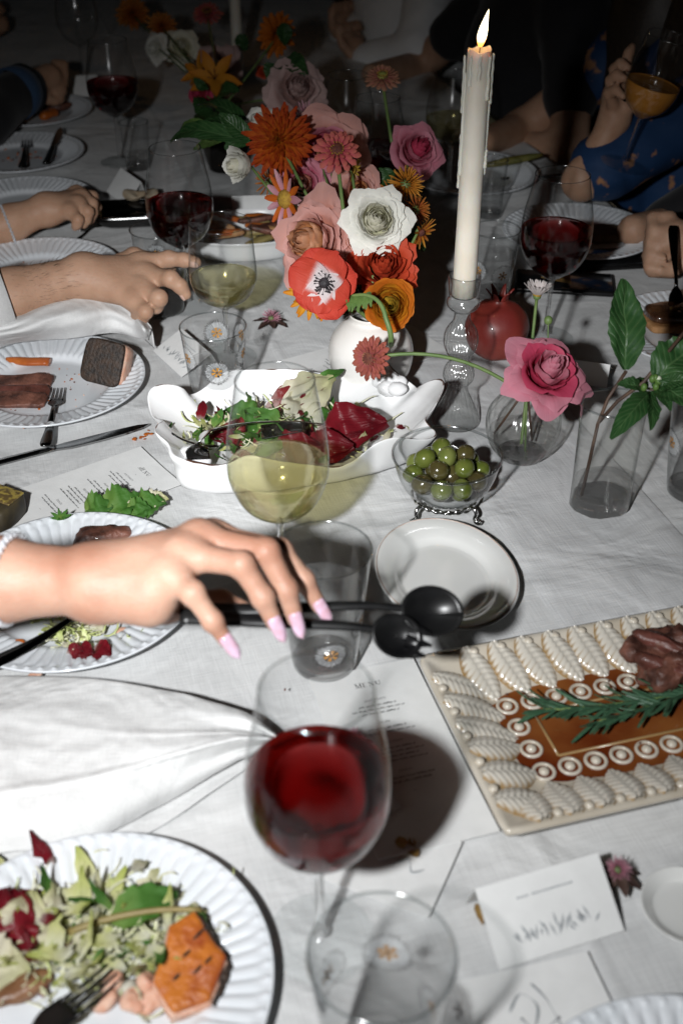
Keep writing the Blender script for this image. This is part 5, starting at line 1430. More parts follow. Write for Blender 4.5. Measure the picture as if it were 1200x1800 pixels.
# ---- leafy twig in the six-sided vase
t = thing('leafy_twig', 'dark twig with large green serrated leaves in the six-sided vase', 'foliage', Vector((HV.x, HV.y, .125))); t.rotation_mode = 'QUATERNION'
tw = lambda pts, r: obj('twig', mesh('twig', *g_tube([Vector(p) - t.location for p in pts], r, 8)[:2], m_wood_stem), t)
tw([Vector((HV.x - .022, HV.y - .004, .02)), Q(1050, 745, 1.20), Q(1068, 700, 1.19), Q(1100, 652, 1.18)], .0019)
tw([Q(1052, 742, 1.205), Q(1085, 705, 1.18), Q(1130, 672, 1.16), Q(1205, 580, 1.15)], .0019)
tw([Q(1130, 680, 1.17), Q(1160, 690, 1.16)], .0014)
for b_, t_, w, n_, bd in (((1098, 650, 1.18), (1094, 490, 1.20), .040, (.15, -.95, .25), .03), ((1150, 668, 1.15), (1232, 600, 1.16), .046, (-.2, -.5, .8), .08), ((1132, 686, 1.165), (1084, 676, 1.15), .018, (0, -.4, .9), .12),
                      ((1140, 690, 1.16), (1072, 772, 1.12), .024, (-.3, -.8, .5), .10), ((1142, 688, 1.16), (1142, 756, 1.12), .017, (.1, -.95, .3), .06), ((1150, 684, 1.155), (1222, 716, 1.12), .03, (.2, -.6, .7), .1),
                      ((1146, 680, 1.16), (1190, 648, 1.15), .02, (0, -.5, .8), .1), ((1136, 682, 1.165), (1105, 668, 1.2), .014, (0, -.3, .9), .1), ((1160, 680, 1.15), (1212, 668, 1.13), .022, (0, -.4, .9), .1), ((1155, 690, 1.15), (1178, 722, 1.12), .014, (0, -.7, .6), .1)):
    leafsheet(t, Q(*b_), Q(*t_), w, m_leaf, n_, .22, bd, .05, 13, t.location)
m_budw = mat('white_bud', (.6, .62, .5), .5, (.5, .55, .4), 60)
for k in range(6):
    obj('bud', mesh('bud', *g_blob(.0035, .0035, .0045, n=8, m=6)[:2], m_leaf2 if k else m_budw), t, Q(1140 + rs.randint(-14, 30), 672 + rs.randint(-10, 14), 1.15) - t.location)

# ---- scattered little strawflowers with dark leaves on the cloth
def scatter_flower(label, px, py, z, dia, pm, d=None, leaves=7, lf=m_wood_stem):
    c = P(px, py, z); dd = (c - Vector((0, 0, CAMH))).length
    mm = mum(label, px, py, (CAMH - z) / (ST + (py - 900) / FPX * CT), dia, (0, .8, .5), pm, n=60, wid=.13, name='strawflower')
    R = PX(dia / 2, dd)
    for k in range(leaves):
        a = k * 2 * PI / leaves + .4
        tip = c + Vector((math.cos(a) * R * 1.7, math.sin(a) * R * 1.5, -z + .004 + .004 * (k % 2)))
        M_ = (Matrix.Translation(mm.location) @ mm.rotation_quaternion.to_matrix().to_4x4()).inverted()
        o = leafsheet(mm, c + Vector((0, 0, -R * .4)), tip, R * .7, lf, (0, 0, 1), .2, .05, .1, 5, (0, 0, 0), nu=4, nv=8)
        o.data.transform(M_)
m_dkleaf = mat('dark_dry_leaf', (.035, .018, .016), .7, (.06, .03, .02), 60)
scatter_flower('pink strawflower with dark leaves beside the near place card', 1087, 1528, .018, 52, pm_lil, lf=m_dkleaf)
scatter_flower('pink strawflower with dark leaves behind the left daisy tumbler', 476, 556, .016, 38, pm_lil, lf=m_dkleaf)
scatter_flower('small dark strawflower seen through the rim of the red wine glass', 622, 1296, .016, 44, pm_lil, lf=m_dkleaf)
scatter_flower('purple strawflower among scraps beside the dark tray', 240, 358, .016, 30, pm_lil, lf=m_dkleaf)
t = thing('loose_petals', 'rust brown petals caught under the folded card by the red wine', 'petals', P(722, 1488)); t.rotation_mode = 'QUATERNION'
for k in range(4):
    q = P(716 + rs.randint(-10, 14), 1490 + rs.randint(-8, 10), .004)
    leafsheet(t, q, q + Vector((rs.uniform(-.01, .012), rs.uniform(-.012, .012), .003)), .010, m_crumb, (0, 0, 1), loc=t.location, nu=4, nv=6, serr=0)
q = P(838, 1607, .004); t = thing('loose_petal', 'small rust petal left of the near place card', 'petal', q); t.rotation_mode = 'QUATERNION'
leafsheet(t, q + Vector((0, .009, 0)), q + Vector((.003, -.009, 0)), .006, m_crumb, (0, -.3, 1), loc=q, nu=4, nv=6, serr=0)

# ---- pomegranate
c = P(868, 632); m_pom = mat('pomegranate_skin', (.15, .016, .014), .42, (.22, .035, .022), 14, bump=.15, bs=90, coat=.15)
t = thing('pomegranate', 'dark red pomegranate right of the candlestick', 'fruit', (c.x, c.y, .003)); t.scale = (1.12,) * 3
pts = smooth_prof([(0, .002), (.012, .0025), (.028, .012), (.0375, .034), (.035, .053), (.024, .067), (.013, .073), (.010, .077)], 5)
obj('fruit_body', mesh('fruit_body', *g_lathe([(max(r, 0), z) for r, z in pts], 48, lambda r, z, a, s: (r * (1 + .025 * math.sin(6 * a + 1) + .02 * nz(math.cos(a) * 2, math.sin(a) * 2, z * 30)), z))[:2], m_pom), t)
for k in range(6):
    a = k * PI / 3
    V, Fc, U = g_grid(lambda u, v: ((.010 + .007 * v * v) * math.cos(a + (u - .5) * 1.0 * (1 - v * .9)), (.010 + .007 * v * v) * math.sin(a + (u - .5) * 1.0 * (1 - v * .9)), .076 + .013 * v), 4, 5)
    mod_solid(obj('crown_point', mesh('crown_point', V, Fc, m_pom), t), .0014)
# ------------------------------------------------------------------ napkins
def napkin(label, top, bot, ztop, zbot, bulge, fold, nu=110, nv=70, seed=0, tip=(1.0, .5)):
    """cloth patch between two pixel curves laid over the table; z from the profile, folds converge on the tip"""
    tp = smooth_prof(top, 8); bt = smooth_prof(bot, 8)
    def samp(c, u):
        x = u * (len(c) - 1); i = min(int(x), len(c) - 2); k = x - i
        return (c[i][0] * (1 - k) + c[i + 1][0] * k, c[i][1] * (1 - k) + c[i + 1][1] * k)
    o0 = P(top[0][0], top[0][1])
    def f(u, v):
        a, b = samp(bt, u), samp(tp, u)
        px, py = a[0] * (1 - v) + b[0] * v, a[1] * (1 - v) + b[1] * v
        z = zbot * (1 - v) + ztop * v + bulge(u, v)
        z += fold(u, v)
        z = max(z, .004)
        p = P(px, py, z)
        return p - o0
    V, Fc, U = g_grid(f, nu, nv)
    # cloth falls away behind its top edge and under its front edge
    w = nu + 1; n0 = len(V)
    for k, (dy, dzf) in enumerate(((.006, .75), (.010, .3))):
        for i in range(w):
            x, y, z = V[nv * w + i]; V.append((x, y + dy, max((z + o0.z) * dzf, .003) - o0.z)); U.append((i / nu, 1))
    for i in range(nu):
        Fc.append((nv * w + i, nv * w + i + 1, n0 + i + 1, n0 + i)); Fc.append((n0 + i, n0 + i + 1, n0 + w + i + 1, n0 + w + i))
    V = [(x, y, z - .0028 * abs(nz(x * 16 + seed, y * 22, 3)) - .0012 * abs(nz(x * 45, y * 60, 5)) if i < n0 else z) for i, (x, y, z) in enumerate(V)]
    o = obj('napkin', mesh('napkin', V, Fc, m_napkin, True, U), None, o0); mod_solid(o, .0022, 0); mod_sub(o, 1)
    tag(o, label, 'napkin', 'white cotton napkins')
    return o
def b1(u, v): return (.026 * math.sin(PI * min(1, v * .9 + .06)) ** .8) * (1 - .55 * max(0, u - .55) / .45)
def f1(u, v):
    k = max(0, u - .45) / .55
    return .0062 * k * math.sin((v - .5) * 15 + 2.0 * u) * (1 - .4 * k) + .0022 * math.exp(-((v - .30 - .25 * u) / .02) ** 2) + .0020 * math.exp(-((v - .78 + .2 * u) / .018) ** 2) * u + .003 * math.sin(u * 7 + 3 * v) * (1 - k) + .003 * nz(u * 4, v * 3, 2) + .005 * k * math.exp(-((v - .52) / .10) ** 2)
napkin('large crumpled white napkin in the lower left, its pinched tip pointing right', [(-160, 1188), (0, 1188), (130, 1190), (240, 1203), (350, 1226), (430, 1252), (486, 1290)], [(-160, 1540), (0, 1500), (90, 1492), (170, 1470), (300, 1405), (400, 1345), (486, 1304)], .030, .006, b1, f1)
napkin('flat lower fold of white napkin showing under the large crumpled one', [(-60, 1440), (100, 1420), (240, 1375), (330, 1340), (430, 1318)], [(-60, 1545), (60, 1530), (170, 1506), (300, 1440), (440, 1342)], .008, .003, lambda u, v: 0, lambda u, v: .0012 * nz(u * 5, v * 3), seed=3)
def b2(u, v): return .030 * math.sin(PI * min(1, .75 * v + .1)) * math.sin(PI * min(1, u * .85 + .12)) ** .6
def f2(u, v): return .006 * math.sin(u * 9 - 4 * v) * v + .006 * nz(u * 5, v * 4, 8) + (.010 * math.exp(-((u - .86) / .05) ** 2) * math.exp(-((v - .3) / .3) ** 2))
napkin('white napkin heaped over the edge of the salmon plate beside the hairy forearm', [(-120, 585), (-40, 572), (30, 552), (90, 520), (150, 489), (205, 503), (243, 548), (266, 574)], [(-120, 630), (0, 606), (60, 598), (130, 592), (200, 584), (235, 590), (258, 596), (262, 592)], .058, .024, b2, f2)

# ------------------------------------------------------------------ food
m_salmon = mat('cooked_salmon', (.60, .30, .20), .5, (.68, .45, .34), 120, bump=.5, bs=180, sss=.1)
m_salmonskin = mat('black_salmon_skin', (.010, .006, .004), .6, (.040, .020, .010), 150, bump=.9, bs=260)
m_carrot = mat('roast_carrot', (.52, .14, .02), .35, (.40, .09, .015), 60, coat=.3)
m_meat = mat('roast_meat', (.035, .012, .008), .5, (.19, .075, .05), 55, bump=1.0, bs=190, coat=.08, det=8)
m_meat2 = mat('roast_meat_pink', (.15, .05, .038), .4, (.07, .024, .016), 70, bump=.9, bs=170, coat=.08, det=8)
m_radic = petal_mat('radicchio', (.56, .46, .42), (.21, .012, .02), (.13, .007, .013), pos=(0, .26, 1), vein=1.0, var=.3, rough=.3)
m_radicw = petal_mat('endive', (.70, .68, .58), (.66, .62, .46), (.50, .50, .24), vein=.5)
m_frisee = mat('frisee', (.60, .60, .36), .5, (.72, .71, .56), 60)
m_frisee2 = mat('frisee_green', (.38, .45, .13), .5, (.55, .58, .28), 60)
m_greens = petal_mat('salad_green', (.18, .28, .06), (.07, .19, .03), (.05, .15, .025), vein=.6)
m_rosy = mat('rosemary_needle', (.030, .085, .045), .45, (.06, .13, .07), 200)
m_ora = mat('orange_salmon_skin', (.50, .15, .018), .42, (.30, .055, .010), 70, bump=.9, bs=170, coat=.2, ramp=(.42, .72), det=8)
m_toast = mat('toast', (.30, .14, .05), .7, (.42, .22, .09), 90, bump=.8, bs=200)
m_glaze = mat('dark_caramel', (.035, .014, .008), .22, (.10, .045, .02), 70, coat=.5, bump=.3, bs=90)
def food(name, label, cat, loc, rot=(0, 0, 0)): 
    return thing(name, label, cat, loc, rot=rot)
def slab(t, name, poly, h, m, loc=(0, 0, 0), rot=(0, 0, 0), amp=.0015, fs=90, seed=0, n=60):
    """irregular cut slab: outline polygon, height h"""
    P2 = [Vector((p[0], p[1])) for p in poly]; seg = [(P2[i], P2[(i + 1) % len(P2)]) for i in range(len(P2))]
    tot = sum((b - a).length for a, b in seg); pts = []
    for i in range(n):
        s = tot * i / n
        for a, b in seg:
            l = (b - a).length
            if s <= l: pts.append(a.lerp(b, s / l)); break
            s -= l
    c = sum(P2, Vector((0, 0))) / len(P2)
    V = []; Fc = []; U = []
    rows = [(0, 0), (.6, 0), (.95, 0), (1, .12), (1.0, .5), (.985, .85), (.93, .98), (.75, 1.0), (.5, 1.0), (.25, 1.0), (0, 1.0)]
    for j, (k, z) in enumerate(rows):
        for i, p in enumerate(pts):
            q = c + (p - c) * k; v = Vector((q.x, q.y, z * h)); d = fbm(v + Vector((seed, seed, 0)), fs, 4)
            V.append((v.x + amp * d * k, v.y + amp * d * k, v.z + amp * 1.2 * d * (z > .1))); U.append((i / n, j / 10))
    for j in range(len(rows) - 1):
        for i in range(n): Fc.append((j * n + i, j * n + (i + 1) % n, (j + 1) * n + (i + 1) % n, (j + 1) * n + i))
    return obj(name, mesh(name, V, Fc, m, True, U), t, loc, rot)
def crumbs(label, c, n, sp, mats, size=.002, z=.0055, name='crumbs', flat=.6):
    b = MB(); r = random.Random(n)
    fi = []
    for k in range(n):
        s = size * r.uniform(.4, 1.3); V, Fc, U = g_blob(s, s * r.uniform(.5, 1), s * flat, 2.5, s * .3, 300, k, 7, 5)
        b.add(V, Fc, U, Matrix.Translation((r.gauss(0, sp[0]), r.gauss(0, sp[1]), z)) @ Matrix.Rotation(r.uniform(0, 6), 4, 'Z')); fi += [k % len(mats)] * len(Fc)
    me = b.mesh(name, mats); me.polygons.foreach_set('material_index', fi)
    o = obj(name, me, None, c); o['kind'] = 'stuff'; tag(o, label, 'crumbs')
    return o
def frisee(label, c, n, sp, mats, z0=.006, h=.014, name='shredded_salad', L=(.010, .026), rad=.0011):
    b = MB(); r = random.Random(n + 1); fi = []
    for k in range(n):
        x, y = r.gauss(0, sp[0]), r.gauss(0, sp[1]); z = z0 + abs(r.gauss(0, h)) * .7
        a = r.uniform(0, 6.3); l = r.uniform(*L); cv = r.uniform(-3, 3); pts = []; q = Vector((x, y, z)); el = r.uniform(-.4, .5)
        for j in range(6):
            pts.append(tuple(q)); q = q + Vector((math.cos(a), math.sin(a), math.sin(el + j * .5) * .6)) * (l / 5); a += cv / 5; q.z = max(q.z, z0)
        V, Fc, U = g_tube(pts, [(rad * (1.4 - .8 * abs(j - 2) / 3), rad * .45) for j in range(6)], 5); b.add(V, Fc); fi += [k % len(mats)] * len(Fc)
    me = b.mesh(name, mats); me.polygons.foreach_set('material_index', fi)
    o = obj(name, me, None, c); o['kind'] = 'stuff'; tag(o, label, 'salad')
    return o
def ragged_bits(label, c, n, sp, mats, z0=.007, h=.012, size=(.008, .018), name='torn_leaves'):
    b = MB(); r = random.Random(n + 7); fi = []
    for k in range(n):
        L_ = r.uniform(*size); w_ = L_ * r.uniform(.25, .6); sd = r.uniform(0, 60); cv = r.uniform(-.5, .8)
        V, Fc, U = g_grid(lambda u, v: ((u - .5) * w_ * (1 + .9 * nz(v * 7 + sd, u * 3)) * math.sin(PI * min(1, .15 + .8 * v)), L_ * v + .2 * w_ * nz(u * 6, sd), cv * L_ * v * v + .35 * w_ * nz(u * 3 + sd, v * 4)), 4, 6)
        M = Matrix.Translation((r.gauss(0, sp[0]), r.gauss(0, sp[1]), z0 + abs(r.gauss(0, h)))) @ Matrix.Rotation(r.uniform(0, 6.3), 4, 'Z') @ Matrix.Rotation(r.uniform(-.4, .7), 4, 'X') @ Matrix.Rotation(r.uniform(-.6, .6), 4, 'Y')
        b.add(V, Fc, U, M); fi += [k % len(mats)] * len(Fc)
    me = b.mesh(name, mats); me.polygons.foreach_set('material_index', fi)
    o = obj(name, me, None, c); o['kind'] = 'stuff'; tag(o, label, 'salad')
    return o
m_palel = petal_mat('pale_frisee_leaf', (.68, .67, .56), (.62, .62, .30), (.44, .50, .11), vein=.7, rough=.35)
def leafpiece(name, label, cat, base, tip, wid, m, n=(0, -.4, .9), **k):
    base = Vector(base); t = thing(name, label, cat, base)
    leafsheet(t, base, tip, wid, m, n, loc=base, **k)
    return t
def chunk(t, name, s, loc, m, pw=4, amp=.0015, rot=(0, 0, 0), seed=0, fs=60, n=24, mm=14):
    return obj(name, mesh(name, *g_blob(s[0], s[1], s[2], pw, amp, fs, seed, n, mm)[:2], m), t, loc, rot)
FZ = .0062
# salmon plate
c = P(190, 640, .030)
t = food('salmon_piece', 'chunk of salmon with black crisp skin standing on the plate', 'salmon', (c.x, c.y, .032), (R_(-28), R_(8), R_(-14)))
chunk(t, 'flesh', (.026, .017, .028), (.002, .004, 0), m_salmon, 6, .0016, seed=2)
chunk(t, 'skin', (.0265, .004, .0285), (-.001, -.0155, .0005), m_salmonskin, 6, .0014, seed=5)
c = P(52, 642, FZ); t = food('carrot_piece', 'glazed halved roast carrot on the salmon plate', 'carrot', (c.x, c.y, .012), (0, 0, R_(-4)))
V, Fc, U = g_tube([(-.03 + .058 * k / 9, .001 * math.sin(k), 0) for k in range(10)], [(.0015 + .0075 * min(1, (k + .6) / 4) - .0005 * k / 9, .0048) for k in range(10)], 14, up=(0, 0, 1))
obj('carrot_body', mesh('carrot_body', V, Fc, m_carrot), t)
for k, (px, py, rz) in enumerate(((40, 672, .08), (34, 690, .02), (30, 702, -.02))):
    c = P(px, py, .012); t = food('meat_slice', ('dark crusted meat slice nearest the carrot', 'middle slice of pink meat on the salmon plate', 'front slice of glistening meat on the salmon plate')[k], 'meat', (c.x - .012, c.y, .0125 - .001 * k), (R_(20), 0, rz))
    chunk(t, 'slice', (.050, .0115, .0048), (0, 0, 0), m_meat if k != 1 else m_meat2, 6, .0040, seed=k * 3 + 1, fs=110, n=48, mm=16)
crumbs('crumbs and sauce specks scattered on the salmon plate', (PL_C.x + .01, PL_C.y - .01, 0), 60, (.035, .035), [m_carrot, m_meat, m_salmon], .0016)
# sauce splash on the menu edge
crumbs('orange sauce splashes on the cloth by the menu corner', P(252, 768, .0), 14, (.006, .005), [m_carrot], .0028, .0012, name='sauce_splashes', flat=.15)
# plate under the arm
c = P(190, 946, .012); t = food('meat_piece', 'charred meat piece behind the fair arm', 'meat', (c.x - .005, c.y, .014), (0, 0, R_(12)))
chunk(t, 'meat_body', (.030, .012, .010), (0, 0, 0), m_meat, 3, .004, seed=8, fs=70)
ragged_bits('torn pale leaves left under the fair wrist', (PL_B.x + .02, PL_B.y - .05, 0), 60, (.020, .014), [m_palel, m_radicw, m_frisee2], h=.005)
frisee('pale shredded salad left under the fair wrist', (PL_B.x + .012, PL_B.y - .055, 0), 70, (.020, .014), [m_frisee, m_frisee2], FZ, .006)
for k, (px, py, w, dx, dy) in enumerate(((135, 1150, .022, .018, -.010), (160, 1150, .026, .022, -.014), (120, 1158, .018, .016, .004))):
    q = P(px, py, .010); leafpiece('radicchio_piece', ('dark red radicchio scrap on the left beside the fork', 'largest dark red radicchio scrap below the fork', 'small red radicchio scrap near the plate middle')[k], 'radicchio', q + Vector((0, 0, .002)), q + Vector((dx, dy, .008)), w, m_radic, (.1 * k, -.3, .9), serr=.03, ns=5, bend=.15)
for k, (px, py) in enumerate(((30, 1132), (62, 1188), (110, 1080), (215, 1110), (250, 1118), (135, 1140))):
    q = P(px, py, .0075); t = food('salmon_flake', ('orange flake at the left edge by the fork handle', 'pink flake at the napkin edge', 'flake hidden just under the wrist', 'pink salmon flake beside the shredded salad', 'small pink flake near the plate rim', 'orange flake touching the fork tines')[k], 'salmon', q, (0, 0, k))
    chunk(t, 'flake', (.007, .005, .003), (0, 0, 0), m_salmon if k % 2 else m_carrot, 3, .0015, seed=k)
# lettuce on the menu
for k, (b_, t_, w, m_) in enumerate((((150, 898), (200, 892), .03, m_greens), ((180, 900), (255, 878), .036, m_greens), ((240, 896), (292, 884), .03, m_greens), ((196, 888), (246, 872), .022, m_radicw), ((262, 886), (296, 876), .022, m_radicw), ((225, 904), (268, 896), .026, m_greens))):
    q0, q1 = P(b_[0], b_[1], .006), P(t_[0], t_[1], .014)
    leafpiece('lettuce_leaf', ('leftmost green lettuce scrap behind the plate rim', 'broad green lettuce leaf on the menu', 'rightmost green lettuce leaf by the knuckles', 'pale lettuce rib on top of the heap', 'pale lettuce tip at the right end of the heap', 'front green lettuce leaf against the plate rim')[k], 'lettuce', q0, q1, w, m_, (random.uniform(-.3, .3), -.5, .8), serr=.18, ns=7, bend=.2, fold=.35, rag=.3)
q = P(108, 912, .022); t = thing('herb_sprig', 'tiny green herb sprig on the rim behind the bracelet arm', 'herb', q)
for k in range(7): leafsheet(t, q, q + Vector((.012 * math.cos(k * .9), .006 * math.sin(k * .9), .006 + .004 * math.sin(k))), .004, m_greens, (0, -.6, .6), loc=q, nu=2, nv=6)

# near salad plate
A0 = Vector((PL_A.x, PL_A.y, 0))
c = P(190, 1655, FZ)
ragged_bits('torn pale frisee leaves heaped on the near plate', (c.x, c.y, 0), 105, (.030, .018), [m_palel, m_palel, m_radicw, m_palel, m_greens], h=.009, size=(.014, .032))
frisee('heap of pale frisee on the near plate', (c.x, c.y, 0), 420, (.030, .019), [m_frisee, m_frisee2, m_frisee, m_frisee], FZ, .008, rad=.0008)
c = P(50, 1640, FZ); ragged_bits('torn pale leaves at the left edge of the near plate', (c.x, c.y, 0), 45, (.022, .022), [m_palel, m_radicw, m_palel, m_radic], size=(.014, .032))
frisee('paler frisee at the left edge of the near plate', (c.x, c.y, 0), 160, (.022, .024), [m_frisee, m_frisee, m_frisee2], FZ, .008, rad=.0008)
q0, q1 = P(195, 1622, .022), P(312, 1570, .026)
leafpiece('rocket_leaf', 'dark green leaf lying across the near salad', 'leaf', q0, q1, .030, m_greens, (0, -.2, 1), serr=.10, ns=4, bend=.12, fold=.2)
t = thing('chard_stalk', 'long olive brown stalk lying over the green leaf', 'stalk', P(230, 1610, .03))
V, Fc, U = g_tube([Vector(p) - t.location for p in bez(P(118, 1640, .022), P(240, 1590, .036), P(354, 1600, .028), 14)], [.0028 - .0008 * k / 14 for k in range(15)], 8)
m_olst = mat('olive_stem', (.20, .15, .05), .5, (.30, .24, .09), 40); obj('stem', mesh('stem', V, Fc, m_olst), t)
for k, (b_, t_, w, m_, zz) in enumerate((((-10, 1700), (20, 1560), .05, m_radic, .03), ((30, 1660), (60, 1565), .034, m_radicw, .03), ((20, 1640), (62, 1690), .026, m_radic, .02), ((92, 1690), (128, 1655), .016, m_radic, .018), ((60, 1740), (84, 1722), .014, m_radic, .012), ((-20, 1690), (50, 1720), .045, m_radicw, .016), ((60, 1620), (110, 1680), .03, m_radicw, .018))):
    q0, q1 = P(b_[0], b_[1], .008), P(t_[0], t_[1], zz)
    leafpiece('radicchio_leaf', ('large red and yellow radicchio leaf at the bottom left edge', 'pale upright radicchio rib at the bottom left', 'crimson radicchio scrap beside the pale rib', 'small dark red square in the frisee', 'tiny red scrap low in the near salad', 'broad pale endive leaf at the left edge of the near plate', 'pale endive curl under the olive stem')[k], 'radicchio', q0, q1, w, m_, (.2, -.6, .7), serr=.04, ns=5, bend=.18, fold=.3, rag=.25)
c = P(335, 1705, .010); t = food('salmon_fillet', 'orange salmon piece with seared flecks on the near plate', 'salmon', (c.x, c.y, .010), (R_(14), R_(5), 0))
pg = [P(a_, b_, .02) - P(335, 1705, .02) for a_, b_ in ((296, 1652), (345, 1624), (368, 1660), (402, 1698), (372, 1770), (300, 1796), (266, 1742), (288, 1690))]
slab(t, 'flesh', pg, .015, m_salmon, amp=.0016, seed=3)
slab(t, 'glazed_top', [(p.x * .95, p.y * .95) for p in pg], .006, m_ora, (0, .001, .0125), amp=.0012, seed=3, fs=60)
slab(t, 'dark_edge', [(p[0] + .0035, p[1] - .001) for p in pg[1:5]] + [(p[0] * .9, p[1] * .9) for p in pg[4:0:-1]], .012, m_salmonskin, (.0005, 0, .0005), amp=.002, seed=5)
for k, (x, y, l) in enumerate(((.004, .018, .006), (-.003, .004, .004), (.006, -.006, .005), (.012, .0, .004), (-.008, -.012, .0035))):
    chunk(t, 'seared_fleck', (.0012, l, .0008), (x, y, .0192), m_salmonskin, 2, 0, (0, 0, -.7), k, n=8, mm=6)
c = P(215, 1735, .010)
for k in range(6):
    t = food('salmon_flake', ('pink flake heap, highest one', 'pink flake beside the black fork', 'pale flake under the fork neck', 'flake left of the orange salmon', 'grey flake touching the orange salmon', 'pink flake nearest the camera', 'flake at the left of the flake heap', 'small flake behind the fork', 'flake half under the orange salmon')[k] + ' on the near plate', 'salmon', (c.x + (k % 3 - 1) * .013 + rs.uniform(-.004, .004) + .006, c.y + (k // 3 - 1) * .011, .010 + .004 * (k % 2)), (rs.rand(), rs.rand(), rs.rand() * 3))
    chunk(t, 'flake', (.010, .007, .0048), (0, 0, 0), m_salmon if k != 4 else m_radicw, 3, .003, seed=k + 20, fs=90)
c = P(40, 1735, .012); t = food('mushroom_piece', 'browned mushroom slice at the lower left of the near plate', 'mushroom', (c.x, c.y, .012), (0, 0, .5))
chunk(t, 'slice', (.022, .008, .006), (0, 0, 0), mat('brown_mushroom', (.14, .06, .025), .4, (.24, .12, .06), 60, bump=.4), 2.5, .003, seed=30)

# ruffled dish salad
def dl(x, y, z): return D(x, y, z)
spec = [((.02, -.02, .02), (.10, -.035, .050), .058, m_radic, 'glossy crimson radicchio leaf at the right of the ruffled dish'), ((.0, -.05, .02), (.055, -.075, .045), .048, m_radic, 'crimson radicchio leaf against the near lip of the ruffled dish'), ((-.02, .03, .02), (.055, .060, .062), .055, m_radicw, 'pale endive leaf leaning at the back of the ruffled dish'),
        ((-.035, .035, .030), (.055, .070, .052), .034, m_radic, 'red leaf tip standing up at the back of the ruffled dish'), ((.0, .0, .02), (.03, .05, .05), .055, m_radicw, 'pale endive leaf in the middle of the ruffled dish'), ((-.06, .0, .018), (-.10, -.02, .045), .04, m_radic, 'red radicchio leaf at the left end of the ruffled dish'),
        ((-.04, .01, .02), (-.085, .035, .040), .05, m_greens, 'green salad leaf at the left of the ruffled dish'), ((-.02, -.01, .02), (-.06, .02, .05), .04, m_greens, 'green salad leaf behind the white wine glass'), ((-.05, -.02, .02), (-.01, -.045, .045), .045, m_greens, 'green salad leaf under the steel tongs'),
        ((.02, .055, .045), (.07, .080, .060), .016, m_greens, 'small rocket leaf against the back wall of the ruffled dish'), ((-.07, .015, .02), (-.11, .005, .042), .03, m_radicw, 'pale frilly leaf at the far left of the ruffled dish'), ((-.03, -.05, .018), (.02, -.06, .04), .05, m_radic, 'dark red leaf low in the ruffled dish')]
for b_, t_, w, m_, lb in spec: leafpiece('salad_leaf', lb, 'salad leaf', dl(*b_), dl(*t_), w, m_, (random.uniform(-.3, .3), -.6, .75), serr=.04, ns=6, bend=.2, fold=.3, rag=.25)
ragged_bits('torn salad leaves filling the left half of the ruffled dish', dl(-.05, .0, .012), 150, (.034, .020), [m_greens, m_greens, m_palel, m_radic], .010, .012, (.012, .028))
ragged_bits('torn salad leaves in the right half of the ruffled dish', dl(.035, -.005, .012), 90, (.032, .018), [m_radic, m_greens, m_radicw], .008, .010, (.012, .03))
frisee('frizzy greens filling the ruffled dish', dl(-.045, .005, .012), 160, (.035, .022), [m_frisee2, m_frisee, MATS['leaf_green']], .012, .016)
frisee('frizzy greens at the right of the ruffled dish', dl(.03, .0, .012), 160, (.035, .022), [m_frisee2, m_frisee], .008, .012)

# platter: roast meat and rosemary
q = P(1182, 1158, .032); t = food('roast_meat', 'torn piece of dark roast meat at the right of the platter', 'meat', q, (0, 0, PR))
chunk(t, 'roast', (.046, .030, .018), (.012, 0, 0), m_meat, 3, .016, seed=41, fs=46, n=72, mm=40)
chunk(t, 'pink_strip', (.040, .007, .010), (-.008, -.022, .006), m_meat2, 3, .004, (.4, .2, -.5), 42)
chunk(t, 'pink_strip', (.036, .007, .009), (-.006, -.004, .016), m_meat2, 3, .004, (.2, .1, -.75), 43)
chunk(t, 'crust', (.022, .011, .010), (-.030, .012, .008), m_meat, 3, .005, (.2, .5, .5), 44)
q = PLp(-.01, -.005, .014); t = thing('rosemary_sprig', 'fresh green rosemary sprig lying along the platter', 'rosemary', q, PR)
spine = bez((-.085, .022, .004), (-.01, .0, .010), (.12, .004, .006), 24)
obj('stalk', mesh('stalk', *g_tube(spine, .0012, 6)[:2], m_stem), t)
spine2 = bez((-.05, -.004, .004), (0, -.006, .012), (.07, .006, .008), 16)
obj('stalk', mesh('stalk', *g_tube(spine2, .001, 6)[:2], m_stem), t)
ndl = []
for q_ in range(3):
    V, Fc, U = g_grid(lambda u, v: ((u - .5) * .0034 * math.sin(PI * min(1, .12 + .8 * v)) ** .5, v * .028, .0011 * (1 - (2 * u - 1) ** 2) + (.003 * q_ - .002) * v * v), 3, 5); ndl.append(mesh('needle', V, Fc, m_rosy))
r = random.Random(9)
for sp_, cnt in ((spine, 84), (spine2, 46)):
    for k in range(cnt):
        s = (k + .5) / cnt; i = min(int(s * (len(sp_) - 1)), len(sp_) - 2); p = sp_[i].lerp(sp_[i + 1], s * (len(sp_) - 1) - i)
        d_ = (sp_[i + 1] - sp_[i]).normalized(); base = math.atan2(-d_.x, d_.y) + PI
        o = obj('needle', ndl[k % 3], t); o.location = p; o.rotation_mode = 'QUATERNION'
        side = r.choice((-1, 1)) * r.uniform(.25, .75)
        o.rotation_quaternion = Quaternion((0, 0, 1), base + side) @ Quaternion((1, 0, 0), r.uniform(-.12, .38)) @ Quaternion((0, 1, 0), r.uniform(-.6, .6))
        s_ = r.uniform(.7, 1.15); o.scale = (s_, s_, s_)
crumbs('specks of juice and crumbs on the rim of the platter', PLp(0, .03, 0), 24, (.09, .03), [m_meat], .0012, .0095)

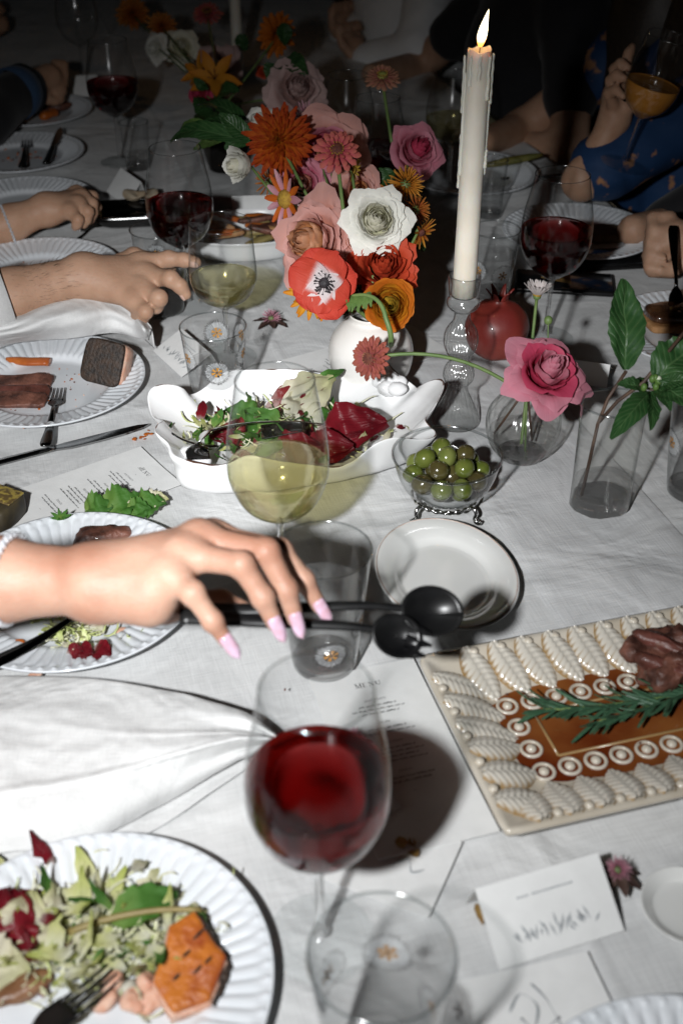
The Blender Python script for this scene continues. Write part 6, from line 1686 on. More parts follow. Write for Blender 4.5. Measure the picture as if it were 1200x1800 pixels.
# right plates
c = P(1186, 566, .012); t = food('toast', 'toast with dark caramelised topping on the right plate', 'toast', (c.x, c.y, .014), (0, 0, R_(6)))
chunk(t, 'bread', (.045, .030, .0065), (0, 0, 0), m_toast, 6, .0018, seed=51)
chunk(t, 'topping', (.043, .027, .008), (0, .002, .012), m_glaze, 4, .003, seed=52)
for k in range(4): chunk(t, 'golden_bit', (.006, .004, .003), (-.008 + .006 * k, -.004 + .003 * (k % 2), .021), mat('golden_onion', (.26, .18, .05), .3, (.18, .10, .03), 80, coat=.4), 2.5, .001, (0, 0, k), k, n=10, mm=6)
c = P(1040, 412, .012); t = food('bread_slice', 'dark brown bread slice on the far right plate', 'bread', (c.x, c.y, .013), (0, 0, R_(4)))
chunk(t, 'bread', (.05, .028, .008), (0, 0, 0), mat('dark_bread', (.07, .045, .02), .8, (.12, .08, .04), 60, bump=.6), 6, .0015, seed=55)
c = P(890, 292, .015); t = food('banana_leaf_wrap', 'long yellow green pod on the dim plate right of the candle', 'food', (c.x + .01, c.y, .026), (0, R_(-8), R_(8)))
chunk(t, 'pod', (.06, .009, .007), (0, 0, 0), mat('pod_skin', (.22, .18, .04), .5, (.12, .12, .03), 40), 2.2, .002, seed=56)
crumbs('green and brown scraps on the nearly empty plate', (PL_D.x - .01, PL_D.y + .02, 0), 20, (.03, .02), [m_greens, m_carrot], .0022)
crumbs('brown leftovers on the dim plate with the crossed cutlery', (PL_F.x, PL_F.y, 0), 40, (.035, .035), [m_meat, m_carrot], .003)
c = Vector((PL_G.x + .01, PL_G.y, .016)); t = food('roast_vegetables', 'browned food on the farthest plate', 'food', c)
for k in range(7): chunk(t, 'piece', (.025, .014, .009), (rs.uniform(-.05, .05), rs.uniform(-.04, .04), .002 * (k % 3)), [m_carrot, m_meat, m_toast][k % 3], 2.5, .004, (0, 0, rs.rand() * 3), k)
r = random.Random(3)
for k in range(22):
    t = food('roast_vegetable', 'strip of roast vegetable heaped in the white oval dish', 'vegetable', (RD.x + r.uniform(-.085, .085), RD.y + r.uniform(-.045, .045), .026 + r.uniform(0, .022)), (r.uniform(-.3, .3), r.uniform(-.3, .3), r.uniform(-.6, .6)))
    t['group'] = 'roast vegetable strips in the oval dish'
    chunk(t, 'strip', (.030, .0065, .005), (0, 0, 0), [m_carrot, m_meat, m_toast, m_olst][k % 4], 3, .0025, (0, 0, 0), k, n=12, mm=8)
c = P(250, 372); t = food('oyster_shell', 'pale curled shell and scraps behind the dark tray', 'shell', (c.x, c.y, .02))
V, Fc, U = g_grid(lambda u, v: (.022 * math.cos(5 * u) * (.4 + v), .018 * math.sin(5 * u) * (.4 + v), .012 * v + .004 * math.sin(14 * u)), 24, 6)
mod_solid(obj('shell_body', mesh('shell_body', V, Fc, mat('shell', (.45, .38, .28), .5, (.3, .22, .14), 60)), t), .001)
# ------------------------------------------------------------------ hands and people
def arm_field(arm, palm, fingers, thumb=None, kf=.010, extra=(), tend=()):
    """arm: list of (pt, r); palm: (wrist, [mcp...], r); fingers: lists of (pt, r)"""
    def f(p):
        A = None
        for (a, ra), (b, rb) in zip(arm[:-1], arm[1:]):
            s = sd_cone(p, a, b, ra, rb); A = s if A is None else smin(A, s, .012)
        w, rw = palm[0]
        for (m, rm) in palm[1]: A = smin(A, sd_cone(p, w, m, rw, rm), .014)
        ms = palm[1]
        for (a, ra), (b, rb) in zip(ms[:-1], ms[1:]): A = smin(A, sd_cone(p, a, b, ra * .92, rb * .92), .010)
        for (a, ra, b, rb) in extra: A = smin(A, sd_cone(p, a, b, ra, rb), .016)
        for (a, ra, b, rb) in tend: A = smin(A, sd_cone(p, a, b, ra, rb), .007)
        out = A
        for ch in fingers + ([thumb] if thumb else []):
            Fg = None
            for (a, ra), (b, rb) in zip(ch[:-1], ch[1:]):
                s = sd_cone(p, a, b, ra, rb); Fg = s if Fg is None else smin(Fg, s, .004)
            # knuckle swelling
            for (a, ra) in ch[1:-1]: Fg = smin(Fg, np.linalg.norm(p - np.asarray(a), axis=-1) - ra * 1.03, .004)
            out = np.minimum(out, smin(A, Fg, kf))
        return out
    return f
def bounds(pts, pad): 
    a = np.array([np.asarray(p) - r for p, r in pts]).min(0) - pad; b = np.array([np.asarray(p) + r for p, r in pts]).max(0) + pad
    return a, b
def nail(t, a, b, r, m, L=.0085, Wd=.0047, fwd=.004, view=None, up=None):
    """almond nail lying on the back of the last finger bone a->b"""
    a, b = Vector(a), Vector(b); ax = (b - a).normalized()
    dv = Vector(up) if up is not None else (Vector((0, 0, CAMH)) - b)
    dv = (dv - ax * dv.dot(ax)).normalized()
    sd = ax.cross(dv)
    c = b + ax * (fwd - L * .25) + dv * r * .72
    def f(u, v):
        x = (u - .5) * 2; y = v
        w = Wd * (1 - .06 * y) * math.sqrt(max(0, 1 - max(0, (y - .45) / .55) ** 2.2)) * (1 if y > .1 else .8 + 2 * y)
        return c + ax * ((y - .45) * 2 * L) + sd * (x * w) + dv * (r * .34 * (1 - x * x) - r * .30 * max(0, y - .6))
    V, Fc, U = g_grid(f, 8, 10)
    o = obj('fingernail', mesh('fingernail', V, Fc, m, True, U), t); mod_solid(o, .0007, 0)
def join_meshes(name, mats, *mes):
    V = []; Fc = []; mi = []
    for me, k in mes:
        n = len(V); co = np.empty(len(me.vertices) * 3, np.float32); me.vertices.foreach_get('co', co)
        V += [tuple(v) for v in co.reshape(-1, 3)]
        for p in me.polygons: Fc.append(tuple(i + n for i in p.vertices)); mi.append(k)
        bpy.data.meshes.remove(me)
    out = mesh(name, V, Fc, mats); out.polygons.foreach_set('material_index', mi)
    return out
def body_parts(seat, facing, lean=.0, lift=0.0):
    """key points of a seated person: seat = pelvis xy, facing = unit direction toward the table"""
    f = Vector((facing[0], facing[1], 0)).normalized(); r = Vector((f.y, -f.x, 0)); u = Vector((0, 0, 1))
    pel = Vector((seat[0], seat[1], -.26 + lift)); ch = pel + u * .36 + f * (.03 + lean); nk = ch + u * .20 + f * .02
    return dict(f=f, r=r, u=u, pel=pel, ch=ch, nk=nk, hd=nk + u * .13 + f * .03, sR=ch + r * .17 + u * .11, sL=ch - r * .17 + u * .11)
def person(label, seat, facing, shirt, skin, hair, arms, lean=0.0, hand_mesh=None, res=.009, name='person', sleeve=1.0, shirt_name='shirt', rb=1.0, long_hair=False):
    """arms: list of dict(side, elbow, wrist, palm, fingers, thumb). Skin mesh is one continuous surface; clothes and hair are children"""
    B = body_parts(seat, facing, lean); f, r, u = B['f'], B['r'], B['u']
    t = thing(name, label, 'person', (seat[0], seat[1], -.76))
    O = t.location
    nA = lambda v: np.array(v)
    def skinf(p):
        d = sd_ell(p, B['hd'] + u * .02, (.074, .074, .105)) 
        d = smin(d, sd_cone(p, B['hd'] - u * .05 + f * .045, B['hd'] - u * .085 + f * .05, .045, .026), .03)
        d = smin(d, sd_cone(p, B['hd'] + f * .078 + u * .01, B['hd'] + f * .092 - u * .018, .008, .013), .012)
        for s in (-1, 1):
            d = smin(d, np.linalg.norm(p - nA(B['hd'] + r * s * .076 - f * .005), axis=-1) - .018, .01)
            d = np.maximum(d, -(np.linalg.norm(p - nA(B['hd'] + r * s * .030 + f * .084 + u * .018), axis=-1) - .013))
        d = np.maximum(d, -(sd_cone(p, B['hd'] - r * .022 + f * .092 - u * .052, B['hd'] + r * .022 + f * .092 - u * .052, .004, .004)))
        d = smin(d, sd_cone(p, B['nk'] - u * .03, B['hd'] - u * .05, .056, .048), .03)
        d = smin(d, sd_cone(p, B['pel'], B['ch'], .12 * rb, .125 * rb), .05)
        d = smin(d, sd_cone(p, B['sR'], B['sL'], .055, .055), .06)
        for a in arms:
            s = B['sR'] if a['side'] > 0 else B['sL']
            d = smin(d, sd_cone(p, s, a['elbow'], .048, a.get('re', .038)), .03)
            d = smin(d, sd_cone(p, a['elbow'], a['wrist'], a.get('re', .038), a.get('rw', .025)), .02)
            if 'palm' in a:
                d = smin(d, sd_cone(p, a['wrist'], a['palm'], .024, .028), .02); base = d
                for ch in a['fingers']:
                    Fg = None
                    for q0, q1 in zip(ch[:-1], ch[1:]):
                        s_ = sd_cone(p, q0[0], q1[0], q0[1], q1[1]); Fg = s_ if Fg is None else smin(Fg, s_, .005)
                    d = np.minimum(d, smin(base, Fg, .008))
        return d
    pts = [(B['pel'], .2), (B['hd'] + u * .03, .16), (B['sR'], .12), (B['sL'], .12)]
    for a in arms:
        pts += [(a['elbow'], .07), (a['wrist'], .05)]
        if 'palm' in a:
            pts += [(a['palm'], .05)]
            for ch in a['fingers']: pts += [(q[0], .02) for q in ch]
    lo, hi = bounds(pts, .01)
    me = sdf_mesh('body', skinf, lo, hi, res, skin)
    if hand_mesh is not None: me = join_meshes('body', [skin], (me, 0), (hand_mesh, 0))
    me.transform(Matrix.Translation(-O)); obj('body', me, t)
    def shirtf(p):
        d = sd_cone(p, B['pel'] - u * .05, B['ch'], .15 * rb, .152 * rb)
        d = smin(d, sd_cone(p, B['sR'], B['sL'], .073, .073), .06)
        for a in arms:
            s = B['sR'] if a['side'] > 0 else B['sL']; sl = a.get('sleeve', sleeve)
            e = Vector(a['elbow']); w = Vector(a['wrist'])
            if sl <= .5: d = smin(d, sd_cone(p, s, s.lerp(e, sl * 2), .068, .058), .03)
            else:
                d = smin(d, sd_cone(p, s, e, .068, .054), .03); d = smin(d, sd_cone(p, e, e.lerp(w, (sl - .5) * 2), .054, .045), .025)
        n = np.sin(p[..., 0] * 60 + 3 * np.sin(p[..., 2] * 37)) * np.sin(p[..., 2] * 50 + p[..., 1] * 44)
        d = np.maximum(d, -(sd_cone(p, B['nk'] - u * .01, B['hd'], .066, .07)))
        return d + .0022 * n
    me = sdf_mesh(shirt_name, shirtf, lo - .03, hi + .03, .012, shirt); me.transform(Matrix.Translation(-O)); obj(shirt_name, me, t)
    def hairf(p):
        d = sd_ell(p, B['hd'] + u * .035 - f * .015, (.088, .088, .108))
        d = smin(d, sd_cone(p, B['hd'] - f * .06, B['nk'] - f * .075 - u * .05, .06, .05), .04)
        if long_hair:
            for s_ in (-1, 1): d = smin(d, smin(sd_cone(p, B['hd'] + r * s_ * .07, B['ch'] + r * s_ * .10 + f * .05 + u * .14, .06, .085), sd_cone(p, B['ch'] + r * s_ * .10 + f * .05 + u * .14, B['ch'] + r * s_ * .09 + f * .075 + u * .02, .085, .07), .04), .03)
        cut = sd_ell(p, B['hd'] + f * .09 - u * .03, (.085, .085, .095))
        return np.maximum(d, -cut)
    me = sdf_mesh('hair', hairf, nA(B['hd']) - (.5 if long_hair else .25), nA(B['hd']) + .2 + (.1 if long_hair else 0), .014, hair); me.transform(Matrix.Translation(-O)); obj('hair', me, t)
    def legf(p):
        d = None
        for s in (-1, 1):
            hp = B['pel'] + r * s * .09; kn = hp + f * .40 + u * .02; an = kn - u * .43
            q = smin(sd_cone(p, hp, kn, .085, .062), sd_cone(p, kn, an, .058, .04), .03)
            q = smin(q, sd_cone(p, an - u * .03, an - u * .035 + f * .13, .035, .03), .02)
            d = q if d is None else np.minimum(d, q)
        return smin(d, sd_ell(p, B['pel'], (.16, .16, .12)), .05)
    c0 = nA(B['pel']); L2 = nA(B['pel'] + f * .55)
    me = sdf_mesh('trousers', legf, np.minimum(c0, L2) - np.array((.25, .25, .55)), np.maximum(c0, L2) + np.array((.25, .25, .2)), .018, m_dark); me.transform(Matrix.Translation(-O)); obj('trousers', me, t)
    return t, O
m_dark = fabric('dark_cloth', (.012, .012, .014), (.02, .02, .022), 600, .3)
m_hair = mat('dark_hair', (.015, .010, .007), .5, (.03, .02, .012), 200)
m_wshirt = fabric('white_shirt', (.84, .85, .86), (.76, .77, .78), 700, .3, .4)
m_blues = mat('blue_floral_top', (.005, .035, .11), .75, (.35, .17, .08), 26, bump=.2, bs=150, ramp=(.60, .66), det=3)
m_cream_cl = fabric('cream_cloth', (.42, .36, .26), (.34, .28, .2), 500, .4, .4)
m_bluecuff = fabric('blue_cuff', (.03, .06, .12), (.04, .08, .15), 500, .4)
SEAT = lambda s, t: T(s, t)

# ---- person 1: the fair hand with the salad servers
def chain(*q): return [(Q(a, b, c), r) for a, b, c, r in q]
h1_arm = [(Vector((-.50, .56, .07)), .044), (Q(-150, 1034, .885), .0375), (Q(0, 1019, .868), .0305), (Q(165, 1022, .857), .0235)]
mcp = [(Q(374, 944, .880), .0110), (Q(350, 948, .862), .0118), (Q(322, 974, .848), .0116), (Q(298, 1008, .838), .0105)]
h1_f = [chain((374, 944, .880, .0108), (492, 968, .875, .0088), (534, 1020, .880, .0076), (562, 1066, .886, .0060)),
        chain((350, 948, .862, .0112), (468, 969, .846, .0092), (503, 1036, .850, .0080), (519, 1088, .856, .0062)),
        chain((322, 974, .848, .0110), (424, 992, .832, .0090), (462, 1050, .836, .0078), (483, 1096, .842, .0061)),
        chain((298, 1008, .838, .0102), (338, 1042, .822, .0082), (374, 1092, .826, .0069), (399, 1128, .832, .0054))]
h1_t = chain((240, 1056, .872, .0150), (312, 1058, .892, .0112), (388, 1058, .905, .0092), (448, 1082, .908, .0072))
h1 = arm_field(h1_arm, ((Q(172, 1022, .857), .0225), mcp), h1_f, h1_t,
               tend=[(m_[0] + (Vector((-.35, -.5, .8)) * (m_[1] * .55)), .0048, Q(205, 1000 + 6 * i_, .846 - .004 * i_), .0030) for i_, m_ in enumerate(mcp)] + [(m_[0] + (Vector((-.2, -.45, .85)) * (m_[1] * .42)), m_[1] * .72, m_[0] + (Vector((.2, -.45, .85)) * (m_[1] * .30)), m_[1] * .72) for m_ in mcp],
               extra=[(Q(176, 1040, .850), .0190, Q(262, 1052, .845), .0180), (Q(190, 1030, .870), .019, Q(290, 1060, .878), .016), (Q(262, 1052, .845), .016, Q(298, 1012, .838), .0105)])
allp = h1_arm[1:] + mcp + sum(h1_f, []) + h1_t
lo, hi = bounds(allp, .012)
me1 = sdf_mesh('hand', h1, lo, hi, .0021, m_skin)
P1, O1 = person('person at the left reaching in with a bare fair arm, holding black salad servers', SEAT(-.86, -.52), TRIGHT, m_wshirt, m_skin, m_hair,
       [dict(side=1, elbow=Vector((-.50, .56, .07)), wrist=Q(-150, 1034, .885), sleeve=.42, rw=.036), dict(side=-1, elbow=Vector((-.62, .98, -.02)), wrist=Vector((-.46, .93, .03)), sleeve=.42)], hand_mesh=me1, res=.012)
P1.location = O1
for ch in h1_f: nail(P1, ch[-2][0] - O1, ch[-1][0] - O1, ch[-1][1], m_nail, .0105, .0049, .0055, up=(Vector((0, 0, CAMH)) + Vector((.15, -.1, .1)) - ch[-1][0]))
# sparkling bracelet
def bracelet(label, c, axis, R, n, rb, m):
    axis = Vector(axis).normalized(); q = axis.to_track_quat('Z', 'Y')
    t = thing('bracelet', label, 'bracelet', c); t.rotation_mode = 'QUATERNION'; t.rotation_quaternion = q
    me = mesh('bead', *g_blob(rb, rb, rb, 2.6, n=8, m=6)[:2], m, False)
    for k in range(n):
        a = 2 * PI * k / n; obj('bead', me, t, (R[0] * math.cos(a), R[1] * math.sin(a), rb * .5 * (k % 2)), (k, k * 2, k * 3))
    V, Fc, U = g_tube([(R[0] * math.cos(a), R[1] * math.sin(a), 0) for a in np.linspace(0, 2 * PI, 49)], rb * .5, 6, False); obj('chain', mesh('chain', V, Fc, m_silver), t)
bracelet('sparkling silver bracelet on the fair forearm at the left edge', Q(18, 1018, .866), Q(165, 1030, .857) - Q(-60, 1000, .872), (.0335, .0335), 72, .0024, m_spark)

# salad servers
def server_path(pts, n=20): return [Vector(q) for q in smooth_prof([tuple(Q(*p)) for p in pts], n // (len(pts) - 1))]
t = thing('serving_spoon', 'black salad spoon held out over the ivory side plate', 'serving spoon', Q(500, 1070, .89)); O = t.location
pts = server_path([(318, 1072, .882), (430, 1072, .886), (540, 1068, .888), (640, 1064, .892), (712, 1070, .896)])
n = len(pts)
obj('handle', mesh('handle', *g_tube([p - O for p in pts], [(.0062 - .0028 * min(1, i / n * 1.3), .0022) for i in range(n)], 12, up=(0, -.5, .85))[:2], m_black), t)
cc = Q(757, 1076, .898); ax = (Q(810, 1080, .904) - Q(705, 1070, .895)).normalized(); nn = Vector((-.05, -.62, .78)); nn = (nn - ax * nn.dot(ax)).normalized(); sd = ax.cross(nn)
def spoonf(u, v):
    a = 2 * PI * u; r_ = v
    x = .0246 * r_ * math.cos(a); y = .0196 * r_ * math.sin(a)
    return cc - O + ax * x + sd * y + nn * (.011 * r_ * r_ - .006)
V, Fc, U = g_grid(spoonf, 40, 8); o = obj('bowl', mesh('bowl', V, Fc, m_black), t); mod_solid(o, .0016, 0)
t = thing('serving_fork', 'black salad fork held below the spoon, tines toward the platter', 'serving fork', Q(500, 1095, .88)); O = t.location
pts = server_path([(316, 1083, .868), (430, 1090, .876), (540, 1096, .878), (620, 1101, .880), (664, 1108, .882)])
n = len(pts)
obj('handle', mesh('handle', *g_tube([p - O for p in pts], [(.0062 - .0028 * min(1, i / n * 1.3), .0022) for i in range(n)], 12, up=(0, -.5, .85))[:2], m_black), t)
cc = Q(696, 1118, .884); ax = (Q(742, 1132, .890) - Q(660, 1106, .881)).normalized(); nn = Vector((-.05, -.62, .78)); nn = (nn - ax * nn.dot(ax)).normalized(); sd = ax.cross(nn)
def headf(u, v):
    a = 2 * PI * u
    x = .0205 * v * math.cos(a); y = .0165 * v * math.sin(a)
    return cc - O + ax * x + sd * y + nn * (.009 * v * v - .005)
V, Fc, U = g_grid(headf, 32, 6); o = obj('head', mesh('head', V, Fc, m_black), t); mod_solid(o, .0016, 0)
for k in (-1, 0, 1):
    b0 = cc - O + ax * .008 + sd * (k * .0098) - nn * .001; b1_ = cc - O + ax * (.0275 - .003 * abs(k)) + sd * (k * .0090) + nn * .006
    V, Fc, U = g_tube([b0, b0.lerp(b1_, .5) - nn * .001, b1_], [(.0046, .0012), (.0038, .0011), (.0010, .0008)], 8, up=tuple(nn)); obj('tine', mesh('tine', V, Fc, m_black), t)

# ---- person 2: the hairy forearm
h2_arm = [(Q(-330, 640, 1.47), .052), (Q(-100, 556, 1.52), .043), (Q(20, 520, 1.545), .0355), (Q(140, 488, 1.57), .0275)]
mcp = [(Q(247, 464, 1.59), .0135), (Q(258, 484, 1.575), .0138), (Q(252, 508, 1.56), .0132), (Q(236, 528, 1.55), .0118)]
h2_f = [chain((247, 464, 1.59, .0130), (297, 455, 1.58, .0108), (324, 457, 1.575, .0092), (345, 461, 1.57, .0076)),
        chain((258, 484, 1.575, .0132), (300, 490, 1.545, .0110), (317, 503, 1.55, .0094), (327, 517, 1.555, .0078)),
        chain((252, 508, 1.56, .0126), (280, 524, 1.535, .0108), (274, 538, 1.55, .0094), (258, 542, 1.565, .0080)),
        chain((236, 528, 1.55, .0112), (256, 548, 1.535, .0094), (250, 558, 1.545, .0082), (238, 560, 1.56, .0070))]
h2_t = chain((190, 474, 1.60, .016), (236, 452, 1.625, .0130), (272, 458, 1.645, .0108), (300, 472, 1.66, .0086))
h2 = arm_field(h2_arm, ((Q(150, 486, 1.572), .0260), mcp), h2_f, h2_t, kf=.012)
lo, hi = bounds(h2_arm[1:] + mcp + sum(h2_f, []) + h2_t, .012)
me2 = sdf_mesh('hand', h2, lo, hi, .003, m_skin2)
P2, O2 = person('person at the left whose hairy arm points a finger at the wine glass', SEAT(-.80, .12), TRIGHT, m_wshirt, m_skin2, m_hair,
       [dict(side=1, elbow=Q(-330, 640, 1.47), wrist=Q(-100, 556, 1.52), sleeve=1.0, rw=.041), dict(side=-1, elbow=Vector((-.78, 1.72, .0)), wrist=Vector((-.64, 1.62, .03)))], hand_mesh=me2, res=.012)
nail(P2, h2_f[0][-2][0] - O2, h2_f[0][-1][0] - O2, .0076, m_nail2, .006, .0056, .001)
nail(P2, h2_f[1][-2][0] - O2, h2_f[1][-1][0] - O2, .0078, m_nail2, .006, .0056, .001)
cu = [Q(-100, 556, 1.52) - O2, Q(-40, 538, 1.533) - O2, Q(12, 523, 1.543) - O2]
V, Fc, U = g_tube(cu, [.054, .050, .048], 28, False); mod_solid(obj('cuff', mesh('cuff', V, Fc, m_napkin), P2), .003)
b = MB(); r = random.Random(12)
axd = (Q(140, 488, 1.57) - Q(20, 520, 1.545)).normalized()
for k in range(300):
    s = r.uniform(-.05, 1.25); c = Q(20, 520, 1.545).lerp(Q(140, 488, 1.57), s); rad = .0355 - .008 * min(1, max(0, s))
    a = r.uniform(-.4, 2.9); e1 = axd.cross(Vector((0, 0, 1))).normalized(); e2 = e1.cross(axd)
    nrm = e1 * math.cos(a) + e2 * math.sin(a); p0 = c + nrm * (rad - .0006); dr = (axd * r.uniform(.5, 1) + nrm * .25 + e1 * r.uniform(-.7, .7)).normalized(); l = r.uniform(.006, .013)
    b.add(*g_tube([p0 - O2, p0 - O2 + dr * l * .5 + nrm * .0008, p0 - O2 + dr * l], [.00014, .00012, .00006], 3, False)[:2])
o = b.obj('arm_hair', m_hair, P2); o['kind'] = 'stuff'

# ---- person 3: hand with thin bracelet over the plate
h3_arm = [(Q(-260, 470, 1.80), .042), (Q(-60, 416, 1.86), .033), (Q(20, 392, 1.875), .0285), (Q(78, 370, 1.885), .0235)]
mcp = [(Q(135, 340, 1.93), .0112), (Q(143, 348, 1.905), .0115), (Q(138, 360, 1.885), .0112), (Q(124, 372, 1.87), .0102)]
h3_f = [chain((135, 340, 1.93, .0108), (163, 346, 1.935, .0090), (170, 364, 1.94, .0078), (168, 378, 1.945, .0064)), chain((143, 348, 1.905, .0110), (162, 358, 1.90, .0092), (163, 374, 1.905, .0080), (160, 388, 1.91, .0064)),
        chain((138, 360, 1.885, .0106), (155, 372, 1.875, .0090), (152, 386, 1.88, .0078), (148, 396, 1.885, .0062)), chain((124, 372, 1.87, .0098), (138, 386, 1.86, .0082), (136, 394, 1.865, .0072), (132, 400, 1.87, .0058))]
h3 = arm_field(h3_arm, ((Q(84, 368, 1.887), .0215), mcp), h3_f, None, kf=.010)
lo, hi = bounds(h3_arm[1:] + mcp + sum(h3_f, []), .012)
me3 = sdf_mesh('hand', h3, lo, hi, .0032, m_skin3)
P3, O3 = person('person at the left with a bare forearm and thin bracelet resting over a plate', SEAT(-.80, .56), TRIGHT, m_dark, m_skin3, m_hair,
       [dict(side=1, elbow=Q(-260, 470, 1.80), wrist=Q(-60, 416, 1.86), sleeve=.45, rw=.032), dict(side=-1, elbow=Vector((-.92, 2.10, 0)), wrist=Vector((-.80, 2.02, .03)))], hand_mesh=me3, res=.012)
for ch in h3_f[1:3]: nail(P3, ch[-2][0] - O3, ch[-1][0] - O3, ch[-1][1], m_nailw, .008, .0046, .005)
bracelet('thin sparkling bracelet on the dim forearm over the plate', Q(14, 394, 1.873), Q(78, 370, 1.885) - Q(-60, 416, 1.86), (.0315, .0315), 60, .0019, m_spark)

def fist(wrist, palm, d1, d2, r=.0098, n=4, L=.034):
    """four fingers folded round an axis: d1 across the knuckles, d2 the way they fold"""
    wrist, palm, d1, d2 = Vector(wrist), Vector(palm), Vector(d1).normalized(), Vector(d2).normalized()
    fw = (palm - wrist).normalized(); out = []
    for k in range(n):
        o_ = d1 * ((k - 1.5) * .0185)
        p0 = palm + o_ + fw * .012; p1 = p0 + fw * L * .75 + d2 * .010; p2 = p1 + d2 * L * .7 - fw * .004; p3 = p2 - fw * L * .55 + d2 * .002
        out.append([(p0, r * 1.15), (p1, r), (p2, r * .92), (p3, r * .8)])
    p0 = wrist + fw * .02 - d1 * .024; p1 = palm - d1 * .040 + d2 * .012; p2 = p1 + fw * .03 + d2 * .014
    out.append([(p0, r * 1.5), (p1, r * 1.15), (p2, r * .9)])
    return out
# ---- person 4: far left with blue cuff
w4, p4 = Q(52, 152, 2.40), Q(86, 136, 2.44)
P4, O4 = person('far person at the upper left in dark clothes and blue cuff, eating', SEAT(-.66, 1.32), TRIGHT, m_dark, m_skin3, m_hair,
       [dict(side=1, elbow=Q(-30, 205, 2.28), wrist=w4, palm=p4, fingers=fist(w4, p4, (.1, .7, .6), (.2, -.5, -.6)), sleeve=.95), dict(side=-1, elbow=T(-.66, 1.62, -.04), wrist=T(-.60, 1.46, -.08), sleeve=.97)], res=.007)
V, Fc, U = g_tube([Q(20, 168, 2.36) - O4, Q(46, 155, 2.395) - O4], [.050, .046], 24, False); mod_solid(obj('cuff', mesh('cuff', V, Fc, m_bluecuff), P4), .004)
P9, O9 = person('farthest person at the top left, lost in the dark', SEAT(-.70, 2.1), TRIGHT, m_dark, m_skin3, m_hair,
       [dict(side=1, elbow=T(-.60, 1.95, .02), wrist=T(-.42, 2.02, .06), sleeve=.45), dict(side=-1, elbow=T(-.6, 2.3, .02), wrist=T(-.42, 2.25, .05), sleeve=.45)], res=.014)
# ---- person 5: right edge, hand with fork over the toast
w5, p5 = Q(1240, 430, 1.72), Q(1186, 418, 1.74)
P5, O5 = person('person at the right edge in dark clothes bringing a fork down to the toast', SEAT(.84, .12), -TRIGHT, m_dark, m_skin2, m_hair,
       [dict(side=-1, elbow=Q(1500, 500, 1.66), wrist=w5, palm=p5, fingers=fist(w5, p5, (.1, .5, .8), (-.2, -.75, -.3)), sleeve=.6), dict(side=1, elbow=T(.62, .42, .0), wrist=T(.50, .36, .03), sleeve=.6)], res=.006)
ft = fork('dark fork held upright in the hand above the toast', Q(1182, 398, 1.70), 0, L=.17, m=m_darksteel)
ft.rotation_mode = 'QUATERNION'; ft.rotation_quaternion = (Q(1186, 530, 1.66) - Q(1182, 398, 1.70)).to_track_quat('Y', 'Z')
ft.location = Q(1182, 398, 1.70)
# ---- person 6: raised glass
w6, p6 = Q(1080, 208, 1.93), Q(1087, 168, 1.925)
f6 = [chain((1094, 142, 1.915, .0105), (1098, 114, 1.905, .0094), (1104, 94, 1.90, .0084), (1110, 82, 1.90, .0068)), chain((1085, 150, 1.905, .0108), (1080, 122, 1.885, .0096), (1090, 112, 1.868, .0086), (1103, 119, 1.862, .0070)),
      chain((1080, 166, 1.90, .0106), (1073, 142, 1.88, .0094), (1083, 132, 1.864, .0084), (1096, 138, 1.858, .0068)), chain((1077, 184, 1.90, .0098), (1069, 164, 1.88, .0086), (1081, 158, 1.866, .0078), (1095, 170, 1.860, .0062)), chain((1092, 196, 1.92, .0125), (1106, 186, 1.905, .0105), (1116, 178, 1.89, .0082))]
P6, O6 = person('person at the right in a blue floral top lifting a glass of orange wine', SEAT(.84, .72), -TRIGHT, m_blues, m_skin3, m_hair,
       [dict(side=-1, elbow=Q(1022, 318, 1.97), wrist=w6, palm=p6, fingers=f6, sleeve=.44, rw=.021, re=.030), dict(side=1, elbow=T(.58, 1.0, .0), wrist=T(.44, .86, .03), sleeve=.3)], lean=.0, res=.005, shirt_name='blue_top', long_hair=True)
for ch in f6[1:4]: nail(P6, ch[-2][0] - O6, ch[-1][0] - O6, ch[-1][1], m_naild, .0075, .0050, .003)
m_flw = [mat('print_orange', (.25, .07, .02), .7, (.18, .05, .02), 60), mat('print_cream', (.40, .33, .26), .7, (.3, .25, .2), 60)]
gb = Q(1094, 290, 1.89)
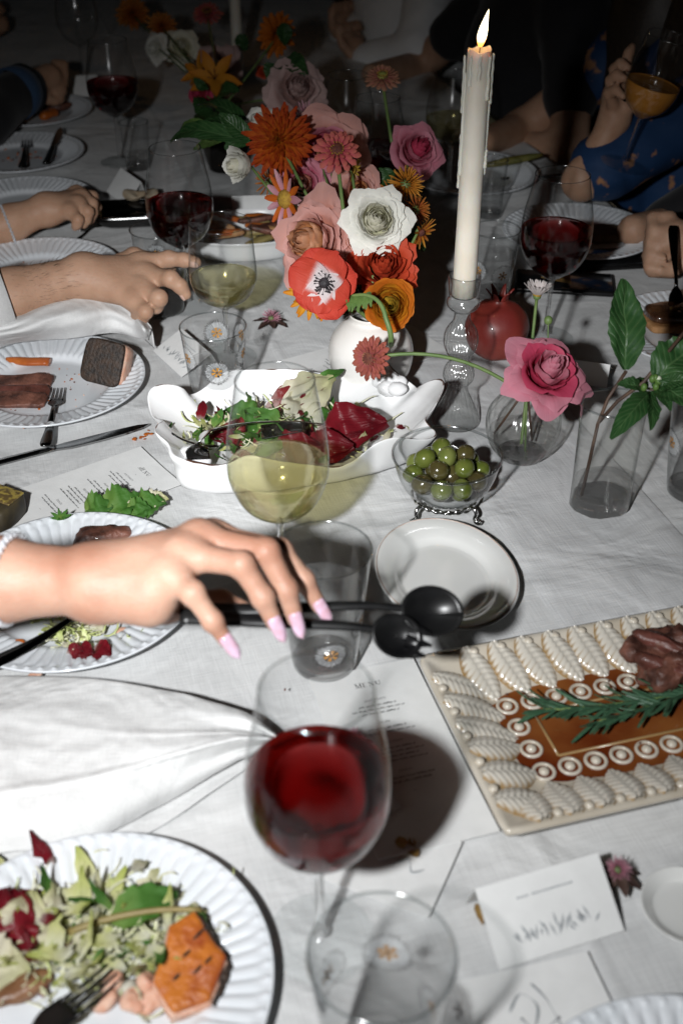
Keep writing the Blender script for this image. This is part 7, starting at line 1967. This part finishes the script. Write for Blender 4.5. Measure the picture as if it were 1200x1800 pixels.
tl = wine_glass(0, 0, 'raised glass of glowing orange wine at the upper right', H=.205, rim=.036, bowl=.0425, fill=.133, wine=m_orange, loc=gb, rot=(R_(4), R_(12), 0))
# cream napkin on the lap
def lap(u, v): 
    q = T(.585 + .12 * v, .40 + .30 * u, -.02 - .10 * v + .012 * math.sin(u * 22) * (.3 + v)); return q - T(.6, .5, 0)
V, Fc, U = g_grid(lap, 40, 12); o = obj('lap_cloth', mesh('lap_cloth', V, Fc, m_cream_cl), None, T(.6, .5, 0)); mod_solid(o, .002); tag(o, 'cream folded cloth on the lap below the blue top', 'cloth')
# ---- person 7: crossed forearms in the dark
P7, O7 = person('person in the dark behind the candle with bare forearms on the table', SEAT(.72, 1.20), -TRIGHT, m_dark, m_skin2, m_hair,
       [dict(side=-1, elbow=Q(1000, 268, 2.35), wrist=Q(862, 250, 2.45), palm=Q(838, 252, 2.45), fingers=fist(Q(862, 250, 2.45), Q(838, 252, 2.45), (0, .8, .5), (-.2, -.3, -.8)), sleeve=.3), dict(side=1, elbow=T(.55, 1.55, .0), wrist=T(.38, 1.40, .03), sleeve=.3)], res=.007)
V, Fc, U = g_grid(lambda u, v: Q(905 + 40 * u * (1 - .2 * v), 205 + 36 * v + 6 * math.sin(u * 3), 2.50 - .05 * v) - O7, 8, 8); mod_solid(obj('white_top', mesh('white_top', V, Fc, m_wshirt), P7), .004)
# ---- person 8: white shirt far right
P8, O8 = person('far person in a white shirt with folded sleeves beyond the bouquet', SEAT(.66, 1.86), -TRIGHT, m_wshirt, m_skin2, m_hair,
       [dict(side=-1, elbow=Q(735, 92, 2.85), wrist=Q(640, 108, 2.95), palm=Q(624, 84, 2.95), fingers=fist(Q(640, 108, 2.95), Q(624, 84, 2.95), (.6, .5, 0), (0, -.3, .8)), sleeve=.97), dict(side=1, elbow=Q(640, 40, 3.2), wrist=Q(606, 70, 3.1), palm=Q(604, 50, 3.1), fingers=fist(Q(606, 70, 3.1), Q(604, 50, 3.1), (.6, .5, 0), (0, -.3, .8)), sleeve=.95)], res=.008)
